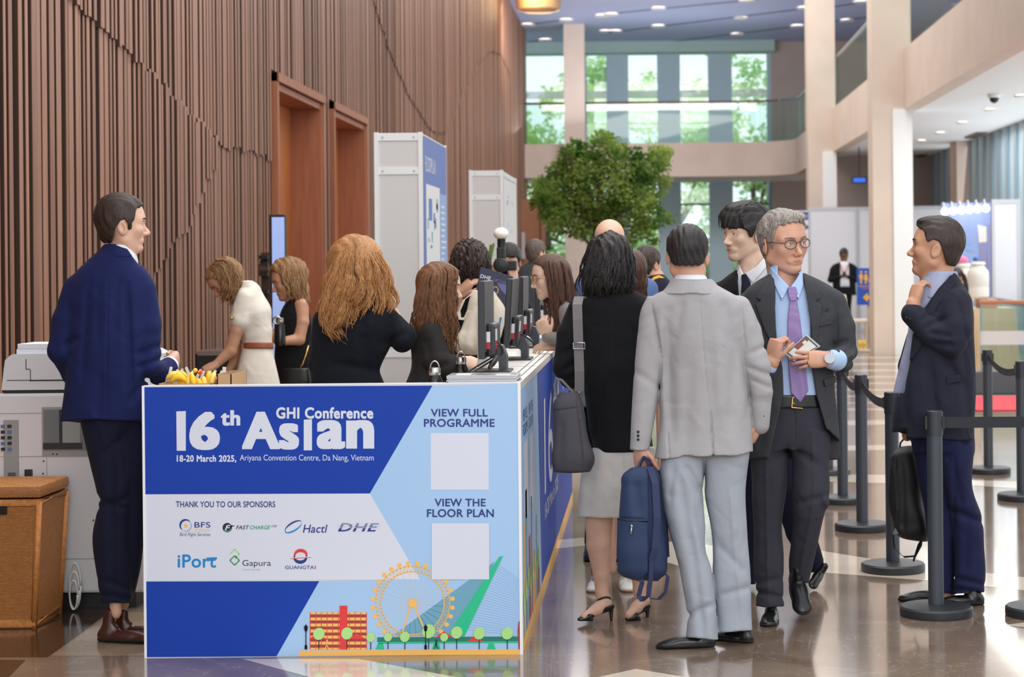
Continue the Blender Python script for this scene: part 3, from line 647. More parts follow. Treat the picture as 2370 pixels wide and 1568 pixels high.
MB().tube([pt(1150, 828, 8.40), pt(1140, 842, 8.36), pt(1132, 853, 8.33)], [0.012, 0.013, 0.008], 8).mk('power_plug', [blk], smooth=True, label='black plug lying on its cable by the nearest monitor stand', cat='plug', loc=pt(1140, 842, 8.36))
st_lid = mat('steel_lid', (190, 188, 184), 0.22, metal=1.0)
def bottle(px, Y, label):
    x = pt(px, 860, Y)[0]; t = thing('water_bottle', label, 'bottle', (x, Y, 0.9315), 'black bottles')
    k = 0.034
    MB().lathe([(0.030, 0), (k, 0.006), (k, 0.135), (k*0.96, 0.148), (k*0.72, 0.168), (k*0.66, 0.176)], (x, Y, 0.9315), 24).mk('body', [mat('bottle_black', (20, 20, 22), 0.25)], t, smooth='auto')
    MB().lathe([(k*0.70, 0.172), (k*0.72, 0.176), (k*0.72, 0.199), (k*0.66, 0.203)], (x, Y, 0.9315), 24).mk('lid', [st_lid], t, smooth='auto')
    MB().tube([(x+0.018*math.cos(a), Y, 0.93+0.203+0.028*math.sin(a)) for a in [math.pi*i/10 for i in range(11)]], 0.003, 6).mk('carry_loop', [st_lid], t, smooth=True)
bottle(1006, 8.0, 'black bottle with raised steel loop just behind the front panel'); bottle(1067, 8.85, 'black bottle with steel lid beside the cables')
pap = mat('paper_edge', (206, 208, 214), 0.6); mag = mat('magazine_cover', (74, 66, 70), 0.35, noise=0.35, nscale=9, col2=(150, 140, 136))
def stack(name, px0, px1, Y, n, label, cat, cover, th=0.006, dy=0.24, grp=None):
    x0, x1 = pt(px0, 880, Y)[0], pt(px1, 880, Y)[0]
    for k in range(n):
        z = HC+0.0012+k*(th+0.0004); dx = R.uniform(-0.006, 0.006); dq = R.uniform(-0.005, 0.005)
        o = MB(); o.bbox((x0+dx, Y+dq, z), (x1+dx, Y+dy+dq, z+th*0.9), th*0.3, 0); o.box((x0+dx+0.002, Y+dq+0.002, z+th*0.9), (x1+dx-0.002, Y+dy+dq-0.002, z+th*0.9+0.0003), 1)
        if k == n-1: o.box((x0+dx+0.03, Y+dq+0.05, z+th*0.9), (x0+dx+0.09, Y+dq+0.16, z+th*0.9+0.0006), 0); o.box((x1+dx-0.09, Y+dq+0.03, z+th*0.9), (x1+dx-0.03, Y+dq+0.1, z+th*0.9+0.0006), 0)
        o.mk(name, [pap, cover], label=label % ('topmost' if k == n-1 else 'lowest' if k == 0 else 'one of the middle ones'), cat=cat, group=grp, loc=(x0, Y, z))
stack('magazine', 1034, 1198, Yc+0.01, 5, 'dark-covered magazine stacked on the counter corner, %s', 'magazine', mag, 0.0055, 0.21, 'magazines on the counter corner')
stack('programme_booklet', 1186, 1282, 11.2, 4, 'pale booklet stacked near the woman in glasses, %s', 'booklet', pap, 0.011, 0.3, 'booklets on the far worktop')
p0 = pt(1101, 858, 8.62)
t = thing('label_printer_box', 'plain white upright box standing behind the nearest monitor', 'box', (-0.76, 8.9, HC))
MB().bbox((-0.781, 8.845, HC+0.001), (-0.735, 8.99, 1.285), 0.006).mk('case', [mat('off_white_plastic', (214, 210, 204), 0.45)], t)
MB().box((-0.775, 8.844, 1.2), (-0.741, 8.8455, 1.203), 0).mk('slot', [dk_line], t)
# giveaway toys behind the front panel
card = mat('cardboard', (186, 150, 112), 0.8); yel = mat('toy_yellow', (250, 196, 40), 0.5); yel2 = mat('toy_pale_yellow', (252, 222, 110), 0.5); pnk = mat('toy_pink', (240, 110, 140), 0.5); redt = mat('toy_red', (226, 70, 56), 0.5); tagw = mat('tag_paper', (226, 222, 214), 0.7)
def tray(x0, x1, y0, y1, z1, label):
    t = thing('cardboard_tray', label, 'box', ((x0+x1)/2, (y0+y1)/2, 0.93), 'open cardboard boxes'); z0 = 0.9305; w = 0.004
    MB().box((x0, y0, z0), (x1, y1, z0+w), 0).mk('bottom', [card], t)
    s = MB(); s.box((x0, y0, z0), (x1, y0+w, z1), 0); s.box((x0, y1-w, z0), (x1, y1, z1), 0); s.box((x0, y0, z0), (x0+w, y1, z1), 0); s.box((x1-w, y0, z0), (x1, y1, z1), 0); s.mk('side_walls', [card], t)
xa = lambda px, Y: (px-PX)*Y/F
tray(xa(380, 8.0), xa(502, 8.0), 7.88, 8.24, 1.085, 'brown cardboard box filled with yellow toys'); tray(xa(512, 8.0), xa(545, 8.0), 7.9, 8.2, 1.12, 'narrow brown cardboard box right of the toys')
rt = random.Random(5)
for k in range(13):
    x = xa(388+k*9.0, 8.0); y = 7.93+rt.random()*0.1; z = 1.075+rt.random()*0.03; a = rt.uniform(-0.5, 0.5)
    pth = []
    for i in range(7):
        q = -1+i/3; u = 0.035*q; v = 0.018*(1-q*q)
        pth.append((x+u*math.sin(a)*0.8, y+u*0.3, z+u*math.cos(a)+v*0.3-0.01)) if k > 2 else pth.append((x+u+0.02, y+0.02, z+v*1.3-0.004))
    o = MB().tube(pth, [0.004, 0.010, 0.013, 0.0135, 0.013, 0.010, 0.004], 8).mk('toy_banana', [yel if k % 3 else yel2], smooth=True, label='yellow banana-shaped giveaway toy heaped behind the front panel', cat='toy', group='yellow toys in the box', loc=(x, y, z-0.02))
for k, (px, py, m, d) in enumerate(((505, 880, pnk, 'pink round toy at the right end of the yellow toys'), (492, 888, redt, 'red round toy in front of the pink one'), (463, 862, redt, 'small red toy standing above the yellow toys'), (432, 880, pnk, 'small pink toy tucked between yellow toys'), (452, 858, yel, 'small yellow toy beside the standing red one'))):
    p = pt(px, py, 8.02); r = 0.016 if k < 2 else 0.010
    mb = MB(); mb.sphere(p, r, 0, 14, 9); mb.sphere((p[0]-r*0.3, p[1]-r*0.9, p[2]+r*0.3), r*0.28, 1, 8, 6); mb.mk('round_toy', [m, tagw], smooth=True, label=d, cat='toy', loc=p)
for k in range(11):
    px = 384+k*12.5+rt.uniform(-3, 3); Y = 8.05+rt.random()*0.12; p = Vector(pt(px, rt.uniform(858, 868), Y)); a = rt.uniform(-0.5, 0.4); w, h = 0.012, 0.036
    c, s = math.cos(a), math.sin(a)
    q = [(p.x+u*c-v*s, p.y, p.z+u*s+v*c) for u, v in ((-w/2, -h), (w/2, -h), (w/2, h*0.4), (0, h*0.5), (-w/2, h*0.4))]
    MB().prism(q, (0, 0.001, 0), 0).mk('paper_tag', [tagw], label='white paper tag sticking up from the heaped yellow toys', cat='tag', group='paper tags on the toys', loc=p)
MB().prism([pt(382, 888, 8.1), pt(385, 872, 8.1), pt(404, 861, 8.1), pt(412, 888, 8.1)][::-1], (0, 0.002, 0), 0).mk('paper_card', [tagw], label='large white card standing at the left of the toys', cat='card', loc=pt(395, 885, 8.1))
MB().prism([pt(515, 868, 8.05), pt(515, 850, 8.05), pt(523, 850, 8.05), pt(523, 882, 8.05), pt(515, 882, 8.05)], (0, 0.004, 0), 0).mk('paper_card', [tagw], label='narrow upright white card in the right cardboard box', cat='card', loc=pt(519, 882, 8.05))
# small table with gear by the wall, behind the bending woman
tb = thing('side_table', 'dark side table with a black device behind the bending woman', 'table', (-2.75, 12.6, 0))
MB().bbox((-3.2, 12.45, 0.83), (-2.6, 12.95, 0.87), 0.005).mk('table_top', [mat('dark_table', (60, 44, 36), 0.5)], tb)
for x in (-3.17, -2.63):
    for y in (12.48, 12.92): MB().box((x-0.02, y-0.02, 0), (x+0.02, y+0.02, 0.83), 0).mk('leg', [blk], tb)
pr = thing('badge_printer', 'black badge printer with a glossy top on the side table', 'printer', (-2.75, 12.7, 0.87))
MB().bbox((xa(458, 12.6), 12.5, 0.871), (xa(545, 12.6), 12.85, 1.0), 0.01).mk('case', [blk], pr)
MB().bbox((xa(462, 12.6), 12.495, 0.985), (xa(540, 12.6), 12.8, 1.02), 0.006).mk('cover', [mat('chrome', (200, 200, 205), 0.15, metal=1.0)], pr)
# ---------------------------------------------------------------- copier, paper, basket
cpw = mat('copier_white', (214, 214, 218), 0.4, bump=0.05, bscale=600); cps = mat('copier_grey', (150, 152, 152), 0.5); cpd = mat('copier_dark', (40, 42, 44), 0.5)
Yp = 8.86
cp = thing('photocopier', 'white office photocopier seen from behind by the slatted wall', 'copier', (-2.6, 9.2, 0))
def px3(x, y, Y=Yp): return pt(x, y, Y)
zt = px3(20, 912)[2]
bd = MB(); bd.bbox((-2.985, Yp, 0.075), (-2.31, 9.5, zt), 0.012, 0)
bd.mk('body', [cpw], cp)
sm = MB()
for yy in (958, 1058, 1296): z = px3(60, yy)[2]; sm.box((-2.98, Yp-0.001, z), (-2.315, Yp+0.0005, z+0.003), 0)
sm.box((px3(108, 1058)[0], Yp-0.001, px3(100, 1058)[2]-0.45), (px3(108, 1058)[0]+0.002, Yp+0.0005, px3(100, 1058)[2]), 0)
for q in ((101, 1068), (100, 1097), (216, 1205), (123, 1052), (132, 1052)): p = px3(*q); sm.lathe([(0.004, -0.002), (0.004, 0.001)], p, 8, 1, 'y')
sm.mk('panel_seams', [cps, cpd], cp)
rc_ = MB(); a, b = px3(97, 943), px3(225, 1057); rc_.box((a[0], Yp-0.0015, b[2]), (b[0], Yp-0.0005, a[2]), 0); rc_.box((a[0]+0.008, Yp-0.0025, b[2]+0.03), (b[0], Yp-0.0015, a[2]-0.012), 1)
rc_.box((px3(137, 960)[0], Yp-0.003, px3(137, 1030)[2]), (px3(144, 960)[0], Yp-0.002, a[2]-0.012), 2); rc_.box((px3(145, 960)[0], Yp-0.003, px3(137, 1030)[2]), (px3(185, 960)[0], Yp-0.002, a[2]-0.03), 0); rc_.box((px3(100, 960)[0], Yp-0.006, px3(100, 1040)[2]), (px3(190, 960)[0], Yp-0.002, px3(100, 1026)[2]), 2)
rc_.mk('paper_bypass', [cps, mat('bypass_grey', (110, 116, 118), 0.4), cpd], cp)
pr_ = MB(); a, b = px3(8, 973), px3(45, 1118); pr_.box((a[0], Yp-0.002, b[2]), (b[0], Yp-0.0008, a[2]), 0)
for k in range(10): x = -2.965+0.03*(k % 2)+0.01; z = a[2]-0.035-0.026*(k//2); pr_.box((x, Yp-0.006, z), (x+0.018, Yp-0.002, z+0.014), 1 if k % 3 else 2)
for k in range(5): pr_.box((-2.925, Yp-0.004, b[2]+0.01+0.008*k), (-2.89, Yp-0.002, b[2]+0.014+0.008*k), 1)
pr_.mk('port_panel', [cps, cpd, mat('usb_blue', (90, 110, 170), 0.5)], cp)
q = px3(67, 1102); MB().bbox((q[0]-0.018, Yp-0.01, q[2]-0.03), (q[0]+0.018, Yp+0.001, q[2]+0.03), 0.004).mk('power_socket', [cpd], cp)
zg = px3(20, 904)[2]
MB().box((-2.95, Yp+0.02, zt-0.001), (-2.33, 9.48, zg+0.002), 0).mk('gap', [cpd], cp)
sc = MB(); z1 = px3(20, 832)[2]; bm_ = [(-2.955, zg), (-2.325, zg), (-2.335, z1), (-2.37, z1+0.02), (-2.91, z1+0.02), (-2.938, z1-0.004), (-2.945, z1-0.05)]
sc.prism([(x, Yp+0.01, z) for x, z in bm_][::-1], (0, 0.6, 0), 0); sc.mk('scanner', [cpw], cp)
sl = MB()
for aa, bb in (((14, 882), (150, 884)), ((68, 883), (150, 883))): z = px3(*aa)[2]; sl.box((px3(*aa)[0], Yp+0.0085, z), (-2.33, Yp+0.0105, z+0.003), 0)
x = px3(68, 840)[0]; sl.box((x, Yp+0.0085, px3(68, 884)[2]), (x+0.003, Yp+0.0105, px3(68, 856)[2]), 0); sl.box((px3(58, 850)[0], Yp+0.0085, px3(58, 856)[2]), (x, Yp+0.0105, px3(58, 856)[2]+0.003), 0); sl.box((px3(58, 850)[0], Yp+0.0085, px3(58, 856)[2]), (px3(58, 850)[0]+0.003, Yp+0.0105, z1), 0)
sl.mk('scanner_seams', [cpd], cp)
MB().box((-2.93, Yp+0.05, 0.0), (-2.36, 9.45, 0.08), 0).mk('plinth', [cpd], cp)
zz = z1+0.0205
for k in range(2):
    o = MB().bbox((px3(33, 825)[0]+0.005*k, Yp+0.03, zz+k*0.024), (-2.45+0.004*k, Yp+0.27, zz+k*0.024+0.0235), 0.002).mk('paper_ream', [mat('white_paper', (228, 232, 240), 0.7)], label='ream of white paper lying on the copier, '+('upper' if k else 'lower')+' of two', cat='paper', group='reams on the copier', loc=(-2.7, Yp+0.15, zz+k*0.024))
# wicker basket
wk = bpy.data.materials.new('wicker'); wk.use_nodes = True; nt = wk.node_tree; b = nt.nodes['Principled BSDF']; tc = nt.nodes.new('ShaderNodeTexCoord')
br = nt.nodes.new('ShaderNodeTexBrick'); br.inputs['Scale'].default_value = 1.0; br.inputs['Brick Width'].default_value = 0.02; br.inputs['Row Height'].default_value = 0.0062; br.inputs['Mortar Size'].default_value = 0.0011
br.inputs['Color1'].default_value = C(192, 128, 66); br.inputs['Color2'].default_value = C(172, 110, 52); br.inputs['Mortar'].default_value = C(124, 76, 36)
sp = nt.nodes.new('ShaderNodeSeparateXYZ'); ad_ = nt.nodes.new('ShaderNodeMath'); cb = nt.nodes.new('ShaderNodeCombineXYZ')
nt.links.new(tc.outputs['Object'], sp.inputs[0]); nt.links.new(sp.outputs[0], ad_.inputs[0]); nt.links.new(sp.outputs[1], ad_.inputs[1]); nt.links.new(ad_.outputs[0], cb.inputs[0]); nt.links.new(sp.outputs[2], cb.inputs[1])
nt.links.new(cb.outputs[0], br.inputs['Vector']); nt.links.new(br.outputs['Color'], b.inputs['Base Color']); b.inputs['Roughness'].default_value = 0.55
bp = nt.nodes.new('ShaderNodeBump'); bp.inputs['Strength'].default_value = 0.6; bp.inputs['Distance'].default_value = 0.004; nt.links.new(br.outputs['Fac'], bp.inputs['Height']); bp.invert = True; nt.links.new(bp.outputs[0], b.inputs['Normal'])
rim = mat('wicker_rim', (188, 122, 62), 0.5, noise=0.2, nscale=60)
bk = thing('wicker_basket', 'brown lidded wicker laundry basket beside the copier', 'basket', (-2.95, 8.58, 0))
def taper(z): f = z/0.6; return (-3.25-0.012*f, -2.672+0.034*f, 8.41-0.012*f, 8.77+0.02*f)
wb_ = MB(); rings = []
for z in (0.0, 0.03, 0.3, 0.555):
    x0, x1, y0, y1 = taper(z); rings.append([(x0, y0, z), (x1, y0, z), (x1, y1, z), (x0, y1, z)])
for r0_, r1_ in zip(rings, rings[1:]):
    for k in range(4): wb_.poly([r0_[k], r0_[(k+1) % 4], r1_[(k+1) % 4], r1_[k]], 0)
wb_.poly(rings[0][::-1], 0); wb_.poly(rings[-1], 0); wb_.mk('body', [wk], bk)
rm = MB()
for z, r in ((0.02, 0.018), (0.545, 0.016)):
    x0, x1, y0, y1 = taper(z); rm.tube([(x0, y0, z), (x1, y0, z), (x1, y1, z), (x0, y1, z), (x0, y0, z)], r, 8)
for k in range(2): x0, x1, y0, y1 = taper(0); u0, u1, v0, v1 = taper(0.55); rm.tube([(x1, y0 if k == 0 else y1, 0), (u1, v0 if k == 0 else v1, 0.55)], 0.014, 8)
rm.mk('rim', [rim], bk, smooth=True)
ld = MB(); x0, x1, y0, y1 = taper(0.58); ld.bbox((x0-0.015, y0-0.015, 0.566), (x1+0.012, y1+0.012, 0.618), 0.016, 0); ld.mk('lid', [wk], bk, smooth='auto')
a, b2 = pt(-20, 1168, 8.4), pt(17, 1192, 8.4); MB().bbox((a[0], 8.392, b2[2]), (b2[0], 8.402, a[2]), 0.004).mk('hand_hole', [mat('hole_dark', (40, 24, 14), 0.9)], bk)
wc = MB()
for k, r in enumerate((0.035, 0.045, 0.055)): wc.tube([(-2.60+0.005*k, 8.79+0.012*k, 0.06+r*1.7+r*1.7*math.sin(a)) if False else (-2.615+r*0.5*math.cos(a), 8.80+0.01*k, 0.01+r*1.9+r*1.9*math.sin(a)) for a in [2*math.pi*i/20 for i in range(21)]], 0.004, 6)
wc.mk('coiled_cable', [mat('white_cable', (214, 214, 210), 0.5)], smooth=True, label='coil of white cable hanging between basket and copier', cat='cable', loc=(-2.615, 8.8, 0))
# ---------------------------------------------------------------- display screen, kiosks, tree, plants
sc_ = thing('display_screen', 'tall lit display screen with a pale blue picture by the doorway', 'screen', (xa(640, 15), 15.0, 0))
x0, x1 = xa(624, 15), xa(659, 15); za = pt(640, 497, 15)[2]
MB().bbox((x0, 15.0, 0.4), (x1+0.005, 15.07, za), 0.008).mk('case', [blk], sc_)
MB().box((x0+0.02, 14.998, 0.75), (x1, 14.9995, za-0.02), 0).mk('panel', [mat('screen_blue', (150, 172, 222), 0.3, noise=0.12, nscale=2.5, emit=(150, 172, 225), estr=0.55)], sc_)
MB().lathe([(0.03, 0.02), (0.03, 0.45)], ((x0+x1)/2, 15.04, 0), 12).mk('post', [blk], sc_); MB().lathe([(0.2, 0), (0.2, 0.02)], ((x0+x1)/2, 15.04, 0), 20).mk('base', [blk], sc_)
sh_ = thing('dark_shelf', 'narrow dark shelf with small dark items beside the doorway', 'shelf', (xa(612, 15.6), 15.6, 0))
MB().box((xa(604, 15.6), 15.6, 0), (xa(624, 15.6), 15.9, pt(612, 585, 15.6)[2]), 0).mk('cabinet', [mat('shelf_brown', (70, 44, 30), 0.5)], sh_)
for k, py in enumerate((600, 640, 680)): z = pt(612, py, 15.6)[2]; MB().box((xa(602, 15.6), 15.55, z), (xa(622, 15.6), 15.61, z+0.03), 0).mk('shelf', [blk], sh_)
for k in range(5):
    z = pt(612, 640, 15.6)[2]+0.03; x = xa(604+k*4, 15.6); MB().lathe([(0.012, 0), (0.012, 0.06), (0.005, 0.08), (0.005, 0.1)], (x, 15.575, z), 10).mk('small_bottle', [mat('amber', (60, 34, 20), 0.2)], smooth='auto', label='tiny dark bottle on the narrow dark shelf', cat='bottle', group='bottles on the dark shelf', loc=(x, 15.575, z))
kw = mat('kiosk_white', (206, 204, 204), 0.5); kf = mat('kiosk_frame', (226, 228, 230), 0.35); kb = mat('kiosk_blue', (72, 104, 176), 0.45)
def kiosk(px0, px1, Y0, Y1, ztop, label, plan):
    x0, x1 = xa(px0, Y0)+0.0, xa(px1, Y0)
    t = thing('display_tower', label, 'display', ((x0+x1)/2, (Y0+Y1)/2, 0), 'white display towers')
    MB().box((x0+0.01, Y0+0.01, 0), (x1-0.01, Y1-0.01, ztop-0.005), 0).mk('panel', [kw], t)
    f = MB()
    for x in (x0, x1-0.03):
        for y in (Y0, Y1-0.03): f.box((x, y, 0), (x+0.03, y+0.03, ztop), 0)
    for z in (ztop-0.06, ztop-0.30, 0.9, 0.02):
        f.box((x0+0.02, Y0+0.004, z), (x1-0.02, Y0+0.02, z+0.05), 0); f.box((x1-0.02, Y0+0.02, z), (x1-0.004, Y1-0.02, z+0.05), 0)
        for x in (x0+0.06, x1-0.06): f.lathe([(0.008, 0), (0.008, -0.004)], (x, Y0+0.004, z+0.025), 8, 1, 'y')
    f.mk('frame', [kf, GYm], t)
    gk = Graphic(lambda a, b, L: (x1+0.001+0.0006*L, a, b)); ya, yb = Y0+0.035, Y1-0.035
    def rr(u0, z0, u1, z1, m, L=1): gk.poly([(ya+(yb-ya)*u0, z0), (ya+(yb-ya)*u1, z0), (ya+(yb-ya)*u1, z1), (ya+(yb-ya)*u0, z1)], m, L)
    if plan:
        rr(0, 0.3, 1, ztop-0.02, 1)
        vs_, fs_ = text_geo('FLOORPLAN'); ax, bx = min(v[0] for v in vs_), max(v[0] for v in vs_); ay, by = min(v[1] for v in vs_), max(v[1] for v in vs_)
        gk.mb.add([gk.to3(ya+(yb-ya)*(0.08+0.42*(u-ax)/(bx-ax)), ztop-0.27+0.11*(v-ay)/(by-ay), 2) for u, v in vs_], fs_, 0)
        rr(0.1, 0.5, 0.68, ztop-0.36, 0, 2); rr(0.7, 0.5, 0.98, ztop-0.40, 2, 2)
        rp = random.Random(3)
        for k in range(26): u = rp.uniform(0.13, 0.58); z = rp.uniform(0.6, ztop-0.5); rr(u, z, u+rp.uniform(0.03, 0.08), z+rp.uniform(0.02, 0.08), 3 if k % 3 else 1, 3)
        rr(0.2, ztop-0.62, 0.34, ztop-0.46, 1, 3)
        for k in range(32): rr(0.73, 0.6+k*0.045, 0.73+rp.uniform(0.12, 0.23), 0.615+k*0.045, 0, 3)
    else:
        rp = random.Random(9); rr(0, 0.3, 1, ztop-0.08, 0)
        for k in range(34): u = rp.uniform(0.08, 0.85); z = rp.uniform(0.6, ztop-0.25); rr(u, z, u+rp.uniform(0.02, 0.12), z+rp.uniform(0.01, 0.06), 4, 2)
    gk.mb.mk('print', [kf, kb, p_lav, p_tl, GYm], t)
GYm = mat('print_pale_grey', (176, 182, 194), 0.5)
kiosk(868, 980, 13.8, 15.45, 2.5, 'nearer white display tower with blue FLOORPLAN side', True)
kiosk(1087, 1166, 19.5, 21.5, 2.5, 'farther white display tower with faint plan drawing', False)
wp = thing('board_partition', 'tall brown wooden panel standing past the far display tower', 'panel', (xa(1235, 40), 40, 0))
MB().box((xa(1206, 40), 40.0, 0), (xa(1262, 40), 40.08, pt(1230, 461, 40)[2]), 0).mk('board', [mat('brown_board', (134, 88, 60), 0.5, noise=0.1, nscale=3)], wp)
MB().box((xa(1208, 40), 39.93, pt(1215, 600, 40)[2]), (xa(1216, 40), 39.99, pt(1215, 538, 40)[2]), 0).mk('pull_handle', [steel], wp)
MB().box((xa(1250, 40), 39.985, 0), (xa(1253, 40), 39.999, pt(1230, 465, 40)[2]), 0).mk('edge_strip', [back], wp)
def tree_in():
    Y = 30.0; x = xa(1385, Y); rng = random.Random(21); t = thing('indoor_tree', 'bushy green indoor tree in a pot in front of the balcony', 'tree', (x, Y, 0))
    B = [(1390, 430, 75), (1310, 440, 60), (1275, 455, 42), (1350, 390, 55), (1320, 370, 40), (1400, 350, 48), (1405, 325, 24), (1450, 390, 50), (1490, 390, 48), (1525, 365, 28), (1500, 430, 45), (1470, 470, 55), (1390, 500, 60), (1340, 500, 55), (1300, 500, 40), (1500, 500, 42), (1530, 350, 18), (1420, 535, 40), (1345, 535, 28), (1250, 430, 26), (1480, 530, 28), (1330, 335, 22)]
    bl = [(pt(a, b_, Y)[0], Y+rng.uniform(-0.35, 0.35), pt(a, b_, Y)[2], r*Y/F*rng.uniform(0.85, 1.15)) for a, b_, r in B]+[(pt(a, b_, Y)[0], Y+rng.uniform(-0.3, 0.3), pt(a, b_, Y)[2], r*Y/F) for a, b_, r in ((1232, 436, 14), (1240, 470, 16), (1285, 395, 26), (1345, 345, 22), (1318, 352, 16), (1392, 312, 14), (1440, 348, 22), (1470, 355, 18), (1512, 350, 18), (1542, 345, 12), (1535, 385, 18), (1545, 420, 14), (1548, 505, 16), (1510, 555, 16), (1462, 556, 16), (1380, 560, 18), (1290, 535, 20), (1262, 500, 18), (1552, 352, 9), (1250, 415, 12))]
    leaf_cloud(15000, bl, 0.066, rng).mk('foliage', [leaf_mat('ficus_leaf', (52, 98, 38), (156, 176, 92), 0.45, 2.6)], t)
    br_ = MB(); br_.tube([(x, Y, 0.4), (x+0.04, Y, 1.2), (x-0.02, Y, 2.0), (x, Y, 2.8)], [0.07, 0.06, 0.05, 0.02], 8)
    for b_ in bl: br_.tube([(x, Y, 1.6+rng.random()*0.8), ((x+b_[0])/2, (Y+b_[1])/2, (2.0+b_[2])/2), b_[:3]], [0.03, 0.018, 0.008], 6)
    br_.mk('trunk', [bark], t, smooth=True)
    MB().lathe([(0.2, 0.0), (0.3, 0.42), (0.33, 0.45), (0.27, 0.45), (0.26, 0.40)], (x, Y, 0), 24).mk('pot', [mat('pot_grey', (150, 146, 140), 0.6)], t, smooth='auto')
tree_in()
grass = leaf_mat('grass_leaf', (96, 130, 50), (150, 176, 80), 0.4)
def plant(px, py, Y, n, hgt, label):
    p = pt(px, py, Y); t = thing('potted_grass', label, 'plant', (p[0], Y, 0), 'potted grasses')
    rng = random.Random(int(px)); m = MB()
    for k in range(n):
        a = rng.uniform(-1, 1)*0.22; b_ = rng.uniform(-0.15, 0.15); h = hgt*rng.uniform(0.6, 1); z0 = p[2]-hgt*0.5
        m.ribbon([(p[0]+a*0.2, Y+b_*0.3, 0.55), (p[0]+a*0.7, Y+b_, (0.55+p[2])/2), (p[0]+a*1.6, Y+b_*1.5, p[2]-0.15+h*0.5)], 0.02, 0.002, (1, 0.2, 0))
    m.mk('leaves', [grass], t); MB().lathe([(0.16, 0), (0.2, 0.55), (0.17, 0.56)], (p[0], Y, 0), 20).mk('pot', [mat('pot_white', (220, 218, 214), 0.5)], t, smooth='auto')
plant(1088, 562, 17.2, 9, 0.4, 'potted green grass behind the curly-haired person'); plant(1217, 600, 19.0, 5, 0.3, 'potted green grass behind the photographer')
# ---------------------------------------------------------------- queue barriers
pst = mat('barrier_black', (58, 64, 72), 0.38); bst = mat('barrier_base', (40, 43, 48), 0.45, bump=0.08, bscale=300); blt = mat('barrier_belt', (38, 40, 48), 0.75)
def stanchion(bx, by, label):
    p = fpt(bx, by); t = thing('queue_barrier_post', label, 'barrier post', p, 'queue barrier posts')
    MB().lathe([(0.158, 0), (0.16, 0.006), (0.16, 0.034), (0.152, 0.042), (0.06, 0.05)], p, 40).mk('base', [bst], t, smooth='auto')
    MB().lathe([(0.0345, 0.045), (0.0345, 0.80)], p, 24).mk('pole', [pst], t, smooth='auto')
    MB().lathe([(0.0375, 0.79), (0.0375, 0.893), (0.033, 0.898)], p, 24).mk('belt_head', [mat('head_black', (44, 48, 54), 0.4)], t, smooth='auto')
    for e in (-1, 1): MB().box((p[0]+e*0.0385-0.0045, p[1]-0.015, 0.815), (p[0]+e*0.0385+0.0045, p[1]+0.015, 0.872), 0).mk('belt_clip', [blk], t)
    return t, Vector(p)
sd = [(2167, 1424, 'nearest black queue barrier post, in front of the man with the backpack'), (2067, 1322, 'black queue barrier post behind the hanging black backpack'), (1996, 1227, 'black queue barrier post third from the viewer'), (1951, 1164, 'black queue barrier post fourth from the viewer, beside the man in glasses'), (1918, 1098, 'farthest black queue barrier post, base only showing beside the man in glasses'), (2288, 1095, 'black queue barrier post behind the man with the backpack, near the red carpet'), (2366, 1157, 'black queue barrier post cut by the right edge'), (2412, 1424, 'queue barrier post just outside the right edge')]
sp_ = [stanchion(*s) for s in sd]
def belt(i, j, sag, label):
    t, a = sp_[i]; b_ = sp_[j][1]; d = (b_-a).normalized(); A = a+d*0.042; B = b_-d*0.046; P = []
    for k in range(13):
        f = k/12; q = A.lerp(B, f); P.append((q.x, q.y, 0.844-sag*4*f*(1-f)))
    m = MB(); vs_ = []
    for q in P: vs_.append((q[0], q[1], q[2]-0.024)); vs_.append((q[0], q[1], q[2]+0.024))
    n = Vector((-d.y, d.x, 0))*0.002
    for k in range(12): m.prism([vs_[2*k], vs_[2*k+2], vs_[2*k+3], vs_[2*k+1]], (n.x, n.y, 0), 0)
    m.mk('belt', [blt], t)
belt(0, 7, 0.0, ''); belt(1, 2, 0.04, ''); belt(2, 3, 0.05, ''); belt(3, 4, 0.04, ''); belt(5, 6, 0.06, '')
# ---------------------------------------------------------------- right-hand background: booth panels, sign, chair, table, carpet, balustrade
bp_w = mat('booth_white', (224, 224, 232), 0.55); bp_f = mat('booth_frame', (196, 198, 206), 0.4)
def booth(px0, px1, py, Y, label):
    x0, x1 = xa(px0, Y), xa(px1, Y); z = pt((px0+px1)/2, py, Y)[2]
    t = thing('booth_panel', label, 'panel', ((x0+x1)/2, Y, 0), 'white booth panels')
    MB().box((x0, Y, 0.02), (x1, Y+0.04, z), 0).mk('board', [bp_w], t)
    f = MB(); f.box((x0, Y-0.012, 0), (x0+0.05, Y+0.05, z+0.01), 0); f.box((x1-0.05, Y-0.012, 0), (x1, Y+0.05, z+0.01), 0); f.box((x0+0.05, Y-0.012, z-0.06), (x1-0.05, Y+0.05, z+0.01), 0); f.box((x0+0.05, Y-0.012, 0), (x1-0.05, Y+0.05, 0.06), 0)
    f.mk('frame', [bp_f], t)
booth(1872, 1985, 481, 42.8, 'white booth panel behind the man with the phone'); booth(1986, 2060, 480, 42.81, 'white booth panel behind the blue restroom sign'); booth(2090, 2200, 478, 42.8, 'white booth panel just right of the nearer column')
booth(2296, 2362, 463, 32.5, 'tall white booth end panel at the far right')
ph = thing('poster_wall', 'blue printed poster wall lit by spotlights behind the man with the backpack', 'poster', (xa(2247, 35), 35, 0))
MB().box((xa(2180, 35), 35.0, 0.02), (xa(2294, 35), 35.04, pt(2240, 470, 35)[2]), 0).mk('print', [mat('poster_blue', (112, 132, 190), 0.5, noise=0.25, nscale=0.9, stretch=(1, 1, 0.5), col2=(170, 184, 226))], ph)
gp_ = Graphic(lambda a, b, L: pt(a, b, 34.995-0.004*L))
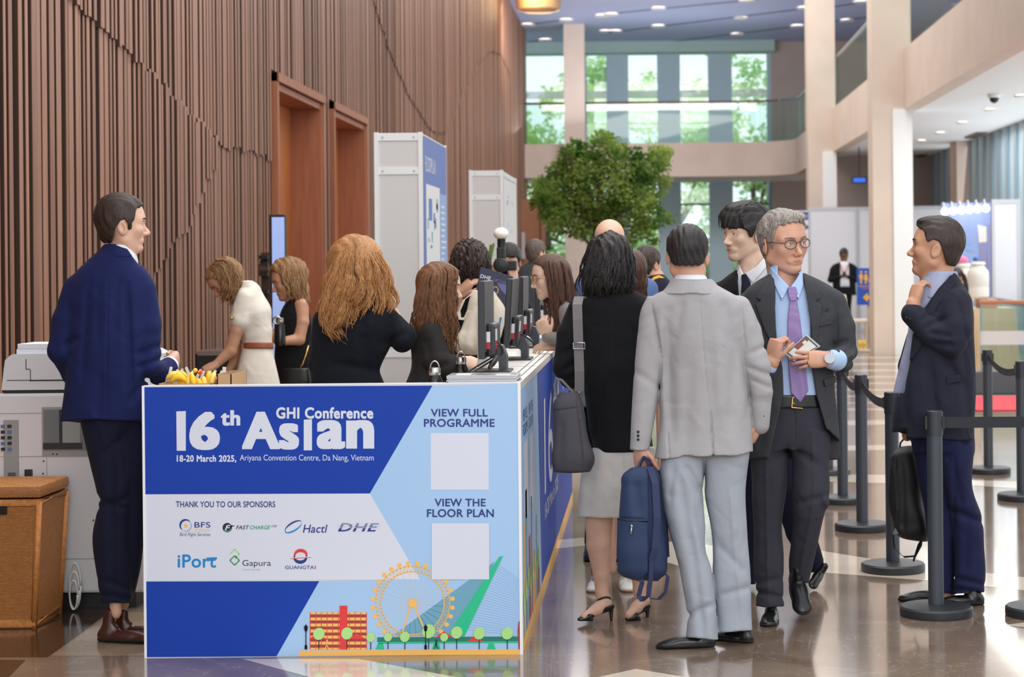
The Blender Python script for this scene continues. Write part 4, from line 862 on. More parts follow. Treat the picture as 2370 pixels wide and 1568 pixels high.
gp_.poly([(2262, 520), (2283, 525), (2284, 560), (2266, 562)], 0); gp_.poly([(2266, 562), (2280, 562), (2288, 660), (2275, 690)], 1); gp_.rect(2236, 575, 2252, 582, 2); gp_.rect(2236, 560, 2248, 566, 2); gp_.poly([(2284, 520), (2293, 520), (2293, 690), (2286, 690)], 1)
gp_.mb.mk('printed_figure', [mat('poster_pale', (226, 218, 214), 0.5), mat('poster_violet', (140, 136, 176), 0.5), p_lav], ph)
for k in range(6):
    x = xa(2188+k*19, 34.7); z = pt(2188+k*19, 490-k*1.5, 34.7)[2]
    t = thing('spotlight', 'bright white arm spotlight over the blue poster, %s from the left' % ('first', 'second', 'third', 'fourth', 'fifth', 'sixth')[k], 'lamp', (x, 34.7, z), 'spotlights over the poster')
    MB().sphere((x, 34.7, z), (0.066, 0.08, 0.066), 0, 14, 9).mk('lamp_head', [mat('spot_white', (255, 255, 255), emit=(255, 255, 255), estr=5.0)], t, smooth=True)
    MB().tube([(x, 34.75, z+0.05), (x, 34.88, z+0.16), (x, 35.0, z+0.12)], 0.015, 6).mk('arm', [steel], t)
nt_ = thing('notice_board', 'small blue and white notice board behind the grey-haired man', 'sign', (xa(1857, 40), 40, 0))
MB().box((xa(1840, 40), 40, 0.3), (xa(1871, 40), 40.03, pt(1857, 488, 40)[2]), 0).mk('board', [bp_w], nt_)
gn = Graphic(lambda a, b, L: pt(a, b, 39.995-0.003*L)); gn.rect(1841, 491, 1870, 509, 0); gn.rect(1841, 522, 1870, 530, 0); gn.text('OPEN', 1851, 496, 1868, 505, 1); gn.mb.mk('print', [p_navy, p_white], nt_)
MB().box((xa(1856, 40)-0.02, 40.03, 0), (xa(1856, 40)+0.02, 40.06, 1.0), 0).mk('post', [steel], nt_)
# restroom sign
Ys = 33.0; rs_ = thing('restroom_sign', 'blue restroom sign with yellow figures and arrow on a stand', 'sign', (xa(2012, Ys), Ys, 0))
sg_b = mat('sign_royal_blue', (24, 84, 190), 0.4); sg_y = mat('sign_yellow', (244, 186, 40), 0.4)
a, b2 = pt(1983, 621, Ys), pt(2026, 706, Ys); MB().bbox((a[0], Ys, b2[2]), (b2[0], Ys+0.03, a[2]), 0.005).mk('board', [sg_b], rs_)
gr_ = Graphic(lambda a, b, L: pt(a, b, Ys-0.002-0.002*L))
for x, k in ((1993, 0), (2004, 0)):
    gr_.disc(x, 630, 2.6, 0, n=12); gr_.poly([(x-4, 635), (x-4, 645), (x-2, 645), (x-2, 657), (x+2, 657), (x+2, 645), (x+4, 645), (x+4, 635)] if x < 2000 else [(x-2.5, 635), (x-5.5, 648), (x-2, 648), (x-2, 657), (x+2, 657), (x+2, 648), (x+5.5, 648), (x+2.5, 635)], 0)
gr_.disc(2014, 632, 2.2, 0, n=12); gr_.line((2014, 635), (2015, 645), 3, 0); gr_.line((2015, 645), (2020, 645), 2.4, 0); gr_.line((2020, 645), (2021, 654), 2.4, 0); gr_.arc(2015, 650, 5, 5, 0, 5, 1.2, 1.2, 0)
gr_.rect(1984, 662, 2025, 663, 0); gr_.text('TOILET', 1991, 664, 2018, 670, 1, 2); gr_.poly([(1997, 689), (2008, 678), (2008, 685), (2016, 685), (2016, 693), (2008, 693), (2008, 700)], 0)
gr_.mb.mk('pictograms', [sg_y, mat('sign_orange', (230, 120, 60), 0.5)], rs_)
MB().tube([(xa(2012, Ys), Ys+0.06, 0.02), (xa(2012, Ys), Ys+0.06, 1.0)], 0.035, 12).mk('post', [mat('satin_champagne', (196, 182, 158), 0.35)], rs_, smooth=True)
MB().lathe([(0.2, 0), (0.2, 0.025), (0.04, 0.04)], (xa(2012, Ys), Ys+0.06, 0), 24).mk('base', [mat('satin_champagne', (0, 0, 0))], rs_, smooth='auto')
# pale chair
Yh = 37.0; ch = thing('banquet_chair', 'pale-framed chair beside the blue restroom sign', 'chair', (xa(1978, Yh), Yh, 0)); chm = mat('chair_cream', (222, 206, 184), 0.45)
x0, x1 = xa(1958, Yh), xa(2006, Yh); zs = pt(1980, 739, Yh)[2]
MB().bbox((x0, Yh-0.2, zs-0.06), (x1, Yh+0.22, zs), 0.015).mk('seat', [chm], ch)
MB().tube([(x0, Yh-0.18, zs), (x0-0.05, Yh-0.18, zs+0.46), (x0-0.05, Yh+0.2, zs+0.46), (x0, Yh+0.2, zs)], 0.025, 8).mk('backrest_frame', [chm], ch, smooth=True)
MB().bbox((x0-0.05, Yh-0.14, zs+0.12), (x0-0.02, Yh+0.16, zs+0.44), 0.01).mk('backrest', [chm], ch)
for x in (x0+0.02, x1-0.02):
    for y in (Yh-0.17, Yh+0.18): MB().tube([(x, y, zs-0.03), (x, y, 0.0)], 0.016, 8).mk('leg', [chm], ch)
for k in range(5):
    if k == 2: continue
    x = xa(1988+k*9.5, 35.5); z = 0.0
    MB().bbox((x-0.03, 35.45, 0.001), (x+0.03, 35.55, 0.09), 0.02).mk('yellow_floor_block', [mat('block_yellow', (248, 200, 30), 0.5)], label='small yellow block standing on the floor by the restroom sign', cat='block', group='yellow floor blocks', loc=(x, 35.5, 0))
# gold table with jars, carpet, glass balustrade
gold = mat('gold_satin', (222, 192, 150), 0.35, sheen=0.3)
tg = thing('draped_table', 'table draped to the floor in gold satin behind the glass balustrade', 'table', (4.6, 26.3, 0))
dr_ = MB(); X0, X1, Ya, Yb_ = 3.9, xa(2350, 26.0), 26.0, 26.7; ztb = 0.90
per = [(X0, Ya), (X1, Ya), (X1, Yb_), (X0, Yb_)]; pts_ = []
for k in range(4):
    a, b2 = Vector(per[k]), Vector(per[(k+1) % 4]); n = int((b2-a).length/0.03)
    for i in range(n): pts_.append(a.lerp(b2, i/n))
ctr = Vector((sum(p_[0] for p_ in per)/4, sum(p_[1] for p_ in per)/4)); vs_ = []
for j, z in enumerate((ztb, 0.6, 0.3, 0.012)):
    for i, p_ in enumerate(pts_): o_ = (p_-ctr).normalized()*(0.028*j*0.5*(1+math.sin(i*0.9+math.sin(i*0.23)*2))); vs_.append((p_.x+o_.x, p_.y+o_.y, z))
n = len(pts_); dr_.add(vs_, [(j*n+i, j*n+(i+1) % n, (j+1)*n+(i+1) % n, (j+1)*n+i) for j in range(3) for i in range(n)]+[tuple(range(n))], 0); dr_.mk('cloth', [gold], tg, smooth='auto')
MB().box((X0+0.05, Ya+0.05, 0.02), (X1-0.05, Yb_-0.05, ztb-0.01), 0).mk('table_frame', [card], tg)
tn = MB().bbox((xa(2262, 26.3), 26.1, 0.902), (xa(2302, 26.3), 26.5, 1.02), 0.01).mk('wooden_riser', [mat('riser_brown', (196, 150, 110), 0.5)], label='small wooden riser under the white jars', cat='box', loc=(4.55, 26.3, 0.9))
jm = mat('jar_white', (238, 234, 226), 0.35)
for k, (px, r, d) in enumerate(((2238, 0.13, 'left white jar with a pink top on the gold table'), (2262, 0.145, 'right white jar with a small blue top on the wooden riser'))):
    zj = 1.021 if k else 0.902; x = xa(px, 26.3)
    if k == 0: x = X0+0.42
    t = thing('storage_jar', d, 'jar', (x, 26.3, zj), 'white jars'); h = 0.50 if k else 0.60
    x = xa(px, 26.3); yj = 26.25 if k else 26.56; t.location.x = x; t.location.y = yj
    MB().lathe([(r*0.8, 0), (r, 0.03), (r, h*0.3), (r*0.97, h*0.33), (r, h*0.36), (r, h*0.62), (r*0.95, h*0.75), (r*0.62, h*0.86), (r*0.55, h*0.9), (r*0.72, h*0.94), (r*0.6, h)], (x, yj, zj), 28).mk('body', [jm], t, smooth='auto')
    MB().sphere((x-0.03, yj, zj+h+0.04), (0.09, 0.05, 0.06) if k == 0 else (0.04, 0.04, 0.03)).mk('top', [mat('jar_pink', (222, 120, 160), 0.5) if k == 0 else mat('jar_blue', (50, 100, 180), 0.5)], t, smooth=True)
MB().bbox((3.35, 19.9, 0.002), (7.5, 21.9, 0.014), 0.003).mk('red_carpet', [mat('carpet_red', (224, 70, 82), 0.9, bump=0.2, bscale=400)], label='red carpet runner on the floor at the right edge', cat='carpet', loc=(5, 21, 0))
MB().bbox((3.75, 22.4, 0.0), (7.5, 22.8, 0.26), 0.01).mk('stone_plinth', [mat('plinth_dark', (72, 78, 84), 0.4)], label='low dark stone plinth under the glass balustrade', cat='plinth', loc=(5, 22.6, 0))
bl_ = thing('glass_balustrade', 'glass balustrade with brown handrail and frosted band on the right', 'balustrade', (5.2, 22.6, 0.26))
MB().box((3.85, 22.58, 0.261), (6.5, 22.6, 1.03), 0).mk('glass_pane', [glass_mat('green_glass', (226, 238, 236), 0.05)], bl_)
MB().box((3.85, 22.574, 0.56), (6.5, 22.579, 0.72), 0).mk('frosted_band', [frost], bl_)
MB().bbox((3.83, 22.56, 1.03), (6.5, 22.63, 1.075), 0.01).mk('handrail', [mat('handrail_brown', (170, 112, 78), 0.4)], bl_)
for x in (3.87, 5.0, 6.2): MB().box((x-0.012, 22.60, 0.261), (x+0.012, 22.625, 1.03), 0).mk('clamp_post', [steel], bl_)
b2_ = thing('stair_balustrade', 'darker glass stair balustrade slanting away behind the jars', 'balustrade', (4.8, 28, 0))
MB().tube([pt(2288, 692, 30.5), pt(2400, 709, 25.0)], 0.04, 8).mk('handrail', [mat('rail_dark', (84, 84, 90), 0.4)], b2_)
q0, q1 = pt(2288, 692, 30.5), pt(2400, 709, 25.0); MB().prism([(q0[0], q0[1], 0.0), (q1[0], q1[1], 0.0), (q1[0], q1[1], q1[2]-0.04), (q0[0], q0[1], q0[2]-0.04)], (0.02, 0, 0), 0).mk('glass_pane', [glass_mat('green_glass', (0, 0, 0))], b2_)
# ---------------------------------------------------------------- smooth solid modelling (people, bags): distance fields -> meshes
# People are modelled in a metric frame whose unit is one photo pixel at the person's own distance: x right, y down, z away.
f32 = np.float32
class Sd:
    __slots__ = ('f', 'lo', 'hi')
    def __init__(s, f, lo, hi): s.f = f; s.lo = np.array(lo, float); s.hi = np.array(hi, float)
def smin(a, b, k):
    if k <= 0: return np.minimum(a, b)
    h = np.clip(0.5+0.5*(b-a)/k, 0, 1); return b+(a-b)*h-k*h*(1-h)
def uni(k, *S):
    S = [s for s in S if s is not None]
    def f(x, y, z):
        d = S[0].f(x, y, z)
        for s in S[1:]: d = smin(d, s.f(x, y, z), k)
        return d
    return Sd(f, np.min([s.lo for s in S], 0), np.max([s.hi for s in S], 0))
def sub(a, b, k=0):
    return Sd(lambda x, y, z: -smin(-a.f(x, y, z), b.f(x, y, z), k), a.lo, a.hi)
def inter(a, b, k=0):
    return Sd(lambda x, y, z: -smin(-a.f(x, y, z), -b.f(x, y, z), k), np.maximum(a.lo, b.lo), np.minimum(a.hi, b.hi))
def grow(a, r): return Sd(lambda x, y, z: a.f(x, y, z)-r, a.lo-max(r, 0), a.hi+max(r, 0))
def bent(a, fn, amp): return Sd(lambda x, y, z: a.f(x, y, z)+fn(x, y, z), a.lo-amp, a.hi+amp)
def cone(a, b, ra, rb):
    a = np.array(a, float); b = np.array(b, float); d = b-a; L = float(d@d) or 1e-9
    def f(x, y, z):
        px, py, pz = x-a[0], y-a[1], z-a[2]
        t = np.clip((px*d[0]+py*d[1]+pz*d[2])/L, 0, 1)
        return np.sqrt((px-t*d[0])**2+(py-t*d[1])**2+(pz-t*d[2])**2)-(ra+(rb-ra)*t)
    m = max(ra, rb); return Sd(f, np.minimum(a, b)-m, np.maximum(a, b)+m)
def chain(P, k=0):                                            # P = [(x, y, z, r)]
    return uni(k, *[cone(p[:3], q[:3], p[3], q[3]) for p, q in zip(P, P[1:])])
def rotm(ax=0, ay=0, az=0):
    def r(i, a):
        c, s = math.cos(a), math.sin(a); m = np.eye(3); j, k = [(1, 2), (2, 0), (0, 1)][i]; m[j, j] = c; m[k, k] = c; m[j, k] = -s; m[k, j] = s; return m
    return r(2, math.radians(az)) @ r(1, math.radians(ay)) @ r(0, math.radians(ax))
def ell(c, r, rot=None):
    c = np.array(c, float); r = np.array(r, float); A = np.eye(3) if rot is None else np.array(rot)
    def f(x, y, z):
        px, py, pz = x-c[0], y-c[1], z-c[2]
        u = A[0, 0]*px+A[1, 0]*py+A[2, 0]*pz; v = A[0, 1]*px+A[1, 1]*py+A[2, 1]*pz; w = A[0, 2]*px+A[1, 2]*py+A[2, 2]*pz
        k1 = np.sqrt((u/r[0])**2+(v/r[1])**2+(w/r[2])**2)+1e-6; k2 = np.sqrt((u/r[0]**2)**2+(v/r[1]**2)**2+(w/r[2]**2)**2)+1e-9
        return k1*(k1-1)/k2
    m = r.max(); return Sd(f, c-m, c+m)
def smooth_rows(st, n=10):
    st = np.array(st, float); y = st[:, 0]; out = []
    m = np.gradient(st, y, axis=0) if len(st) > 2 else np.tile((st[1]-st[0])/(y[1]-y[0]), (2, 1))
    for i in range(len(st)-1):
        h = y[i+1]-y[i]
        for k in range(n):
            t = k/n; out.append((2*t**3-3*t**2+1)*st[i]+(t**3-2*t**2+t)*h*m[i]+(-2*t**3+3*t**2)*st[i+1]+(t**3-t**2)*h*m[i+1])
    out.append(st[-1]); return np.array(out)
def loft(st, p=2.3, cap=2.0):                                 # rows (y, x_left, x_right, z_centre, z_half)
    T = smooth_rows(st); ys = T[:, 0]; cx = (T[:, 1]+T[:, 2])/2; ax = np.maximum((T[:, 2]-T[:, 1])/2, 0.5); cz = T[:, 3]; az = np.maximum(T[:, 4], 0.5)
    def f(x, y, z):
        X = (x-np.interp(y, ys, cx)); a = np.interp(y, ys, ax); Z = z-np.interp(y, ys, cz); b = np.interp(y, ys, az)
        u = np.abs(X/a); v = np.abs(Z/b)
        q = (u**p+v**p)**(1/p)+1e-6
        g = np.sqrt((u/a)**2+(v/b)**2)/np.sqrt(u*u+v*v+1e-9)
        d = (q-1)/np.maximum(g, 1e-6)
        e = np.maximum(ys[0]-y, y-ys[-1])
        return -smin(-d, -e, cap)
    return Sd(f, (T[:, 1].min(), ys[0], (cz-az).min()), (T[:, 2].max(), ys[-1], (cz+az).max()))
def place(s, c, A, S=1.0):                                    # s lives in a local frame; columns of A are its axes
    c = np.array(c, float); A = np.array(A, float)
    def f(x, y, z):
        px, py, pz = (x-c[0])/S, (y-c[1])/S, (z-c[2])/S
        return S*s.f(A[0, 0]*px+A[1, 0]*py+A[2, 0]*pz, A[0, 1]*px+A[1, 1]*py+A[2, 1]*pz, A[0, 2]*px+A[1, 2]*py+A[2, 2]*pz)
    K = np.array([[(s.lo, s.hi)[i][0], (s.lo, s.hi)[j][1], (s.lo, s.hi)[k][2]] for i in (0, 1) for j in (0, 1) for k in (0, 1)])@A.T*S+c
    return Sd(f, K.min(0), K.max(0))
def poly2(P, ax=(0, 1), lo=-1e4, hi=1e4):                     # prism over a polygon in two of the axes, between lo and hi on the third
    P = np.array(P, float); n = len(P); th = 3-ax[0]-ax[1]
    def f(x, y, z):
        q = (x, y, z); u, v, w = q[ax[0]], q[ax[1]], q[th]
        d = np.full(np.shape(u), 1e12); s = np.ones(np.shape(u))
        for i in range(n):
            a, b = P[i], P[i-1]; e = b-a; wx, wy = u-a[0], v-a[1]
            t = np.clip((wx*e[0]+wy*e[1])/(e@e+1e-12), 0, 1); d = np.minimum(d, (wx-e[0]*t)**2+(wy-e[1]*t)**2)
            c1 = v >= a[1]; c2 = v < b[1]; c3 = e[0]*wy > e[1]*wx
            s = np.where((c1 & c2 & c3) | (~c1 & ~c2 & ~c3), -s, s)
        return np.maximum(s*np.sqrt(d), np.maximum(lo-w, w-hi))
    L = np.zeros(3); Hh = np.zeros(3); L[ax[0]], L[ax[1]] = P.min(0); Hh[ax[0]], Hh[ax[1]] = P.max(0); L[th] = lo; Hh[th] = hi
    return Sd(f, L, Hh)
def creases(C_):                                              # grooves (+) and ridges (-) along segments: (x0, y0, x1, y1, width, depth[, side])
    def f(x, y, z):
        d = 0
        for c in C_:   # (a groove is cut 1.7x the noted depth when wide)
            x0, y0, x1, y1, w, a = c[:6]; ex, ey = x1-x0, y1-y0; L = ex*ex+ey*ey
            t = np.clip(((x-x0)*ex+(y-y0)*ey)/L, 0, 1); q = ((x-x0-ex*t)**2+(y-y0-ey*t)**2)/(w*w)
            g = (a*1.7 if w > 5 else a)*np.exp(-q)*(np.minimum(1, 4*np.minimum(t, 1-t)+0.35))
            if len(c) > 6: g = g*(z < c[6]) if c[6] > -900 else g
            d = d+g
        return d
    return f
def folds(amp, sx, sy, sz, seed=0):                           # soft cloth undulation
    r = np.random.RandomState(seed); K = [(r.randn()/sx, r.randn()/sy, r.randn()/sz, r.rand()*6.3) for _ in range(7)]
    def f(x, y, z):
        d = 0
        for a, b, c, p in K: d = d+np.sin(a*x+b*y+c*z+p)
        return d*(amp/2.2)
    return f
def mesh_of(S, h):                                            # surface nets in a narrow band
    pad = 3*h; lo = S.lo-pad; hi = S.hi+pad; c = 4
    nb = np.maximum(1, np.ceil((hi-lo)/(h*c)).astype(int))
    gx, gy, gz = [lo[i]+(np.arange(nb[i])+0.5)*h*c for i in range(3)]
    G = np.meshgrid(gx, gy, gz, indexing='ij'); D = S.f(*[g_.ravel().astype(f32) for g_ in G]).reshape(nb)
    near = np.abs(D) < h*c*1.7
    for a in range(3):                                         # blocks whose neighbour has another sign
        sl0 = [slice(None)]*3; sl1 = [slice(None)]*3; sl0[a] = slice(0, -1); sl1[a] = slice(1, None)
        ch = (D[tuple(sl0)] < 0) != (D[tuple(sl1)] < 0); near[tuple(sl0)] |= ch; near[tuple(sl1)] |= ch
    n = nb*c+1; V = np.where(np.repeat(np.repeat(np.repeat(D, c, 0), c, 1), c, 2) < 0, f32(-9), f32(9)).astype(f32)
    V = np.pad(V, ((0, 1),)*3, mode='edge')
    B = np.argwhere(near)
    if len(B) == 0: return np.zeros((0, 3)), []
    o = np.array([(i, j, k) for i in range(c+1) for j in range(c+1) for k in range(c+1)])
    I = np.unique(((B[:, None, :]*c+o[None]).reshape(-1, 3)@np.array([n[1]*n[2], n[2], 1])))
    ix, iy, iz = I//(n[1]*n[2]), (I//n[2]) % n[1], I % n[2]
    V.ravel()[I] = S.f((lo[0]+ix*h).astype(f32), (lo[1]+iy*h).astype(f32), (lo[2]+iz*h).astype(f32))
    s = V < 0
    cs = sum(s[a:n[0]-1+a, b:n[1]-1+b, d:n[2]-1+d].astype(np.int8) for a in (0, 1) for b in (0, 1) for d in (0, 1))
    act = np.argwhere((cs > 0) & (cs < 8)); idx = -np.ones(np.array(n)-1, np.int32); idx[tuple(act.T)] = np.arange(len(act))
    acc = np.zeros((len(act), 3)); cnt = np.zeros(len(act)); K = [(a, b, d) for a in (0, 1) for b in (0, 1) for d in (0, 1)]
    for p in K:
        for ax in range(3):
            if p[ax]: continue
            q = list(p); q[ax] = 1; va = V[tuple((act+p).T)]; vb = V[tuple((act+q).T)]; m = (va < 0) != (vb < 0)
            t = np.where(m, va/np.where(m, va-vb, 1), 0); e = np.array(p, float)[None].repeat(len(act), 0); e[:, ax] = t
            acc += e*m[:, None]; cnt += m
    P = lo+(act+acc/np.maximum(cnt, 1)[:, None])*h
    Fs = []
    for ax in range(3):
        u, v = (ax+1) % 3, (ax+2) % 3
        sl0 = [slice(1, -1)]*3; sl1 = [slice(1, -1)]*3; sl0[ax] = slice(0, -1); sl1[ax] = slice(1, None)
        A, Bq = s[tuple(sl0)], s[tuple(sl1)]; w = np.argwhere(A != Bq); base = w+1; base[:, ax] -= 1
        inside = A[tuple(w.T)]
        def cell(du, dv): q = base.copy(); q[:, u] -= du; q[:, v] -= dv; return idx[tuple(q.T)]
        quad = np.stack([cell(1, 1), cell(0, 1), cell(0, 0), cell(1, 0)], 1)
        quad[~inside] = quad[~inside][:, ::-1]
        Fs.append(quad[(quad >= 0).all(1)])
    return P, np.concatenate(Fs)
class Body:                                                   # one person (or soft thing) standing at distance Y
    def __init__(s, name, label, cat, Y, bx, group=None, z0=0.0):
        s.Y = Y; s.k = Y/F; p = pt(bx, 700, Y); s.base = Vector((p[0], Y, z0))
        s.root = thing(name, label, cat, s.base, group)
    def w(s, x, y, z=0.0):
        u, v = x-PX, y-PY; q = s.k*(1+z/F); return Vector(((u*CT-v*ST)*q, s.Y+z*s.k, CH-(u*ST+v*CT)*q))
    def mesh(s, name, parts, m, parent=None, smooth=True, label=None):
        """parts: [(solid, voxel size)], all in one mesh object"""
        PP = []; FF = []; n = 0
        for S, h in parts:
            P, Fq = mesh_of(S, h)
            if len(P) == 0: continue
            PP.append(P); FF.append(Fq+n); n += len(P)
        P = np.concatenate(PP); Fq = np.concatenate(FF)
        u, v = P[:, 0]-PX, P[:, 1]-PY; par = parent or s.root; b = wloc(par)
        q = s.k*(1+P[:, 2]/F)
        X = np.stack([(u*CT-v*ST)*q-b.x, s.Y+P[:, 2]*s.k-b.y, CH-(u*ST+v*CT)*q-b.z], 1)
        me = bpy.data.meshes.new(name); me.vertices.add(len(X)); me.vertices.foreach_set('co', X.astype(f32).ravel())
        me.loops.add(len(Fq)*4); me.loops.foreach_set('vertex_index', Fq.astype(np.int32).ravel())
        me.polygons.add(len(Fq)); me.polygons.foreach_set('loop_start', np.arange(0, len(Fq)*4, 4, dtype=np.int32))
        try: me.polygons.foreach_set('loop_total', np.full(len(Fq), 4, np.int32))
        except Exception: pass
        me.update(calc_edges=True); me.validate()
        if smooth: me.polygons.foreach_set('use_smooth', [True]*len(me.polygons))
        me.materials.append(m)
        o = bpy.data.objects.new(name, me); COL.objects.link(o); o.parent = par
        if label: o['label'] = label
        return o
    def tubes(s, name, T, m, seg=6, parent=None, flat=1.0, smooth=True):          # T = [(path px, radii px)]
        mb = MB()
        for P, r in T: mb.tube([s.w(*p)[:] for p in P], [q*s.k for q in (r if isinstance(r, (list, tuple)) else [r]*len(P))], seg, 0, flat)
        return mb.mk(name, [m], parent or s.root, smooth=smooth)
    def strap(s, name, P, w, t, wd, m, parent=None):
        o = MB().ribbon([s.w(*p)[:] for p in P], w*s.k, t*s.k, (wd[0], wd[2], -wd[1]), 0).mk(name, [m], parent or s.root); return o
# ---- a head: unit is its height from chin to crown; local axes x (own left when facing us: image right), y forward, z up
def head_axes(yaw, pitch=0, roll=0):
    a, p, r = math.radians(yaw), math.radians(pitch), math.radians(roll)
    fw = np.array([math.sin(a)*math.cos(p), -math.sin(p), -math.cos(a)*math.cos(p)]); rt = np.array([math.cos(a), 0, math.sin(a)])
    up = np.cross(rt, fw); up = up if up[1] < 0 else -up
    c, s = math.cos(r), math.sin(r); rt, up = rt*c+up*s, up*c-rt*s
    return np.stack([rt, fw, up], 1)
def mir(fn): return [fn(-1), fn(1)]
def skull(wd=1.0, jaw=1.0, nose=1.0, cheek=1.0, eye=0.6, age=0.4):
    P = [ell((0, -0.05, 0.14), (0.325*wd, 0.405, 0.36)), ell((0, 0.10, 0.12), (0.275*wd, 0.27, 0.27)), ell((0, 0.11, -0.13), (0.262*wd, 0.245, 0.31)), ell((0, 0.02, -0.18), (0.265*wd*jaw, 0.22, 0.22))]
    P += mir(lambda e: cone((e*0.21*wd*jaw, -0.02, -0.26), (e*0.07, 0.22, -0.41), 0.085, 0.075))
    P += [ell((0, 0.265, -0.415), (0.085, 0.075, 0.075))]
    P += mir(lambda e: ell((e*0.17*wd, 0.235, -0.10), (0.09*cheek, 0.085, 0.085)))
    P += mir(lambda e: cone((e*0.05, 0.325, 0.075), (e*0.20*wd, 0.265, 0.07), 0.045, 0.035))
    S = uni(0.09, *P)
    for e in (-1, 1): S = sub(S, ell((e*0.135, 0.375, -0.005), (0.075, 0.07, 0.048)), 0.06)
    S = uni(0.035, S, chain([(0, 0.325, 0.03, 0.035), (0, 0.37, -0.07, 0.034), (0, 0.385+0.045*nose, -0.165, 0.046)], 0.01), *mir(lambda e: ell((e*0.05, 0.365+0.012*nose, -0.185), (0.034, 0.042, 0.032))))
    S = uni(0.03, S, ell((0, 0.285, -0.285), (0.15, 0.078, 0.085)))                  # muzzle
    for e in (-1, 1): S = uni(0.02, S, ell((e*0.132, 0.292, 0.012), (0.066, 0.052, 0.042)))       # lids
    for e in (-1, 1):
        if eye > 0: S = sub(S, ell((e*0.134, 0.345, -0.006), (0.054, 0.04, 0.005+0.015*eye)), 0.004)
    S = sub(S, chain([(-0.10, 0.355, -0.296, 0.008), (0, 0.376, -0.291, 0.010), (0.10, 0.355, -0.296, 0.008)]), 0.012)
    cz = creases([(e*x0, z0, e*x1, z1, w, a*age) for e in (-1, 1) for x0, z0, x1, z1, w, a in ((.062, -.165, .125, -.285, .016, .012), (.08, -.058, .19, -.062, .014, .008), (.05, -.375, -.05, -.375, .02, .008), (.02, .20, .15, .205, .010, .005), (.02, .25, .14, .255, .010, .005), (.23, -.01, .26, -.02, .01, .005))])
    S = bent(S, lambda x, y, z: cz(x, z, y)*(y > 0.05), 0.02)
    def ear(e):
        E = ell((e*0.325*wd, -0.055, -0.055), (0.030, 0.085, 0.130), rotm(14, 0, -e*22))
        E = sub(E, ell((e*0.355*wd, -0.045, -0.045), (0.022, 0.048, 0.080), rotm(14, 0, -e*22)), 0.015)
        return E
    S = uni(0.02, S, ear(-1), ear(1))
    return S
def hair_shell(g=0.035, wd=1.0, top=0.0):
    S = uni(0.08, ell((0, -0.05, 0.14), (0.325*wd+g, 0.405+g, 0.36+g+top)), ell((0, 0.10, 0.13), (0.275*wd+g, 0.27+g, 0.27+g+top)), ell((0, -0.16, -0.10), (0.25*wd+g, 0.24+g*0.6, 0.26)))
    return S
HAIRLINE = {
 'long': [(0.6, 0.8), (0.40, 0.385), (0.31, 0.345), (0.21, 0.28), (0.155, 0.12), (0.12, -0.05), (0.06, -0.30), (-0.8, -0.5), (-0.8, 0.9)],                                                   # side view (y forward, z up): everything kept lies inside the polygon
 'short': [(0.60, 0.80), (0.37, 0.33), (0.30, 0.30), (0.19, 0.24), (0.17, 0.08), (0.125, 0.03), (0.115, -0.11), (0.06, -0.11), (0.045, 0.02), (0.0, 0.10), (-0.08, 0.08), (-0.155, -0.03), (-0.20, -0.20), (-0.22, -0.30), (-0.8, -0.34), (-0.8, 0.9)],
 'fade': [(0.60, 0.80), (0.37, 0.33), (0.30, 0.29), (0.18, 0.25), (0.16, 0.12), (0.10, 0.08), (0.02, 0.13), (-0.08, 0.11), (-0.14, 0.02), (-0.20, -0.14), (-0.26, -0.26), (-0.8, -0.28), (-0.8, 0.9)],
 'fringe': [(0.9, 0.80), (0.9, 0.10), (0.30, 0.10), (0.20, 0.07), (0.16, 0.02), (0.125, -0.06), (0.08, -0.06), (0.05, 0.02), (0.0, 0.09), (-0.08, 0.07), (-0.155, -0.03), (-0.20, -0.20), (-0.24, -0.32), (-0.8, -0.36), (-0.8, 0.9)],
}
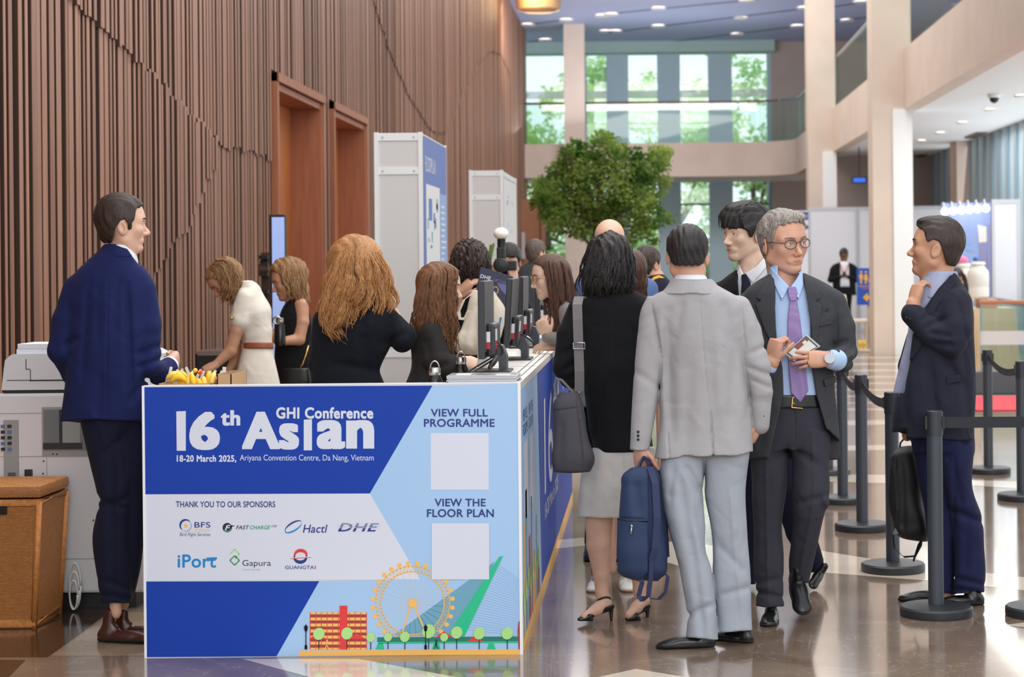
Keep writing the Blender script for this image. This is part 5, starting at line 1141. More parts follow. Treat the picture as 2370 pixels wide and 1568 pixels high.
class Head:
    def __init__(s, B, c, S, yaw, pitch=0, roll=0, **kw):
        s.B = B; s.c = np.array(c, float); s.S = S; s.A = head_axes(yaw, pitch, roll); s.kw = kw
        s.skin = place(skull(**kw), s.c, s.A, S)
    def P(s, x, y, z): return tuple(s.c+s.A@np.array([x, y, z])*s.S)
    def loc(s, S_): return place(S_, s.c, s.A, s.S)
    def hair(s, m, style='short', g=0.035, top=0.0, h=1.6, tex=0.007, seed=1, extra=None, line=None, parent=None):
        H = inter(hair_shell(g, s.kw.get('wd', 1.0), top), poly2(line or HAIRLINE[style], (1, 2)), 0.02)
        if extra: H = uni(0.04, H, *extra)
        r = np.random.RandomState(seed); K = [(r.uniform(40, 95), r.uniform(-20, 20), r.uniform(-20, 20), r.rand()*6) for _ in range(6)]
        H2 = bent(H, lambda x, y, z: sum(np.sin(a*x+b*y+c_*z+p) for a, b, c_, p in K)*tex/2.5, tex)
        return s.B.mesh('hair', [(s.loc(H2), h)], m, parent)
    def face(s, lips=None, brow=None, gaze=0.0, eyes=True):
        sk = skull(**s.kw); B = s.B
        if eyes:
            for e in (-1, 1):
                o = MB(); r = s.S*B.k
                o.sphere(B.w(*s.P(e*0.132, 0.285, -0.004))[:], 0.05*r, 0, 16, 10); o.sphere(B.w(*s.P(e*0.132+gaze*0.024, 0.285+0.0255, -0.006))[:], 0.027*r, 1, 12, 8)
                o.mk('eye', [eye_w, eye_d], B.root, smooth=True)
        def on(P, g): return s.loc(inter(grow(sk, g), poly2(P, (0, 2), 0.1, 1), 0.004))
        if brow:
            for e in (-1, 1): B.mesh('eyebrow', [(on([(e*x, z) for x, z in ((.05, .088), (.12, .106), (.20, .098), (.235, .072), (.20, .078), (.12, .080), (.052, .060))], 0.007), 0.009*s.S)], brow)
        if lips: B.mesh('lips', [(on([(-.105, -.295), (-.05, -.280), (-.018, -.272), (0, -.276), (.018, -.272), (.05, -.280), (.105, -.295), (.05, -.311), (0, -.318), (-.05, -.311)], 0.003), 0.009*s.S)], lips)
eye_w = mat('eye_white', (226, 220, 214), 0.25); eye_d = mat('eye_dark', (36, 24, 18), 0.2)
# ---- a hand: five bent fingers on a palm. u = along the hand, n = out of the back of the hand, t = towards the thumb
def hand(wrist, u, n, L, curl=(20, 25, 30, 35), thumb=(35, 20), wr=None, spread=4, side=1):
    u = np.array(u, float); u /= np.linalg.norm(u); n = np.array(n, float); n -= u*(n@u); n /= np.linalg.norm(n); t = np.cross(u, n)*side
    W = np.array(wrist, float); w = L*0.42; pl = L*0.52
    S = [loft_local(W, u, t, n, [(0.0, w*0.34, w*0.27), (0.3*pl, w*0.46, w*0.30), (0.75*pl, w*0.52, w*0.27), (1.0*pl, w*0.48, w*0.22)])]
    lens = (0.44, 0.49, 0.455, 0.36)
    for i in range(4):
        off = (0.36-0.24*i)*w; b = W+u*pl*(0.97-0.04*abs(i-1))+t*off; a0 = math.radians(spread*(1.5-i))
        d = u*math.cos(a0)+t*math.sin(a0); r = L*(0.047 if i < 3 else 0.040); a = 0.0; P = [(*(b-d*L*0.08), r*1.1), (*b, r*1.08)]
        q = b
        for j, f in enumerate((0.46, 0.30, 0.24)):
            a += math.radians(curl[i])*(0.9 if j == 0 else 1.15); dd = d*math.cos(a)-n*math.sin(a); q = q+dd*L*lens[i]*f; P.append((*q, r*(0.97, 0.9, 0.76)[j]))
        S.append(chain(P))
    a1, a2 = math.radians(thumb[0]), math.radians(thumb[1]); b = W+u*pl*0.22+t*w*0.34-n*w*0.1; r = L*0.058
    d1 = u*math.cos(a1)+t*math.sin(a1)-n*0.25; d1 /= np.linalg.norm(d1); q1 = b+d1*L*0.20; d2 = u*math.cos(a2)+t*math.sin(a2)-n*0.35; d2 /= np.linalg.norm(d2); q2 = q1+d2*L*0.17; q3 = q2+(d2-n*0.15)*L*0.12
    S.append(chain([(*(b-u*L*0.05), r*1.2), (*b, r*1.25), (*q1, r*1.0), (*q2, r*0.9), (*q3, r*0.68)]))
    return uni(L*0.018, *S)
def loft_local(o, u, t, n, st):                               # st rows (distance along u, half width along t, half thickness along n)
    T = np.array(st, float); A = np.stack([t, u, n], 1)
    rows = [(a, -b, b, 0, c) for a, b, c in st]
    return place(loft(rows, 2.4, 1.0), o, A, 1.0)
# ---------------------------------------------------------------- people: materials and shared builders
def skin_mat(name, c): return mat(name, c, 0.5, spec=0.4, noise=0.07, nscale=26, bump=0.08, bscale=500)
sk_fair = skin_mat('skin_fair', (220, 176, 154)); sk_tan = skin_mat('skin_tan', (198, 148, 120)); sk_warm = skin_mat('skin_warm', (206, 156, 132)); sk_pale = skin_mat('skin_pale', (226, 190, 168)); sk_brown = skin_mat('skin_brown', (120, 82, 64)); sk_leg = mat('skin_stocking', (190, 158, 140), 0.4)
lip_m = mat('lip_rose', (188, 120, 104), 0.45); lip_r = mat('lip_red', (180, 70, 66), 0.35); brow_d = mat('brow_dark', (70, 50, 42), 0.8); brow_g = mat('brow_grey', (134, 106, 92), 0.8)
def hair_mat(name, c1, c2, st=(26, 26, 3), rough=0.5):
    if name in MATS: return MATS[name]
    m = mat(name, c1, rough, spec=0.5, noise=0.2, nscale=9, bump=0.5, bscale=16, stretch=st, col2=c2); return m
h_black = hair_mat('hair_black', (40, 34, 34), (14, 11, 12)); h_dkbr = hair_mat('hair_dark_brown', (66, 48, 40), (24, 17, 15)); h_brown = hair_mat('hair_brown', (140, 92, 56), (74, 46, 28)); h_auburn = hair_mat('hair_auburn', (206, 150, 92), (128, 78, 42)); h_blond = hair_mat('hair_dark_blond', (176, 132, 84), (92, 64, 42)); h_grey = hair_mat('hair_grey', (176, 168, 160), (84, 78, 74)); h_ches = hair_mat('hair_chestnut', (104, 66, 48), (44, 28, 22)); h_slate = hair_mat('hair_greying', (120, 104, 94), (54, 46, 42))
def cloth(name, c, n=0.10, ns=420, r=0.85, b=0.12): return mat(name, c, r, spec=0.25, noise=n, nscale=ns, bump=b, bscale=700, sheen=0.03, wrinkle=0.55)
c_navy = cloth('suit_navy', (21, 30, 78)); c_navy2 = cloth('trousers_navy', (20, 23, 46)); c_lgrey = cloth('suit_light_grey', (164, 162, 165), 0.08); c_lgrey2 = cloth('trousers_light_grey', (158, 164, 174), 0.08)
c_black = cloth('cloth_black', (18, 18, 22)); c_charc = cloth('suit_charcoal', (60, 61, 66), 0.14); c_charc2 = cloth('trousers_charcoal', (54, 54, 64), 0.12); c_dknavy = cloth('suit_dark_navy', (34, 36, 50), 0.16); c_dknavy2 = cloth('trousers_dark_navy', (27, 32, 66))
c_skirt = cloth('skirt_pale_grey', (208, 202, 198)); c_white = cloth('cotton_white', (226, 228, 234), 0.03); c_blue = cloth('shirt_pale_blue', (172, 196, 232), 0.04); c_cream = cloth('dress_cream', (232, 224, 212), 0.05); c_grblz = cloth('blazer_grey', (132, 128, 124)); c_bshirt = cloth('shirt_mid_blue', (84, 108, 156)); c_dblouse = cloth('blouse_charcoal', (50, 46, 46)); c_dgrey = cloth('suit_dark_grey', (66, 68, 74)); c_teal = cloth('top_blue_black', (17, 21, 30))
l_black = mat('leather_black', (22, 22, 24), 0.28, bump=0.08, bscale=160); l_brown = mat('leather_oxblood', (72, 36, 30), 0.3, noise=0.2, nscale=20); l_sole = mat('sole_dark', (26, 24, 24), 0.6); l_tan = mat('belt_tan', (150, 84, 56), 0.5)
gold_m = mat('gold_metal', (214, 176, 104), 0.25, metal=1.0); frame_m = mat('glasses_frame', (84, 56, 46), 0.35); lens_m = glass_mat('lens_glass', (244, 246, 246), 0.07)
def patch(S, P, r, hi=0.0, lo=-1e4): return inter(grow(S, r), poly2(P, (0, 1), lo, hi), 1.0)
def px_(B, m): return m/B.k
def gy(B, x, z=0.0): return (CH/(B.k*(1+z/F))-(x-PX)*ST)/CT+PY
def core(B, neck, pelvis, arms=(), legs=(), h=7):
    S = [chain([(*neck, px_(B, .038)), ((neck[0]*2+pelvis[0])/3, (neck[1]*2+pelvis[1])/3, (neck[2]*2+pelvis[2])/3, px_(B, .075)), (*pelvis, px_(B, .05))])]
    for a in arms: S.append(chain([(*p, px_(B, r)) for p, r in zip(a, (.038, .034, .026, .024))]))
    for l in legs: S.append(chain([(*p, px_(B, r)) for p, r in zip(l, (.045, .036, .026))]))
    return (uni(5, *S), h)
def shoe(B, heel, toe, m, up=(0, -1, 0), sole=True, wide=1.0, name='shoe', flat=True, ankle=0.30):
    h, t = np.array(heel, float), np.array(toe, float)
    if flat: h[1] = gy(B, h[0], h[2])-1; t[1] = gy(B, t[0], t[2])-1
    u = t-h; L = np.linalg.norm(u); u /= L; n = np.array(up, float); n -= u*(n@u); n /= np.linalg.norm(n); s = np.cross(u, n); A = np.stack([s, u, n], 1)
    U_ = uni(0.05, ell((0, .15, .09), (.125*wide, .16, .15)), ell((0, .48, .06), (.15*wide, .42, .135)), ell((0, .80, .045), (.150*wide, .21, .085)), ell((0, .22, .19), (.095, .15, .12)), cone((0, .17, .15), (0, .19, ankle), .11, .10))
    U_ = inter(U_, poly2([(-1, 0.0), (2, 0.0), (2, 1), (-1, 1)], (1, 2)), 0.01)
    o = B.mesh(name, [(place(U_, h, A, L), L*0.022)], m)
    if sole:
        So = inter(grow(U_, 0.014), poly2([(-1, -0.012), (2, -0.012), (2, 0.05), (-1, 0.05)], (1, 2)), 0.004); B.mesh('sole', [(place(So, h, A, L), L*0.022)], l_sole, o)
    return o
def glasses(H, m, lens=True, rx=0.10, rz=0.080, y=0.405, z=-0.03):
    T = []
    for e in (-1, 1):
        T.append(([H.P(e*0.145+rx*math.cos(a)*(1 if abs(math.cos(a)) < .7 else 1.0), y-0.035*abs(math.cos(a))*(1 if e*math.cos(a) > 0 else 0), z+rz*math.sin(a)) for a in [2*math.pi*i/20 for i in range(21)]], 0.0075*H.S))
        T.append(([H.P(e*0.243, y-0.035, z+0.025), H.P(e*0.33, 0.22, z+0.035), H.P(e*0.352, -0.03, z+0.04), H.P(e*0.345, -0.09, z-0.01)], 0.007*H.S))
    T.append(([H.P(-0.05, y, z+0.015), H.P(0, y+0.012, z+0.03), H.P(0.05, y, z+0.015)], 0.007*H.S))
    o = H.B.tubes('glasses', T, m, 6)
    if lens:
        for e in (-1, 1): MB().poly([H.B.w(*H.P(e*0.145+rx*math.cos(a), y-0.02*(1 if e*math.cos(a) > 0.5 else 0), z+rz*math.sin(a)))[:] for a in [2*math.pi*i/16 for i in range(16)]], 0).mk('lens', [lens_m], o)
    return o
def strands(B, guides, n, r, m, seed=1, wave=5, wl=60, jit=6, name='hair_strands', flat=0.55, taper=0.25):
    rg_ = random.Random(seed); G = [np.array(g_, float) for g_ in guides]; T = []
    def res(g_, k=14):
        t = np.linspace(0, len(g_)-1, k); return np.stack([np.interp(t, range(len(g_)), g_[:, i]) for i in range(3)], 1)
    G = [res(g_) for g_ in G]
    for k in range(n):
        q = rg_.random()*(len(G)-1); i = min(int(q), len(G)-2); f = q-i; P = G[i]*(1-f)+G[i+1]*f; ph = rg_.random()*6.3; jx, jy, jz = rg_.gauss(0, jit), rg_.gauss(0, jit*0.6), rg_.gauss(0, jit*0.6); a = wave*rg_.uniform(0.6, 1.1); L = 0; out = []; cl = int(q*7)+31*seed; rc2 = random.Random(cl); ph = rc2.random()*6.3+rg_.gauss(0, 0.35); cx2, cz2 = rc2.gauss(0, jit), rc2.gauss(0, jit*0.6); jx, jz = cx2+jx*0.45, cz2+jz*0.5; end = rg_.randint(10, 14)
        for j in range(end):
            if j: L += np.linalg.norm(P[j]-P[j-1])
            s = j/(len(P)-1); out.append((P[j][0]+jx*(0.3+0.7*s)+a*s*math.sin(L/wl*6.28+ph), P[j][1]+jy*s, P[j][2]+jz*(0.3+0.7*s)+a*s*math.cos(L/wl*6.28+ph)))
        T.append((out, [r*(0.5 if j == 0 else 1.0 if j < len(out)*0.75 else max(taper, 1.0-(j-len(out)*0.75)/(len(out)*0.3))) for j in range(len(out))]))
    return B.tubes(name, T, m, 6, flat=flat)
def legs_simple(B, cx, hip, half, m_t, m_s, dx=0.09, depth=0.0, spread=0.02, toe=(0.0, -1.0), name='trousers', shoes=True):
    w = px_(B, half); g_ = gy(B, cx); L = []
    for e in (-1, 1):
        x = cx+e*px_(B, dx); xe = cx+e*px_(B, dx+spread); y2 = g_-px_(B, 0.06); ym = (hip+y2)/2
        L.append(loft([(hip, x-w*0.85, x+w*0.85, depth, w*0.95), (hip*0.7+ym*0.3, x-w*0.72, x+w*0.72, depth, w*0.8), (ym, (x+xe)/2-w*0.55, (x+xe)/2+w*0.55, depth, w*0.62), (y2, xe-w*0.48, xe+w*0.48, depth, w*0.55)]))
    o = B.mesh(name, [(bent(uni(6, *L), folds(px_(B, .004), px_(B, .05), px_(B, .10), px_(B, .05), 3), 3), px_(B, .011))], m_t)
    for e in (-1, 1) if shoes else ():
        xe = cx+e*px_(B, dx+spread); Ls = px_(B, .27); h = (xe-toe[0]*Ls*0.3, g_, depth-toe[1]*Ls*0.3); shoe(B, h, (h[0]+toe[0]*Ls, g_, h[2]+toe[1]*Ls), m_s, sole=False)
    return o
# ---------------------------------------------------------------- man in the navy suit, far left, looking right
B = Body('person', 'man in a navy suit standing behind the counter\'s left end', 'person', 8.09, 265)
Hd = Head(B, (283, 519, 0), 136, 98, 2, 2, nose=1.05); Hd.m_skin = sk_fair
neck = chain([(290, 545, 6, 34), (280, 585, 4, 35), (268, 625, 4, 40)])
hnd = hand((385, 850, 62), (0.42, -0.35, 0.75), (0.85, 0.2, -0.45), 100, (78, 82, 85, 85), (50, -10), side=1)
B.mesh('body', [(uni(8, Hd.skin, neck), 1.7), (hnd, 1.6), core(B, (258, 620, 5), (262, 960, 5), [[(175, 680, 5), (142, 810, 0), (190, 880, 70), (250, 870, 130)], [(325, 675, 0), (340, 850, -5), (385, 848, 58)]], [[(240, 970, 0), (262, 1180, 0), (268, 1420, 0)], [(300, 970, 10), (305, 1180, 10), (285, 1400, 40)]])], sk_fair)
Hd.hair(h_dkbr, 'short', 0.036, 0.01); Hd.face(lips=lip_m, brow=brow_d)
B.mesh('shirt_collar', [(loft([(566, 246, 304, 4, 40), (585, 238, 314, 4, 44), (612, 234, 320, 4, 44), (626, 234, 316, 4, 42)], 2.1), 2.2)], c_white)
jk = loft([(572, 246, 300, 6, 36), (586, 228, 316, 6, 50), (606, 204, 322, 4, 58), (630, 178, 340, 2, 64), (665, 160, 350, 0, 70), (740, 155, 350, 0, 74), (830, 153, 350, 0, 72), (900, 150, 346, 0, 72), (976, 140, 350, 0, 78)])
jk = sub(jk, poly2([(262, 560), (290, 575), (322, 616), (350, 600), (300, 540)], (0, 1)), 6)
jk = uni(9, jk, chain([(178, 672, 4, 33), (155, 745, 2, 34), (142, 812, 2, 31), (172, 862, 48, 29), (215, 872, 100, 25)], 6), chain([(322, 672, -4, 35), (334, 755, -10, 38), (342, 845, -14, 37), (366, 862, 20, 30), (386, 853, 52, 26)], 6))
cr = creases([(250, 640, 246, 975, 2.2, 2.2), (205, 660, 190, 880, 9, 4), (292, 660, 305, 930, 9, 5), (275, 630, 262, 780, 14, 3), (225, 640, 228, 800, 14, 2.5), (318, 820, 372, 800, 8, 4), (320, 850, 378, 830, 7, 4), (330, 880, 372, 870, 7, 3), (300, 930, 340, 870, 9, 4), (150, 800, 185, 780, 8, 3), (235, 860, 225, 970, 12, 3)])
B.mesh('jacket', [(bent(bent(jk, folds(2.6, 34, 70, 40, 4), 5), cr, 5), 3.0)], c_navy)
B.mesh('jacket_collar', [(bent(sub(loft([(566, 240, 296, 8, 42), (584, 226, 318, 6, 54), (596, 218, 326, 4, 58)], 2.1, 5), poly2([(262, 552), (288, 566), (334, 632), (360, 600), (300, 540)], (0, 1)), 2), folds(1, 30, 30, 30, 2), 1), 2.2)], c_navy)
B.mesh('shirt_cuff', [(cone((380, 856, 44), (391, 848, 60), 25, 23), 2.0)], c_white)
tr = uni(8, loft([(950, 180, 335, 0, 66), (1000, 190, 300, 0, 62), (1080, 208, 302, -4, 52), (1160, 222, 306, -6, 48), (1240, 213, 300, -2, 46), (1330, 222, 306, 2, 42), (1400, 231, 309, 4, 42)]), loft([(950, 200, 352, 10, 62), (1010, 235, 352, 12, 58), (1160, 256, 344, 14, 46), (1300, 252, 328, 26, 42), (1392, 246, 312, 34, 42)]))
B.mesh('trousers', [(bent(bent(tr, folds(2.4, 30, 60, 40, 7), 4), creases([(258, 1010, 262, 1390, 9, 3), (215, 1150, 290, 1180, 8, 4), (220, 1180, 300, 1150, 8, 3), (232, 1340, 300, 1365, 8, 3), (230, 1375, 300, 1388, 7, 3), (300, 1000, 230, 1060, 10, 3)]), 5), 3.2)], c_navy2)
shoe(B, (226, 0, 8), (362, 0, -20), l_brown, ankle=0.46, wide=1.15); shoe(B, (258, 0, 58), (392, 0, 44), l_brown, ankle=0.4)
# ---------------------------------------------------------------- man in the light grey suit, back view
B = Body('person', 'man in a light grey suit seen from behind, holding a blue backpack', 'person', 7.92, 1630)
Hd = Head(B, (1591, 590, 6), 136, 180, -4, 0, wd=1.02); Hd.m_skin = sk_warm
hl = hand((1481, 1036, -8), (0.12, 1, 0.05), (-0.75, 0, -0.6), 104, (80, 85, 88, 88), (40, 10), side=-1)
hr_ = hand((1757, 978, 16), (-0.35, 0.85, 0.35), (0.9, 0.2, -0.1), 96, (60, 65, 70, 70), (30, 10))
B.mesh('body', [(uni(9, Hd.skin, chain([(1592, 605, 8, 36), (1598, 650, 4, 36), (1602, 690, 2, 44)])), 1.8), (hl, 1.7), (hr_, 1.8), core(B, (1600, 670, 0), (1632, 1040, 0), [[(1515, 720, 0), (1503, 850, -2), (1482, 1030, -8)], [(1712, 720, 0), (1752, 850, -6), (1757, 978, 14)]], [[(1580, 1060, -10), (1592, 1230, -18), (1620, 1460, -30)], [(1680, 1060, 4), (1688, 1230, 6), (1703, 1450, 2)]])], sk_warm)
Hd.hair(h_black, None, 0.034, 0.0, line=[(0.60, 0.80), (0.37, 0.36), (0.18, 0.24), (0.15, 0.10), (0.09, 0.03), (0.06, 0.0), (0.02, 0.09), (-0.08, 0.07), (-0.15, -0.05), (-0.22, -0.17), (-0.30, -0.21), (-0.8, -0.22), (-0.8, 0.9)])
B.mesh('shirt_collar', [(loft([(636, 1562, 1632, 4, 40), (652, 1558, 1640, 2, 46), (676, 1552, 1650, 0, 52)], 2.1, 3), 2.0)], c_white)
jk = loft([(655, 1562, 1648, 4, 42), (666, 1546, 1668, 2, 52), (684, 1516, 1700, 0, 58), (704, 1500, 1716, 0, 62), (740, 1502, 1722, 0, 66), (820, 1522, 1724, 2, 70), (900, 1528, 1732, 0, 68), (980, 1526, 1742, 0, 70), (1062, 1514, 1747, 0, 78)])
jk = sub(jk, poly2([(1500, 1072), (1520, 1078), (1580, 1060), (1700, 1054), (1760, 1047), (1760, 1090), (1500, 1100)], (0, 1)))
aL = loft([(690, 1500, 1540, 0, 22), (712, 1488, 1546, 0, 30), (770, 1478, 1541, 0, 36), (850, 1470, 1533, -2, 35), (950, 1463, 1523, -6, 32), (1042, 1458, 1503, -8, 27)])
aR = chain([(1706, 716, 0, 30), (1728, 770, 0, 33), (1754, 850, -6, 32), (1762, 905, 4, 29), (1759, 984, 14, 23)], 5)
jk = uni(5, jk, aL, aR)
cr = creases([(1617, 685, 1641, 960, 1.6, 2.0), (1644, 955, 1652, 1070, 2.2, 6), (1508, 705, 1532, 830, 2.5, 3.5), (1532, 830, 1508, 1055, 4, 4), (1714, 700, 1726, 810, 2.5, 3), (1545, 720, 1556, 1020, 13, 4.5), (1580, 690, 1560, 800, 11, 3), (1672, 690, 1700, 810, 13, 4), (1700, 800, 1690, 1000, 13, 3.5), (1598, 820, 1590, 1050, 16, 2.5), (1660, 760, 1668, 980, 14, -2.5), (1528, 740, 1535, 960, 9, -2.5), (1730, 850, 1785, 870, 7, 4), (1740, 880, 1785, 900, 6, 3), (1735, 820, 1775, 800, 7, 3), (1470, 860, 1530, 900, 9, 2), (1545, 1000, 1549, 1065, 2, 3)])
B.mesh('jacket', [(bent(bent(jk, folds(2.2, 32, 90, 45, 11), 4), cr, 6), 2.8)], c_lgrey)
B.mesh('jacket_collar', [(bent(sub(loft([(647, 1553, 1648, 2, 48), (662, 1545, 1662, 0, 56), (682, 1528, 1682, -2, 61)], 2.15, 4), ell((1600, 700, -70), (70, 22, 30))), folds(0.8, 25, 25, 25, 5), 1), 2.0)], c_lgrey)
for k in range(3): o = MB(); o.sphere(B.w(1477, 1000+k*9, -36)[:], 3.4*B.k, 0, 10, 7); o.mk('cuff_button', [blk], B.root, smooth=True)
for k in range(2): o = MB(); o.sphere(B.w(1769-k*2, 955+k*8, -8)[:], 3.2*B.k, 0, 10, 7); o.mk('cuff_button', [blk], B.root, smooth=True)
tr = uni(7, loft([(1044, 1532, 1640, -4, 50), (1100, 1527, 1634, -8, 57), (1150, 1532, 1628, -12, 52), (1232, 1549, 1635, -18, 47), (1333, 1574, 1647, -24, 42), (1433, 1588, 1657, -30, 40), (1481, 1583, 1661, -34, 43)]), loft([(1044, 1618, 1734, 4, 50), (1132, 1628, 1722, 6, 52), (1232, 1645, 1730, 6, 47), (1333, 1652, 1738, 4, 42), (1433, 1660, 1743, 2, 40), (1464, 1660, 1745, 0, 42)]))
cr = creases([(1570, 1090, 1600, 1280, 12, 4), (1600, 1250, 1628, 1470, 10, 3.5), (1690, 1130, 1702, 1290, 5, -3), (1702, 1290, 1722, 1455, 5, -3), (1585, 1075, 1622, 1140, 9, 5), (1560, 1080, 1550, 1160, 9, 3), (1610, 1180, 1640, 1300, 9, 4), (1585, 1430, 1650, 1400, 9, 4), (1662, 1260, 1725, 1330, 10, 3), (1665, 1380, 1735, 1360, 9, 3), (1628, 1065, 1632, 1130, 4, 4)])
B.mesh('trousers', [(bent(bent(tr, folds(2.4, 30, 70, 40, 13), 4), cr, 6), 3.0)], c_lgrey2)
g_ = gy(B, 1600); shoe(B, (1655, g_, -30), (1520, g_, -48), l_black); shoe(B, (1742, g_, 6), (1648, g_, 60), l_black)
# backpack hanging from his hand
c_bag = mat('backpack_navy', (34, 52, 88), 0.7, bump=0.2, bscale=900); c_bag2 = mat('backpack_strap_navy', (40, 48, 84), 0.75)
K = Body('backpack', 'navy blue backpack hanging from the hand of the man in light grey', 'backpack', 7.86, 1485, z0=0.23)
bdy = loft([(1082, 1462, 1516, 2, 26), (1096, 1444, 1526, 2, 38), (1130, 1438, 1530, 2, 46), (1180, 1434, 1534, 2, 52), (1240, 1430, 1539, 2, 55), (1300, 1432, 1543, 2, 56), (1330, 1442, 1538, 2, 48), (1344, 1462, 1522, 2, 36)], 2.8)
pk = patch(bdy, [(1428, 1205), (1500, 1208), (1500, 1325), (1480, 1346), (1430, 1330)], 6, 0)
B2 = creases([(1502, 1090, 1506, 1330, 2.5, 4), (1430, 1200, 1500, 1204, 2, 3), (1470, 1110, 1480, 1195, 12, 3), (1450, 1230, 1460, 1320, 12, 3)])
K.mesh('bag_body', [(bent(bent(bdy, folds(2, 30, 40, 30, 9), 3), B2, 4), 2.6)], c_bag); K.mesh('front_pocket', [(bent(pk, folds(1.5, 25, 35, 30, 10), 2), 2.4)], c_bag)
K.tubes('zip_pull', [([(1460, 1216, -58), (1462, 1218, -62), (1464, 1220, -62)], 3), ([(1462, 1220, -62), (1460, 1238, -62)], 2.2)], steel, 8); K.tubes('zip', [([(1432, 1203, -44), (1450, 1205, -56), (1500, 1208, -56)], 1.6)], blk, 6)
K.strap('grab_handle', [(1474, 1092, -10), (1482, 1072, -4), (1490, 1058, 0), (1500, 1064, 4), (1508, 1094, 8)], 22, 5, (0.2, 0, 1), c_bag2)
K.strap('shoulder_strap', [(1505, 1085, -30), (1516, 1120, -54), (1520, 1200, -64), (1516, 1270, -62), (1508, 1295, -56)], 16, 5, (1, 0, 0.3), c_bag2)
K.strap('shoulder_strap', [(1522, 1090, 10), (1534, 1140, 6), (1541, 1220, 6), (1545, 1290, 4)], 14, 5, (0.4, 0, 1), c_bag2)
K.strap('dangling_strap', [(1508, 1292, -56), (1506, 1340, -50), (1500, 1380, -44), (1486, 1392, -42), (1478, 1380, -40), (1486, 1350, -40), (1482, 1336, -40)], 11, 2.2, (1, 0, 0.4), c_bag2)
K.strap('dangling_strap', [(1530, 1318, -10), (1546, 1336, -10), (1540, 1372, -12), (1524, 1388, -14), (1508, 1386, -14)], 8, 2.2, (0.8, 0.3, 0.4), c_bag2)
# ---------------------------------------------------------------- woman in the black jacket, back view
B = Body('person', 'woman with a black bob and black jacket seen from behind, pale skirt', 'person', 8.45, 1420)
Hd = Head(B, (1412, 610, 0), 128, 176, -8, 0); Hd.m_skin = sk_fair
legL = chain([(1388, 1170, 0, 36), (1386, 1215, 0, 31), (1386, 1262, 0, 29), (1392, 1333, 2, 19), (1393, 1372, 2, 15), (1398, 1398, 4, 17), (1380, 1412, -14, 14), (1352, 1428, -34, 9)], 4)
legR = chain([(1486, 1170, 40, 36), (1485, 1262, 40, 28), (1481, 1333, 40, 19), (1480, 1366, 40, 15), (1486, 1392, 42, 17), (1472, 1408, 20, 14), (1455, 1424, 0, 9)], 4)
B.mesh('body', [(uni(9, Hd.skin, chain([(1412, 630, 2, 30), (1414, 680, 0, 34)])), 2.2), (uni(2, legL, legR), 2.2), core(B, (1414, 690, 0), (1430, 1040, 0), [[(1338, 720, 0), (1308, 850, -4), (1345, 868, 105)], [(1490, 720, 0), (1500, 860, 0), (1482, 858, 95)]]), (hand((1350, 866, 112), (0.6, -0.2, 0.8), (-0.6, -0.2, 0.4), 90, (40, 45, 50, 50)), 2.4)], sk_leg if False else sk_fair)
hv = uni(14, ell((1412, 596, -2), (52, 60, 68)), ell((1406, 640, -4), (58, 42, 64)), ell((1388, 658, -4), (40, 36, 50)), ell((1432, 652, -6), (38, 34, 46)), ell((1404, 678, 0), (42, 22, 44)))
hv = bent(hv, lambda x, y, z: 3.5*np.sin(x*.16+y*.05)*np.sin(y*.09+z*.08)+2*np.sin(x*.35+z*.2), 5)
B.mesh('hair', [(hv, 2.2)], h_black)
G = []
for a in range(-60, 61, 12):
    s, c = math.sin(math.radians(a)), math.cos(math.radians(a)); G.append([(1412+4*s, 536, 14-8*c), (1412+36*s, 548, 4-44*c), (1412+50*s, 580, -64*c), (1410+60*s, 625, -70*c), (1406+62*s, 665, -68*c), (1404+48*s, 692, -52*c)])
for e in (-1, 1): G.insert(0 if e < 0 else len(G), [(1412, 537, 10), (1412+e*34, 550, 4), (1412+e*51, 590, 0), (1410+e*60, 635, 0), (1406+e*62, 668, 0), (1408+e*46, 690, 0)])
strands(B, G, 620, 1.4, h_black, 3, 5, 50, 5)
B.mesh('blouse_collar', [(loft([(655, 1388, 1452, 0, 38), (674, 1380, 1462, 0, 44)], 2.1, 3), 2.2)], c_white)
jk = loft([(666, 1382, 1454, 0, 38), (680, 1352, 1478, 0, 48), (700, 1326, 1496, 0, 56), (735, 1326, 1502, 0, 62), (830, 1338, 1500, 0, 66), (900, 1346, 1500, 0, 62), (980, 1358, 1506, 0, 66), (1050, 1374, 1514, 0, 72)])
jk = uni(8, jk, chain([(1340, 716, 0, 27), (1320, 775, -4, 31), (1309, 850, -6, 29), (1322, 872, 40, 27), (1342, 868, 96, 22)], 6), chain([(1488, 716, 0, 27), (1498, 790, 0, 31), (1500, 850, 0, 29), (1484, 858, 90, 22)], 6))
B.mesh('jacket', [(bent(bent(jk, folds(2.4, 36, 60, 40, 15), 4), creases([(1345, 760, 1352, 1000, 9, 4), (1420, 690, 1430, 1045, 2.5, 1.5), (1300, 820, 1345, 800, 8, 4), (1300, 860, 1340, 835, 7, 4), (1390, 900, 1380, 1040, 14, 3)]), 5), 3.2)], c_black)
B.mesh('skirt', [(bent(loft([(1034, 1374, 1514, 0, 66), (1075, 1350, 1520, 4, 72), (1130, 1341, 1522, 6, 74), (1200, 1338, 1514, 8, 68)]), creases([(1442, 1050, 1440, 1200, 2.5, 3), (1370, 1060, 1362, 1200, 14, 3)]), 4), 3.2)], c_skirt)
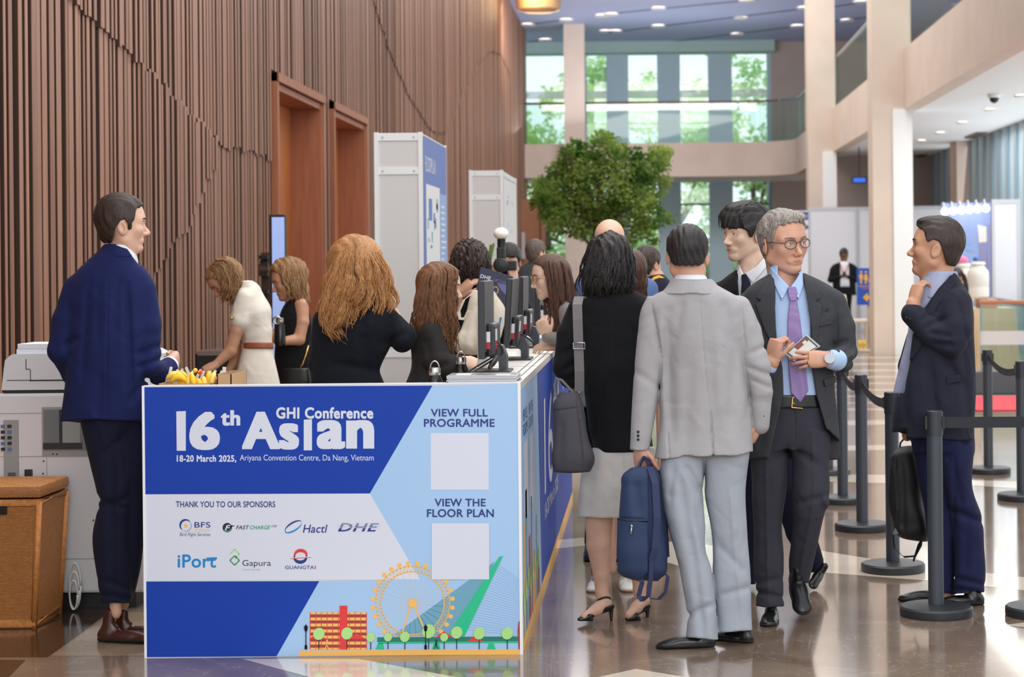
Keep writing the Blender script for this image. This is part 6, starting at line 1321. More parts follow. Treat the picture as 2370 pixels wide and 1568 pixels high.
for hx, hz, ax_, az_, tx, tz in ((1410, 6, 1396, 4, 1336, -40), (1494, 44, 1482, 42, 1446, 0)):
    g_ = gy(B, hx); tilt = g_-36
    S = uni(4, chain([(hx, tilt, hz, 13), ((hx+tx)/2-2, g_-24, (hz+tz)/2, 14), (tx+22, g_-9, tz+10, 11), (tx+4, g_-4, tz, 4)], 3))
    S = sub(S, chain([(hx+4, tilt-18, hz, 17), ((hx+tx)/2+2, g_-42, (hz+tz)/2, 16), (tx+34, g_-26, tz+14, 11)], 2), 2)
    S = inter(uni(2, S, cone((hx+4, tilt+2, hz+3), (hx+5, g_-2, hz+2), 6.5, 3.2), cone((tx+30, g_-4, tz+12), (tx+8, g_-3, tz+1), 8, 5)), poly2([(hx-300, g_-400), (hx+300, g_-400), (hx+300, g_), (hx-300, g_)], (0, 1)), 1)
    B.mesh('slingback_shoe', [(S, 1.8)], l_black)
    B.tubes('ankle_strap', [([(ax_+17*math.cos(t), g_-46+8*math.sin(t)-5*math.cos(t), az_+17*math.sin(t)) for t in [2*math.pi*i/16 for i in range(17)]], 2.6)], l_black, 6)
# her shoulder bag
c_tote = mat('bag_taupe', (68, 64, 72), 0.7, bump=0.15, bscale=800); c_str = mat('bag_strap_grey', (112, 106, 108), 0.75, bump=0.2, bscale=900)
K = Body('shoulder_bag', 'dark grey shoulder bag hanging on the back of the woman in black', 'bag', 8.26, 1325, z0=0.64)
sb_ = loft([(912, 1296, 1338, -4, 16), (930, 1284, 1344, -4, 24), (960, 1281, 1352, -4, 30), (1020, 1279, 1364, -4, 38), (1070, 1277, 1376, -4, 42), (1092, 1282, 1366, -4, 38)], 3.2, 3)
K.mesh('bag_body', [(bent(bent(sb_, folds(1.8, 26, 36, 26, 4), 3), creases([(1336, 925, 1352, 1090, 2.2, 4), (1281, 952, 1336, 945, 1.8, 3), (1300, 970, 1296, 1080, 10, 2.5)]), 4), 2.4)], c_tote)
for q in (-14, 12): K.strap('carry_handle', [(1290, 930, q), (1284, 892, q), (1288, 876, q), (1300, 880, q), (1326, 908, q), (1334, 926, q)], 9, 4, (0.2, 0, 1), c_str)
K.strap('long_strap', [(1341, 905, -18), (1341, 860, -30), (1339, 800, -32), (1337, 740, -34), (1336, 706, -28), (1340, 688, 6), (1346, 690, 30)], 22, 3.5, (1, 0, 0), c_str)
K.tubes('buckle', [([(1327, 794, -36), (1353, 794, -36), (1354, 808, -36), (1327, 808, -36), (1327, 794, -36)], 1.8), ([(1341, 900, -18), (1345, 906, -16), (1347, 914, -12), (1343, 920, -10), (1339, 914, -12), (1341, 904, -16)], 2.0)], steel, 6)
# ---------------------------------------------------------------- grey-haired man in glasses with a purple tie
B = Body('person', 'grey-haired man in glasses and charcoal suit holding a name badge', 'person', 8.45, 1820)
Hd = Head(B, (1814, 561, 0), 144, 36, -2, 4, wd=1.04, jaw=1.1, age=1.0, eye=0.4); Hd.m_skin = sk_warm
neck = chain([(1806, 596, 22, 36), (1814, 650, 12, 35), (1822, 700, 6, 42)])
h1 = hand((1922, 832, -112), (-1, 0.0, -0.06), (0.05, -0.3, -1), 98, (10, 12, 14, 18), (10, -4), side=1, spread=5)
h2 = hand((1786, 836, -112), (0.22, -0.95, -0.1), (-0.7, -0.1, -0.7), 98, (62, 72, 82, 88), (38, 20), side=1)
B.mesh('body', [(uni(6, Hd.skin, neck), 1.4), (uni(4, h1, cone((1940, 832, -92), (1920, 832, -112), 20, 18)), 1.5), (uni(4, h2, cone((1770, 862, -94), (1786, 838, -112), 20, 18)), 1.5), core(B, (1822, 680, 4), (1830, 960, 0), [[(1728, 712, 0), (1712, 840, -10), (1778, 845, -104)], [(1928, 705, 0), (1950, 815, -6), (1918, 832, -104)]], [[(1785, 1000, -4), (1778, 1200, -8), (1782, 1400, -8)], [(1875, 1000, -6), (1872, 1170, -28), (1850, 1330, 36)]])], sk_warm)
Hd.hair(h_grey, None, 0.034, 0.015, tex=0.012, line=[(0.60, 0.85), (0.42, 0.37), (0.33, 0.335), (0.20, 0.27), (0.17, 0.10), (0.125, 0.03), (0.115, -0.09), (0.06, -0.09), (0.045, 0.02), (0.0, 0.10), (-0.08, 0.08), (-0.155, -0.03), (-0.20, -0.20), (-0.22, -0.28), (-0.8, -0.32), (-0.8, 0.9)], extra=[ell((0.08, 0.20, 0.43), (0.19, 0.16, 0.075), rotm(-18, 10, 0)), ell((-0.13, 0.17, 0.41), (0.12, 0.15, 0.07), rotm(-18, -14, 0))])
Hd.face(lips=lip_m, brow=brow_g, gaze=0.7); glasses(Hd, frame_m, z=-0.012, rz=0.074, rx=0.104)
sh = loft([(634, 1788, 1862, 0, 38), (660, 1772, 1884, -2, 50), (700, 1756, 1908, -4, 58), (800, 1748, 1915, -6, 64), (918, 1750, 1916, -8, 66), (965, 1750, 1916, -8, 66)])
B.mesh('shirt', [(bent(inter(sub(sh, poly2([(1782, 590), (1788, 634), (1808, 658), (1826, 672), (1840, 668), (1850, 650), (1864, 634), (1868, 590)], (0, 1), -400, 26), 2), poly2([(1600, 600), (2000, 600), (2000, 920), (1600, 920)], (0, 1))), folds(1.8, 26, 40, 40, 21), 3), 2.6)], c_blue)
nk = uni(6, sh, loft([(618, 1782, 1858, 2, 46), (650, 1780, 1868, 0, 52), (700, 1760, 1900, -2, 58)]))
B.mesh('shirt_collar', [(patch(nk, [(1783, 617), (1786, 645), (1809, 697), (1827, 664), (1800, 636)], 5), 1.8), (patch(nk, [(1857, 622), (1842, 648), (1830, 664), (1848, 694), (1860, 660)], 5), 1.8), (inter(grow(loft([(616, 1782, 1857, 2, 44), (640, 1778, 1866, 2, 50)], 2.1, 2), 1), poly2([(1700, 560), (1800, 560), (1800, 700), (1700, 700)], (0, 1)), 1), 2.0)], c_blue)
for bx, by in ((1810, 688), (1846, 686)): o = MB(); o.sphere(B.w(bx, by, -66)[:], 2.4*B.k, 0, 10, 7); o.mk('collar_button', [c_white], B.root, smooth=True)
tie_m = bpy.data.materials.new('tie_purple'); tie_m.use_nodes = True; nt = tie_m.node_tree; bb = nt.nodes['Principled BSDF']; bb.inputs['Roughness'].default_value = 0.45
tc = nt.nodes.new('ShaderNodeTexCoord'); ck = nt.nodes.new('ShaderNodeTexVoronoi'); ck.inputs['Scale'].default_value = 270; ck.inputs['Randomness'].default_value = 0.1; cr_ = nt.nodes.new('ShaderNodeValToRGB'); cr_.color_ramp.elements[0].position = 0.22; cr_.color_ramp.elements[1].position = 0.34; cr_.color_ramp.elements[0].color = C(172, 152, 196); cr_.color_ramp.elements[1].color = C(132, 106, 164)
nt.links.new(tc.outputs['Object'], ck.inputs['Vector']); nt.links.new(ck.outputs['Distance'], cr_.inputs['Fac']); nt.links.new(cr_.outputs[0], bb.inputs['Base Color'])
B.mesh('tie', [(patch(nk, [(1828, 693), (1844, 693), (1852, 740), (1861, 820), (1868, 880), (1871, 905), (1852, 933), (1831, 911), (1826, 860), (1822, 800), (1823, 740)], 7), 1.8), (patch(nk, [(1824, 664), (1842, 664), (1846, 680), (1843, 697), (1829, 697), (1823, 680)], 11), 1.8)], tie_m)
B.mesh('belt', [(inter(grow(sh, 3), poly2([(1600, 916), (2000, 914), (2000, 944), (1600, 946)], (0, 1)), 1), 2.2)], l_black)
B.tubes('belt_buckle', [([(1838, 920, -80), (1834, 922, -80), (1832, 944, -80), (1858, 946, -79)], 2.2), ([(1833, 934, -80), (1840, 934, -80)], 1.4)], gold_m, 6)
jk = loft([(634, 1784, 1864, 4, 42), (648, 1758, 1896, 4, 54), (668, 1728, 1930, 2, 62), (700, 1714, 1942, 0, 68), (800, 1722, 1934, -2, 76), (900, 1728, 1932, -6, 79), (980, 1730, 1940, -6, 83), (1062, 1734, 1946, -6, 88)])
op = poly2([(1786, 600), (1786, 628), (1794, 690), (1798, 775), (1811, 850), (1811, 913), (1796, 991), (1776, 1080), (1960, 1080), (1946, 1024), (1911, 991), (1887, 914), (1878, 852), (1876, 740), (1868, 690), (1856, 630), (1856, 600)], (0, 1), -400, 14)
jb = jk; jk = sub(jk, op, 3)
aRt = chain([(1926, 704, 0, 35), (1946, 760, 0, 36), (1954, 815, -4, 33), (1948, 832, -50, 30), (1932, 834, -98, 25)], 5); aLt = chain([(1732, 708, 0, 34), (1716, 780, 0, 36), (1708, 845, -8, 33), (1742, 862, -60, 29), (1771, 853, -100, 25)], 5)
jk = uni(7, jk, aRt, aLt)
cr = creases([(1936, 690, 1938, 800, 3, 3), (1925, 850, 1975, 800, 7, 4), (1935, 862, 1978, 830, 7, 4), (1925, 800, 1965, 790, 8, 4), (1905, 870, 1922, 1000, 2, 2.5), (1890, 705, 1905, 740, 8, 2), (1912, 720, 1914, 723, 6, 4), (1735, 720, 1760, 900, 10, 4), (1770, 900, 1760, 1050, 12, 3), (1918, 862, 1928, 868, 2, 3)])
B.mesh('jacket', [(bent(bent(jk, folds(2.2, 34, 60, 40, 23), 4), cr, 5), 2.8)], c_charc)
lap = lambda P, r=5: patch(sub(jb, grow(op, -7), 2), P, r, -8)
B.mesh('lapel', [(lap([(1786, 634), (1776, 640), (1750, 690), (1762, 697), (1748, 705), (1768, 760), (1802, 830), (1796, 760), (1793, 690)]), 2.0)], c_charc); B.mesh('lapel', [(lap([(1858, 634), (1876, 648), (1900, 690), (1888, 698), (1902, 706), (1896, 760), (1882, 836), (1878, 760), (1868, 690)]), 2.0)], c_charc)
B.mesh('breast_pocket', [(patch(jb, [(1896, 752), (1924, 744), (1925, 750), (1897, 758)], 3), 1.6)], c_charc); B.mesh('flap_pocket', [(patch(jb, [(1906, 880), (1938, 868), (1942, 884), (1910, 896)], 3), 1.8)], c_charc)
for (a, b_, r) in (((1936, 834, -92), (1926, 833, -106), 24), ((1768, 856, -96), (1777, 848, -106), 23)): B.mesh('shirt_cuff', [(cone(a, b_, r+1, r-1), 1.8)], c_blue)
w0 = np.array((1917, 832, -114.)); ax_ = np.array((-1, 0, -0.5)); ax_ /= np.linalg.norm(ax_); v1 = np.array((0, 1., 0)); v2 = np.cross(ax_, v1)
B.tubes('wristwatch', [([tuple(w0+19*(v1*math.cos(t)+v2*math.sin(t))+np.array((2, 0, 4))) for t in [2*math.pi*i/20 for i in range(21)]], 3.0)], steel, 6)
MB().lathe([(12*B.k, -0.004), (12*B.k, 0.004), (10*B.k, 0.006)], B.w(1920, 829, -134)[:], 18, 0, 'y').mk('watch_face', [steel], B.root)
B.tubes('ring', [([(1872+0.5*math.cos(t), 842+7*math.cos(t), -121+8*math.sin(t)) for t in [2*math.pi*i/12 for i in range(13)]], 1.8)], gold_m, 6)
tr = uni(8, loft([(925, 1754, 1914, -6, 64), (990, 1748, 1918, -6, 68), (1045, 1742, 1921, -6, 62)]), loft([(1000, 1742, 1836, -4, 60), (1061, 1735, 1823, -6, 54), (1132, 1740, 1816, -8, 47), (1207, 1743, 1808, -10, 43), (1283, 1743, 1813, -10, 39), (1383, 1748, 1816, -8, 37), (1406, 1748, 1817, -8, 38)]), loft([(1000, 1826, 1922, -8, 60), (1082, 1836, 1917, -18, 50), (1157, 1836, 1920, -34, 44), (1207, 1835, 1906, -24, 39), (1257, 1831, 1892, -2, 36), (1308, 1827, 1880, 22, 34), (1352, 1830, 1872, 40, 31)]))
cr = creases([(1772, 1050, 1778, 1395, 4, -3), (1880, 1000, 1885, 1150, 4, -3), (1885, 1160, 1850, 1330, 6, -3), (1838, 945, 1840, 1020, 2.5, 3), (1830, 1030, 1790, 1070, 9, 4), (1840, 1040, 1895, 1080, 9, 4), (1845, 1165, 1910, 1150, 8, 4), (1750, 1370, 1812, 1385, 7, 4), (1750, 1350, 1810, 1340, 8, 3), (1905, 1150, 1918, 1175, 8, -4)])
B.mesh('trousers', [(bent(bent(tr, folds(2.2, 30, 60, 40, 25), 4), cr, 5), 2.8)], c_charc2)
g_ = gy(B, 1780); shoe(B, (1788, g_, 24), (1776, g_, -92), l_black, wide=1.12); shoe(B, (1840, 1330, 52), (1860, g_-10, -34), l_black, up=(0.1, -0.55, -0.85), wide=1.12, flat=False)
# the badge in his hand
K = Body('name_badge', 'printed name badge in a clear holder held by the man in glasses', 'badge', 8.45, 1856, z0=1.13)
Q4 = [(1816, 819), (1867, 774), (1899, 802), (1838, 836)]; cq = np.mean(Q4, 0)
def shr(f): return [(cq[0]+(x-cq[0])*f, cq[1]+(y-cq[1])*f) for x, y in Q4]
MB().prism([K.w(x, y, -104)[:] for x, y in Q4], (0, 0.003, 0), 0).mk('holder', [mat('badge_clear', (196, 204, 204), 0.15)], K.root)
MB().prism([K.w(x, y, -105)[:] for x, y in shr(0.9)], (0, 0.001, 0), 0).mk('mount', [mat('badge_grey', (84, 92, 88), 0.4)], K.root)
q = shr(0.78); lerp2 = lambda a, b, f: (a[0]+(b[0]-a[0])*f, a[1]+(b[1]-a[1])*f)
cd = MB(); cd.poly([K.w(x, y, -106.6)[:] for x, y in q], 0); cd.poly([K.w(*p, -107)[:] for p in (lerp2(q[0], q[1], .35), q[1], lerp2(q[1], q[2], .3), lerp2(lerp2(q[0], q[1], .35), lerp2(q[3], q[2], .35), .4))], 1); cd.poly([K.w(*p, -107.4)[:] for p in (lerp2(lerp2(q[0], q[1], .72), lerp2(q[3], q[2], .72), .12), lerp2(lerp2(q[0], q[1], .9), lerp2(q[3], q[2], .9), .12), lerp2(lerp2(q[0], q[1], .9), lerp2(q[3], q[2], .9), .34), lerp2(lerp2(q[0], q[1], .72), lerp2(q[3], q[2], .72), .34))], 0)
cd.mk('card', [mat('badge_paper', (222, 222, 216), 0.5), mat('badge_red', (142, 70, 62), 0.5)], K.root)
# ---------------------------------------------------------------- man on the right, hand at his collar
B = Body('person', 'man in a dark blazer facing left with a hand at his collar', 'person', 8.8, 2190)
Hd = Head(B, (2166, 573, 0), 138, -97, 8, 0, wd=1.05, jaw=1.1, nose=0.95, cheek=1.1); Hd.m_skin = sk_tan
neck = chain([(2170, 598, 6, 38), (2168, 640, 6, 39), (2172, 690, 4, 48)])
hp = hand((2114, 706, -56), (0.22, -0.95, 0.18), (-0.8, -0.12, -0.62), 92, (55, 50, 45, 40), (34, 8), side=-1, spread=6)
B.mesh('body', [(uni(10, Hd.skin, neck), 1.7), (uni(4, hp, cone((2110, 724, -58), (2114, 704, -56), 19, 17)), 1.5), core(B, (2180, 680, 4), (2180, 1000, 0), [[(2212, 705, -44), (2198, 800, -66), (2112, 722, -58)], [(2160, 720, 60), (2110, 850, 70), (2100, 1010, 50)]], [[(2160, 1020, 20), (2165, 1200, 10), (2190, 1390, 14)], [(2220, 1020, -20), (2235, 1200, -20), (2245, 1390, -16)]])], sk_tan)
Hd.hair(h_dkbr, 'fade', 0.036, 0.012, extra=[ell((0, 0.20, 0.42), (0.24, 0.17, 0.08), rotm(-16, 0, 0))]); Hd.face(lips=lip_m, brow=brow_d)
B.mesh('shirt', [(loft([(640, 2134, 2212, 4, 46), (700, 2112, 2220, 6, 52), (780, 2099, 2220, 8, 44), (850, 2081, 2220, 10, 34), (912, 2066, 2220, 12, 26)]), 2.6), (loft([(628, 2140, 2216, 4, 48), (660, 2132, 2220, 4, 54), (690, 2126, 2226, 4, 58)], 2.1, 2), 2.2)], cloth('shirt_grey_blue', (164, 170, 198)))
jk = loft([(632, 2190, 2214, 4, 34), (648, 2166, 2224, 4, 50), (672, 2144, 2240, 4, 62), (705, 2122, 2252, 2, 70), (780, 2102, 2257, 0, 76), (860, 2080, 2258, 0, 80), (920, 2068, 2258, 0, 82), (1000, 2064, 2255, 0, 84), (1018, 2066, 2254, 0, 84)])
jk = sub(jk, poly2([(2196, 600), (2206, 634), (2172, 668), (2130, 730), (2113, 775), (2100, 860), (2085, 908), (2070, 912), (2050, 880), (2085, 760), (2105, 700), (2100, 600)], (0, 1)), 3)
jk = sub(jk, poly2([(2040, 1003), (2096, 998), (2100, 1030), (2040, 1030)], (0, 1)), 2)
ar = chain([(2214, 706, -40, 40), (2212, 760, -62, 40), (2200, 792, -72, 36), (2160, 772, -72, 32), (2112, 728, -60, 25)], 6); ar2 = chain([(2150, 716, 56, 36), (2112, 850, 66, 33), (2100, 985, 50, 25)], 6)
jk = uni(8, jk, ar, ar2)
cr = creases([(2150, 770, 2205, 780, 7, 4), (2160, 795, 2210, 800, 8, 5), (2140, 760, 2195, 735, 8, 4), (2215, 690, 2238, 790, 5, 4), (2180, 820, 2230, 900, 12, 5), (2150, 830, 2170, 1000, 12, 4), (2230, 800, 2240, 1000, 10, 3), (2130, 745, 2160, 720, 7, 3), (2090, 880, 2100, 1000, 12, 3)])
B.mesh('jacket', [(bent(bent(jk, folds(2.6, 34, 60, 40, 31), 4), cr, 6), 2.8)], c_dknavy)
B.mesh('lapel', [(inter(bent(grow(loft([(640, 2168, 2226, 4, 52), (672, 2144, 2240, 4, 64), (705, 2122, 2252, 2, 72), (780, 2102, 2257, 0, 78), (830, 2088, 2257, 0, 80)]), 3.5), folds(1, 30, 30, 30, 3), 1), poly2([(2204, 632), (2214, 655), (2172, 706), (2164, 722), (2176, 728), (2140, 790), (2104, 842), (2112, 775), (2134, 730), (2172, 672)], (0, 1), -400, 0), 1), 2.0)], c_dknavy)
B.mesh('pocket_flap', [(patch(jk, [(2190, 872), (2222, 868), (2224, 884), (2192, 890)], 3), 2.0)], c_dknavy)
for k in range(2): o = MB(); o.sphere(B.w(2098+k*7, 736+k*3, -86)[:], 3.2*B.k, 0, 10, 7); o.mk('cuff_button', [blk], B.root, smooth=True)
tr = uni(8, loft([(985, 2108, 2256, 0, 76), (1050, 2112, 2256, 0, 70)]), loft([(1020, 2112, 2210, 22, 52), (1150, 2130, 2214, 16, 46), (1283, 2150, 2214, 14, 40), (1376, 2156, 2212, 16, 38)]), loft([(1020, 2160, 2256, -20, 54), (1132, 2185, 2257, -20, 48), (1197, 2196, 2274, -18, 46), (1283, 2206, 2279, -16, 42), (1376, 2204, 2280, -14, 42)]))
cr = creases([(2210, 1080, 2225, 1180, 10, 4), (2200, 1180, 2270, 1210, 9, 5), (2215, 1340, 2275, 1355, 8, 4), (2212, 1365, 2272, 1372, 7, 4), (2240, 1200, 2235, 1330, 10, 3), (2210, 1060, 2205, 1370, 5, 4), (2240, 1020, 2190, 1070, 10, 4)])
B.mesh('trousers', [(bent(bent(tr, folds(2.6, 30, 60, 40, 33), 4), cr, 6), 3.0)], c_dknavy2)
g_ = gy(B, 2200); shoe(B, (2278, g_, -16), (2160, g_, -34), l_black); shoe(B, (2210, g_, 24), (2080, g_, 40), l_black)
c_bk = mat('backpack_black', (24, 24, 27), 0.6, bump=0.2, bscale=800)
K = Body('backpack', 'black backpack hanging in front of the man in the dark blazer', 'backpack', 8.98, 2105, z0=0.36)
bb_ = loft([(1034, 2084, 2108, 0, 18), (1048, 2066, 2118, 0, 34), (1080, 2060, 2126, 0, 42), (1150, 2057, 2136, 0, 48), (1210, 2062, 2148, 0, 50), (1240, 2072, 2150, 0, 44), (1252, 2090, 2146, 0, 32)], 2.8)
K.mesh('bag_body', [(bent(bent(bb_, folds(2, 26, 40, 30, 8), 3), creases([(2074, 1060, 2076, 1235, 2.5, 4), (2086, 1060, 2092, 1240, 8, 3)]), 4), 2.6)], c_bk)
K.strap('grab_handle', [(2082, 1044, -6), (2084, 1026, -2), (2094, 1014, 2), (2106, 1012, 6), (2112, 1026, 8), (2110, 1046, 8)], 9, 4, (0.2, 0, 1), c_bk); K.strap('side_strap', [(2066, 1062, -30), (2074, 1110, -44), (2078, 1180, -46), (2074, 1236, -36)], 10, 4, (1, 0, 0.3), c_bk)
K.strap('dangling_strap', [(2066, 1236, -30), (2070, 1270, -30), (2092, 1290, -28), (2118, 1288, -26), (2132, 1262, -24), (2134, 1250, -24), (2126, 1262, -24), (2114, 1300, -26)], 5, 2, (0.6, 0.6, 0.4), c_bk)
MB().prism([K.w(2072, 1222, -47)[:], K.w(2080, 1236, -46)[:], K.w(2066, 1238, -44)[:]], (0, 0.002, 0), 0).mk('maker_tag', [mat('tag_grey', (120, 120, 124), 0.4)], K.root)
# ---------------------------------------------------------------- more people
def wave_hair(hv, a=2.5, f=0.16): return bent(hv, lambda x, y, z: a*np.sin(x*f+y*f*.4)*np.sin(y*f*.5+z*f*.6)+a*.6*np.sin(x*f*2.1+z*f*1.3), a*1.7)
def ground(B, x): return gy(B, x)
def outfit(B, name, rows, m, arms=(), h=3.4, k=8, fold=2.0, cuts=(), cr=()):
    S = loft(rows)
    for c in cuts: S = sub(S, c, 2)
    if arms: S = uni(k, S, *[chain(a, 5) for a in arms])
    S = bent(S, folds(fold, 26, 50, 30, int(B.base.x*100) % 97), fold*1.6)
    if cr: S = bent(S, creases(cr), 5)
    return B.mesh(name, [(S, h)], m)
def cores(B, n0, p0, hip=None, dx=0.05):
    g_ = gy(B, p0[0]); d = px_(B, dx); return core(B, n0, p0, (), [[(p0[0]+e*d, p0[1]+4, p0[2]), (p0[0]+e*d, (p0[1]+g_)/2, p0[2]), (p0[0]+e*d, g_-px_(B, .09), p0[2])] for e in (-1, 1)], h=px_(B, 0.016))
# young man with black fringe, behind the man in glasses
B = Body('person', 'young man with a black fringe and black suit behind the man in glasses', 'person', 9.2, 1740)
Hd = Head(B, (1724, 538, 0), 130, -54, -3, -2, jaw=1.0, age=0.1, eye=0.5, nose=0.8); Hd.m_skin = sk_pale
B.mesh('body', [(uni(6, Hd.skin, chain([(1738, 575, 12, 33), (1744, 625, 8, 34), (1748, 670, 6, 38)])), 1.6), core(B, (1748, 660, 6), (1775, 960, 0), [[(1685, 690, 0), (1670, 820, 0), (1680, 930, -30)]], [[(1745, 980, 0), (1735, 1160, 0), (1728, 1330, 0)], [(1800, 980, 0), (1822, 1160, -10), (1868, 1290, 20)]])], sk_pale)
Hd.hair(h_black, 'fringe', 0.055, 0.02, 1.8, 0.012, extra=[ell((0, 0.27, 0.25), (0.28, 0.13, 0.15), rotm(-30, 0, 0)), ell((0.03, 0.05, 0.42), (0.27, 0.30, 0.11))]); Hd.face(lips=lip_m, brow=brow_d, gaze=-0.3)
strands(B, [[Hd.P(q*0.5, -0.05, 0.56), Hd.P(q*0.9, 0.18, 0.50), Hd.P(q*1.15, 0.32, 0.33), Hd.P(q*1.2+0.02, 0.365-abs(q)*0.35, 0.075)] for q in (-0.26, -0.13, 0, 0.13, 0.26)], 150, 2.0, h_black, 41, 2, 60, 3)
B.mesh('shirt', [(sub(loft([(588, 1712, 1780, 8, 40), (620, 1704, 1790, 6, 48), (700, 1680, 1800, 4, 56), (760, 1680, 1800, 2, 56)]), poly2([(1690, 560), (1708, 606), (1724, 642), (1750, 622), (1776, 596), (1788, 560)], (0, 1), -400, 22), 3), 2.4)], c_white)
sh = loft([(588, 1712, 1780, 8, 40), (620, 1704, 1790, 6, 48), (700, 1680, 1800, 4, 56)])
B.mesh('collar_leaf', [(patch(sh, [(1713, 612), (1716, 640), (1708, 664), (1702, 640)], 4), 1.8), (patch(sh, [(1776, 588), (1786, 606), (1742, 656), (1724, 634), (1750, 618)], 4), 1.8)], c_white); B.mesh('tie', [(patch(sh, [(1716, 636), (1727, 634), (1738, 656), (1732, 700), (1714, 700), (1716, 656)], 5), 1.8)], c_dknavy)
jk = sub(loft([(606, 1726, 1800, 10, 40), (622, 1706, 1812, 8, 50), (645, 1676, 1826, 4, 58), (672, 1656, 1836, 2, 64), (720, 1654, 1840, 0, 66), (860, 1668, 1836, 0, 66), (1010, 1660, 1840, 0, 72)]), poly2([(1700, 560), (1712, 614), (1706, 664), (1714, 760), (1730, 860), (1752, 760), (1772, 650), (1800, 600), (1800, 560)], (0, 1), -400, 6), 2)
B.mesh('jacket', [(bent(uni(6, jk, chain([(1674, 682, 0, 30), (1664, 800, 0, 31), (1676, 915, -20, 24)], 5), chain([(1826, 682, 0, 30), (1838, 800, 0, 31), (1830, 915, -20, 24)], 5)), folds(2, 30, 50, 40, 41), 3), 3.2)], c_black)
B.mesh('lapel', [(patch(jk, [(1706, 640), (1690, 660), (1676, 690), (1688, 694), (1680, 704), (1716, 780), (1712, 700)], 4, 0), 2.0)], c_black)
tr = uni(8, loft([(985, 1720, 1832, 0, 56), (1040, 1718, 1836, 0, 54)]), loft([(1020, 1718, 1780, 0, 50), (1150, 1710, 1770, 0, 40), (1340, 1704, 1752, 4, 34), (1356, 1704, 1752, 4, 34)]), chain([(1800, 1030, 0, 50), (1818, 1130, -20, 38), (1850, 1230, 4, 30), (1878, 1300, 40, 24)], 6))
B.mesh('trousers', [(bent(tr, folds(2.4, 30, 60, 40, 43), 4), 3.2)], c_navy2)
shoe(B, (1728, 0, 20), (1712, 0, -70), l_black, sole=False); shoe(B, (1902, 1318, 56), (1876, gy(B, 1870, 0)-3, -8), l_black, up=(0.5, -0.7, -0.2), flat=False, sole=False)
# woman in the cream dress bending over the table
B = Body('person', 'woman in a cream belted dress bending over the boxes by the wall', 'person', 11.9, 600)
Hd = Head(B, (517, 648, 0), 88, -78, -46, 0, age=0, eye=0.2); Hd.m_skin = sk_tan
arm = chain([(560, 700, -22, 18), (548, 765, -28, 16), (534, 812, -30, 14), (498, 846, -36, 9)], 4); hn = hand((502, 843, -36), (-0.85, 0.45, -0.1), (-0.3, -0.8, -0.5), 68, (30, 35, 35, 40), (30, 10))
arm2 = chain([(566, 700, 24, 17), (556, 780, 30, 14), (540, 840, 26, 10), (528, 862, 20, 9)], 4)
B.mesh('body', [(uni(5, Hd.skin, chain([(535, 662, 2, 19), (560, 672, 0, 22)])), 1.6), (uni(3, arm, hn), 1.8), (arm2, 2.4), cores(B, (566, 676, 0), (598, 830, 0))], sk_tan)
Hd.face(brow=brow_d, lips=lip_m, eyes=False)
Hd.hair(h_blond, 'long', 0.04, 0.0); B.mesh('hair', [(wave_hair(uni(8, ell((524, 636, 0), (40, 42, 36), rotm(0, 0, -20)), ell((540, 672, 0), (16, 34, 28))), 1.8, 0.22), 2.0)], h_blond)
strands(B, [[(500, 604, -18*q), (522, 600, -28*q), (544, 616, -34*q), (552, 650, -34*q), (548, 690, -30*q), (538, 706, -28*q)] for q in (0.1, 1.0)]+[[(494, 610, -20), (516, 612, -34), (530, 640, -38), (532, 680, -34), (524, 702, -30)], [(486, 622, -20), (500, 630, -34), (516, 656, -36), (520, 690, -34)]], 200, 1.6, h_blond, 8, 5, 46, 5)
B.mesh('dress', [(bent(uni(8, loft([(804, 563, 632, 0, 34), (830, 556, 637, 0, 42), (890, 542, 650, 0, 52), (1010, 536, 654, 0, 54)]), chain([(598, 800, 0, 34), (596, 770, 0, 35), (588, 725, 0, 40), (574, 684, 0, 31)], 4), cone((568, 690, -20, ), (556, 744, -26), 24, 25), cone((568, 690, 18), (560, 744, 26), 23, 22)), folds(1.8, 24, 40, 24, 51), 3), 2.6), (loft([(650, 552, 586, 0, 24), (672, 548, 594, 0, 27)], 2.1, 2), 2.0)], c_cream)
B.mesh('waist_belt', [(loft([(793, 562, 633, 0, 37), (808, 560, 634, 0, 39)], 2.2, 1), 2.2)], l_tan)
B.tubes('sleeve_button', [([(536, 737, -50), (537, 738, -52)], 4)], gold_m, 8)
legs_simple(B, 598, 990, .075, sk_tan, l_tan, dx=.08, name='stocking')
# woman in the black sleeveless top
B = Body('person', 'woman in a black sleeveless top holding a bottle, facing left', 'person', 12.6, 685)
Hd = Head(B, (664, 650, 0), 86, -82, -16, 0, age=0, eye=0.35); Hd.m_skin = sk_tan
a1 = chain([(698, 706, -24, 17), (700, 745, -30, 15), (692, 786, -34, 14), (655, 790, -50, 10), (642, 786, -54, 8)], 4)
B.mesh('body', [(uni(4, Hd.skin, chain([(674, 670, 2, 17), (682, 700, 0, 22), (682, 720, 0, 24)])), 1.7), (uni(2, a1, hand((646, 787, -54), (-0.9, -0.3, 0.1), (0, 0.3, -1), 64, (50, 55, 60, 60), (30, 10))), 1.8), cores(B, (682, 705, 0), (684, 860, 0))], sk_tan)
Hd.face(brow=brow_d, lips=lip_m)
Hd.hair(h_blond, 'long', 0.04, 0.0); B.mesh('hair', [(wave_hair(uni(8, ell((674, 642, 0), (36, 42, 34)), ell((694, 680, 0), (22, 36, 30)), sub(ell((668, 632, 0), (46, 38, 32)), ell((640, 660, 0), (24, 40, 40)))), 1.8, 0.22), 2.0)], h_blond)
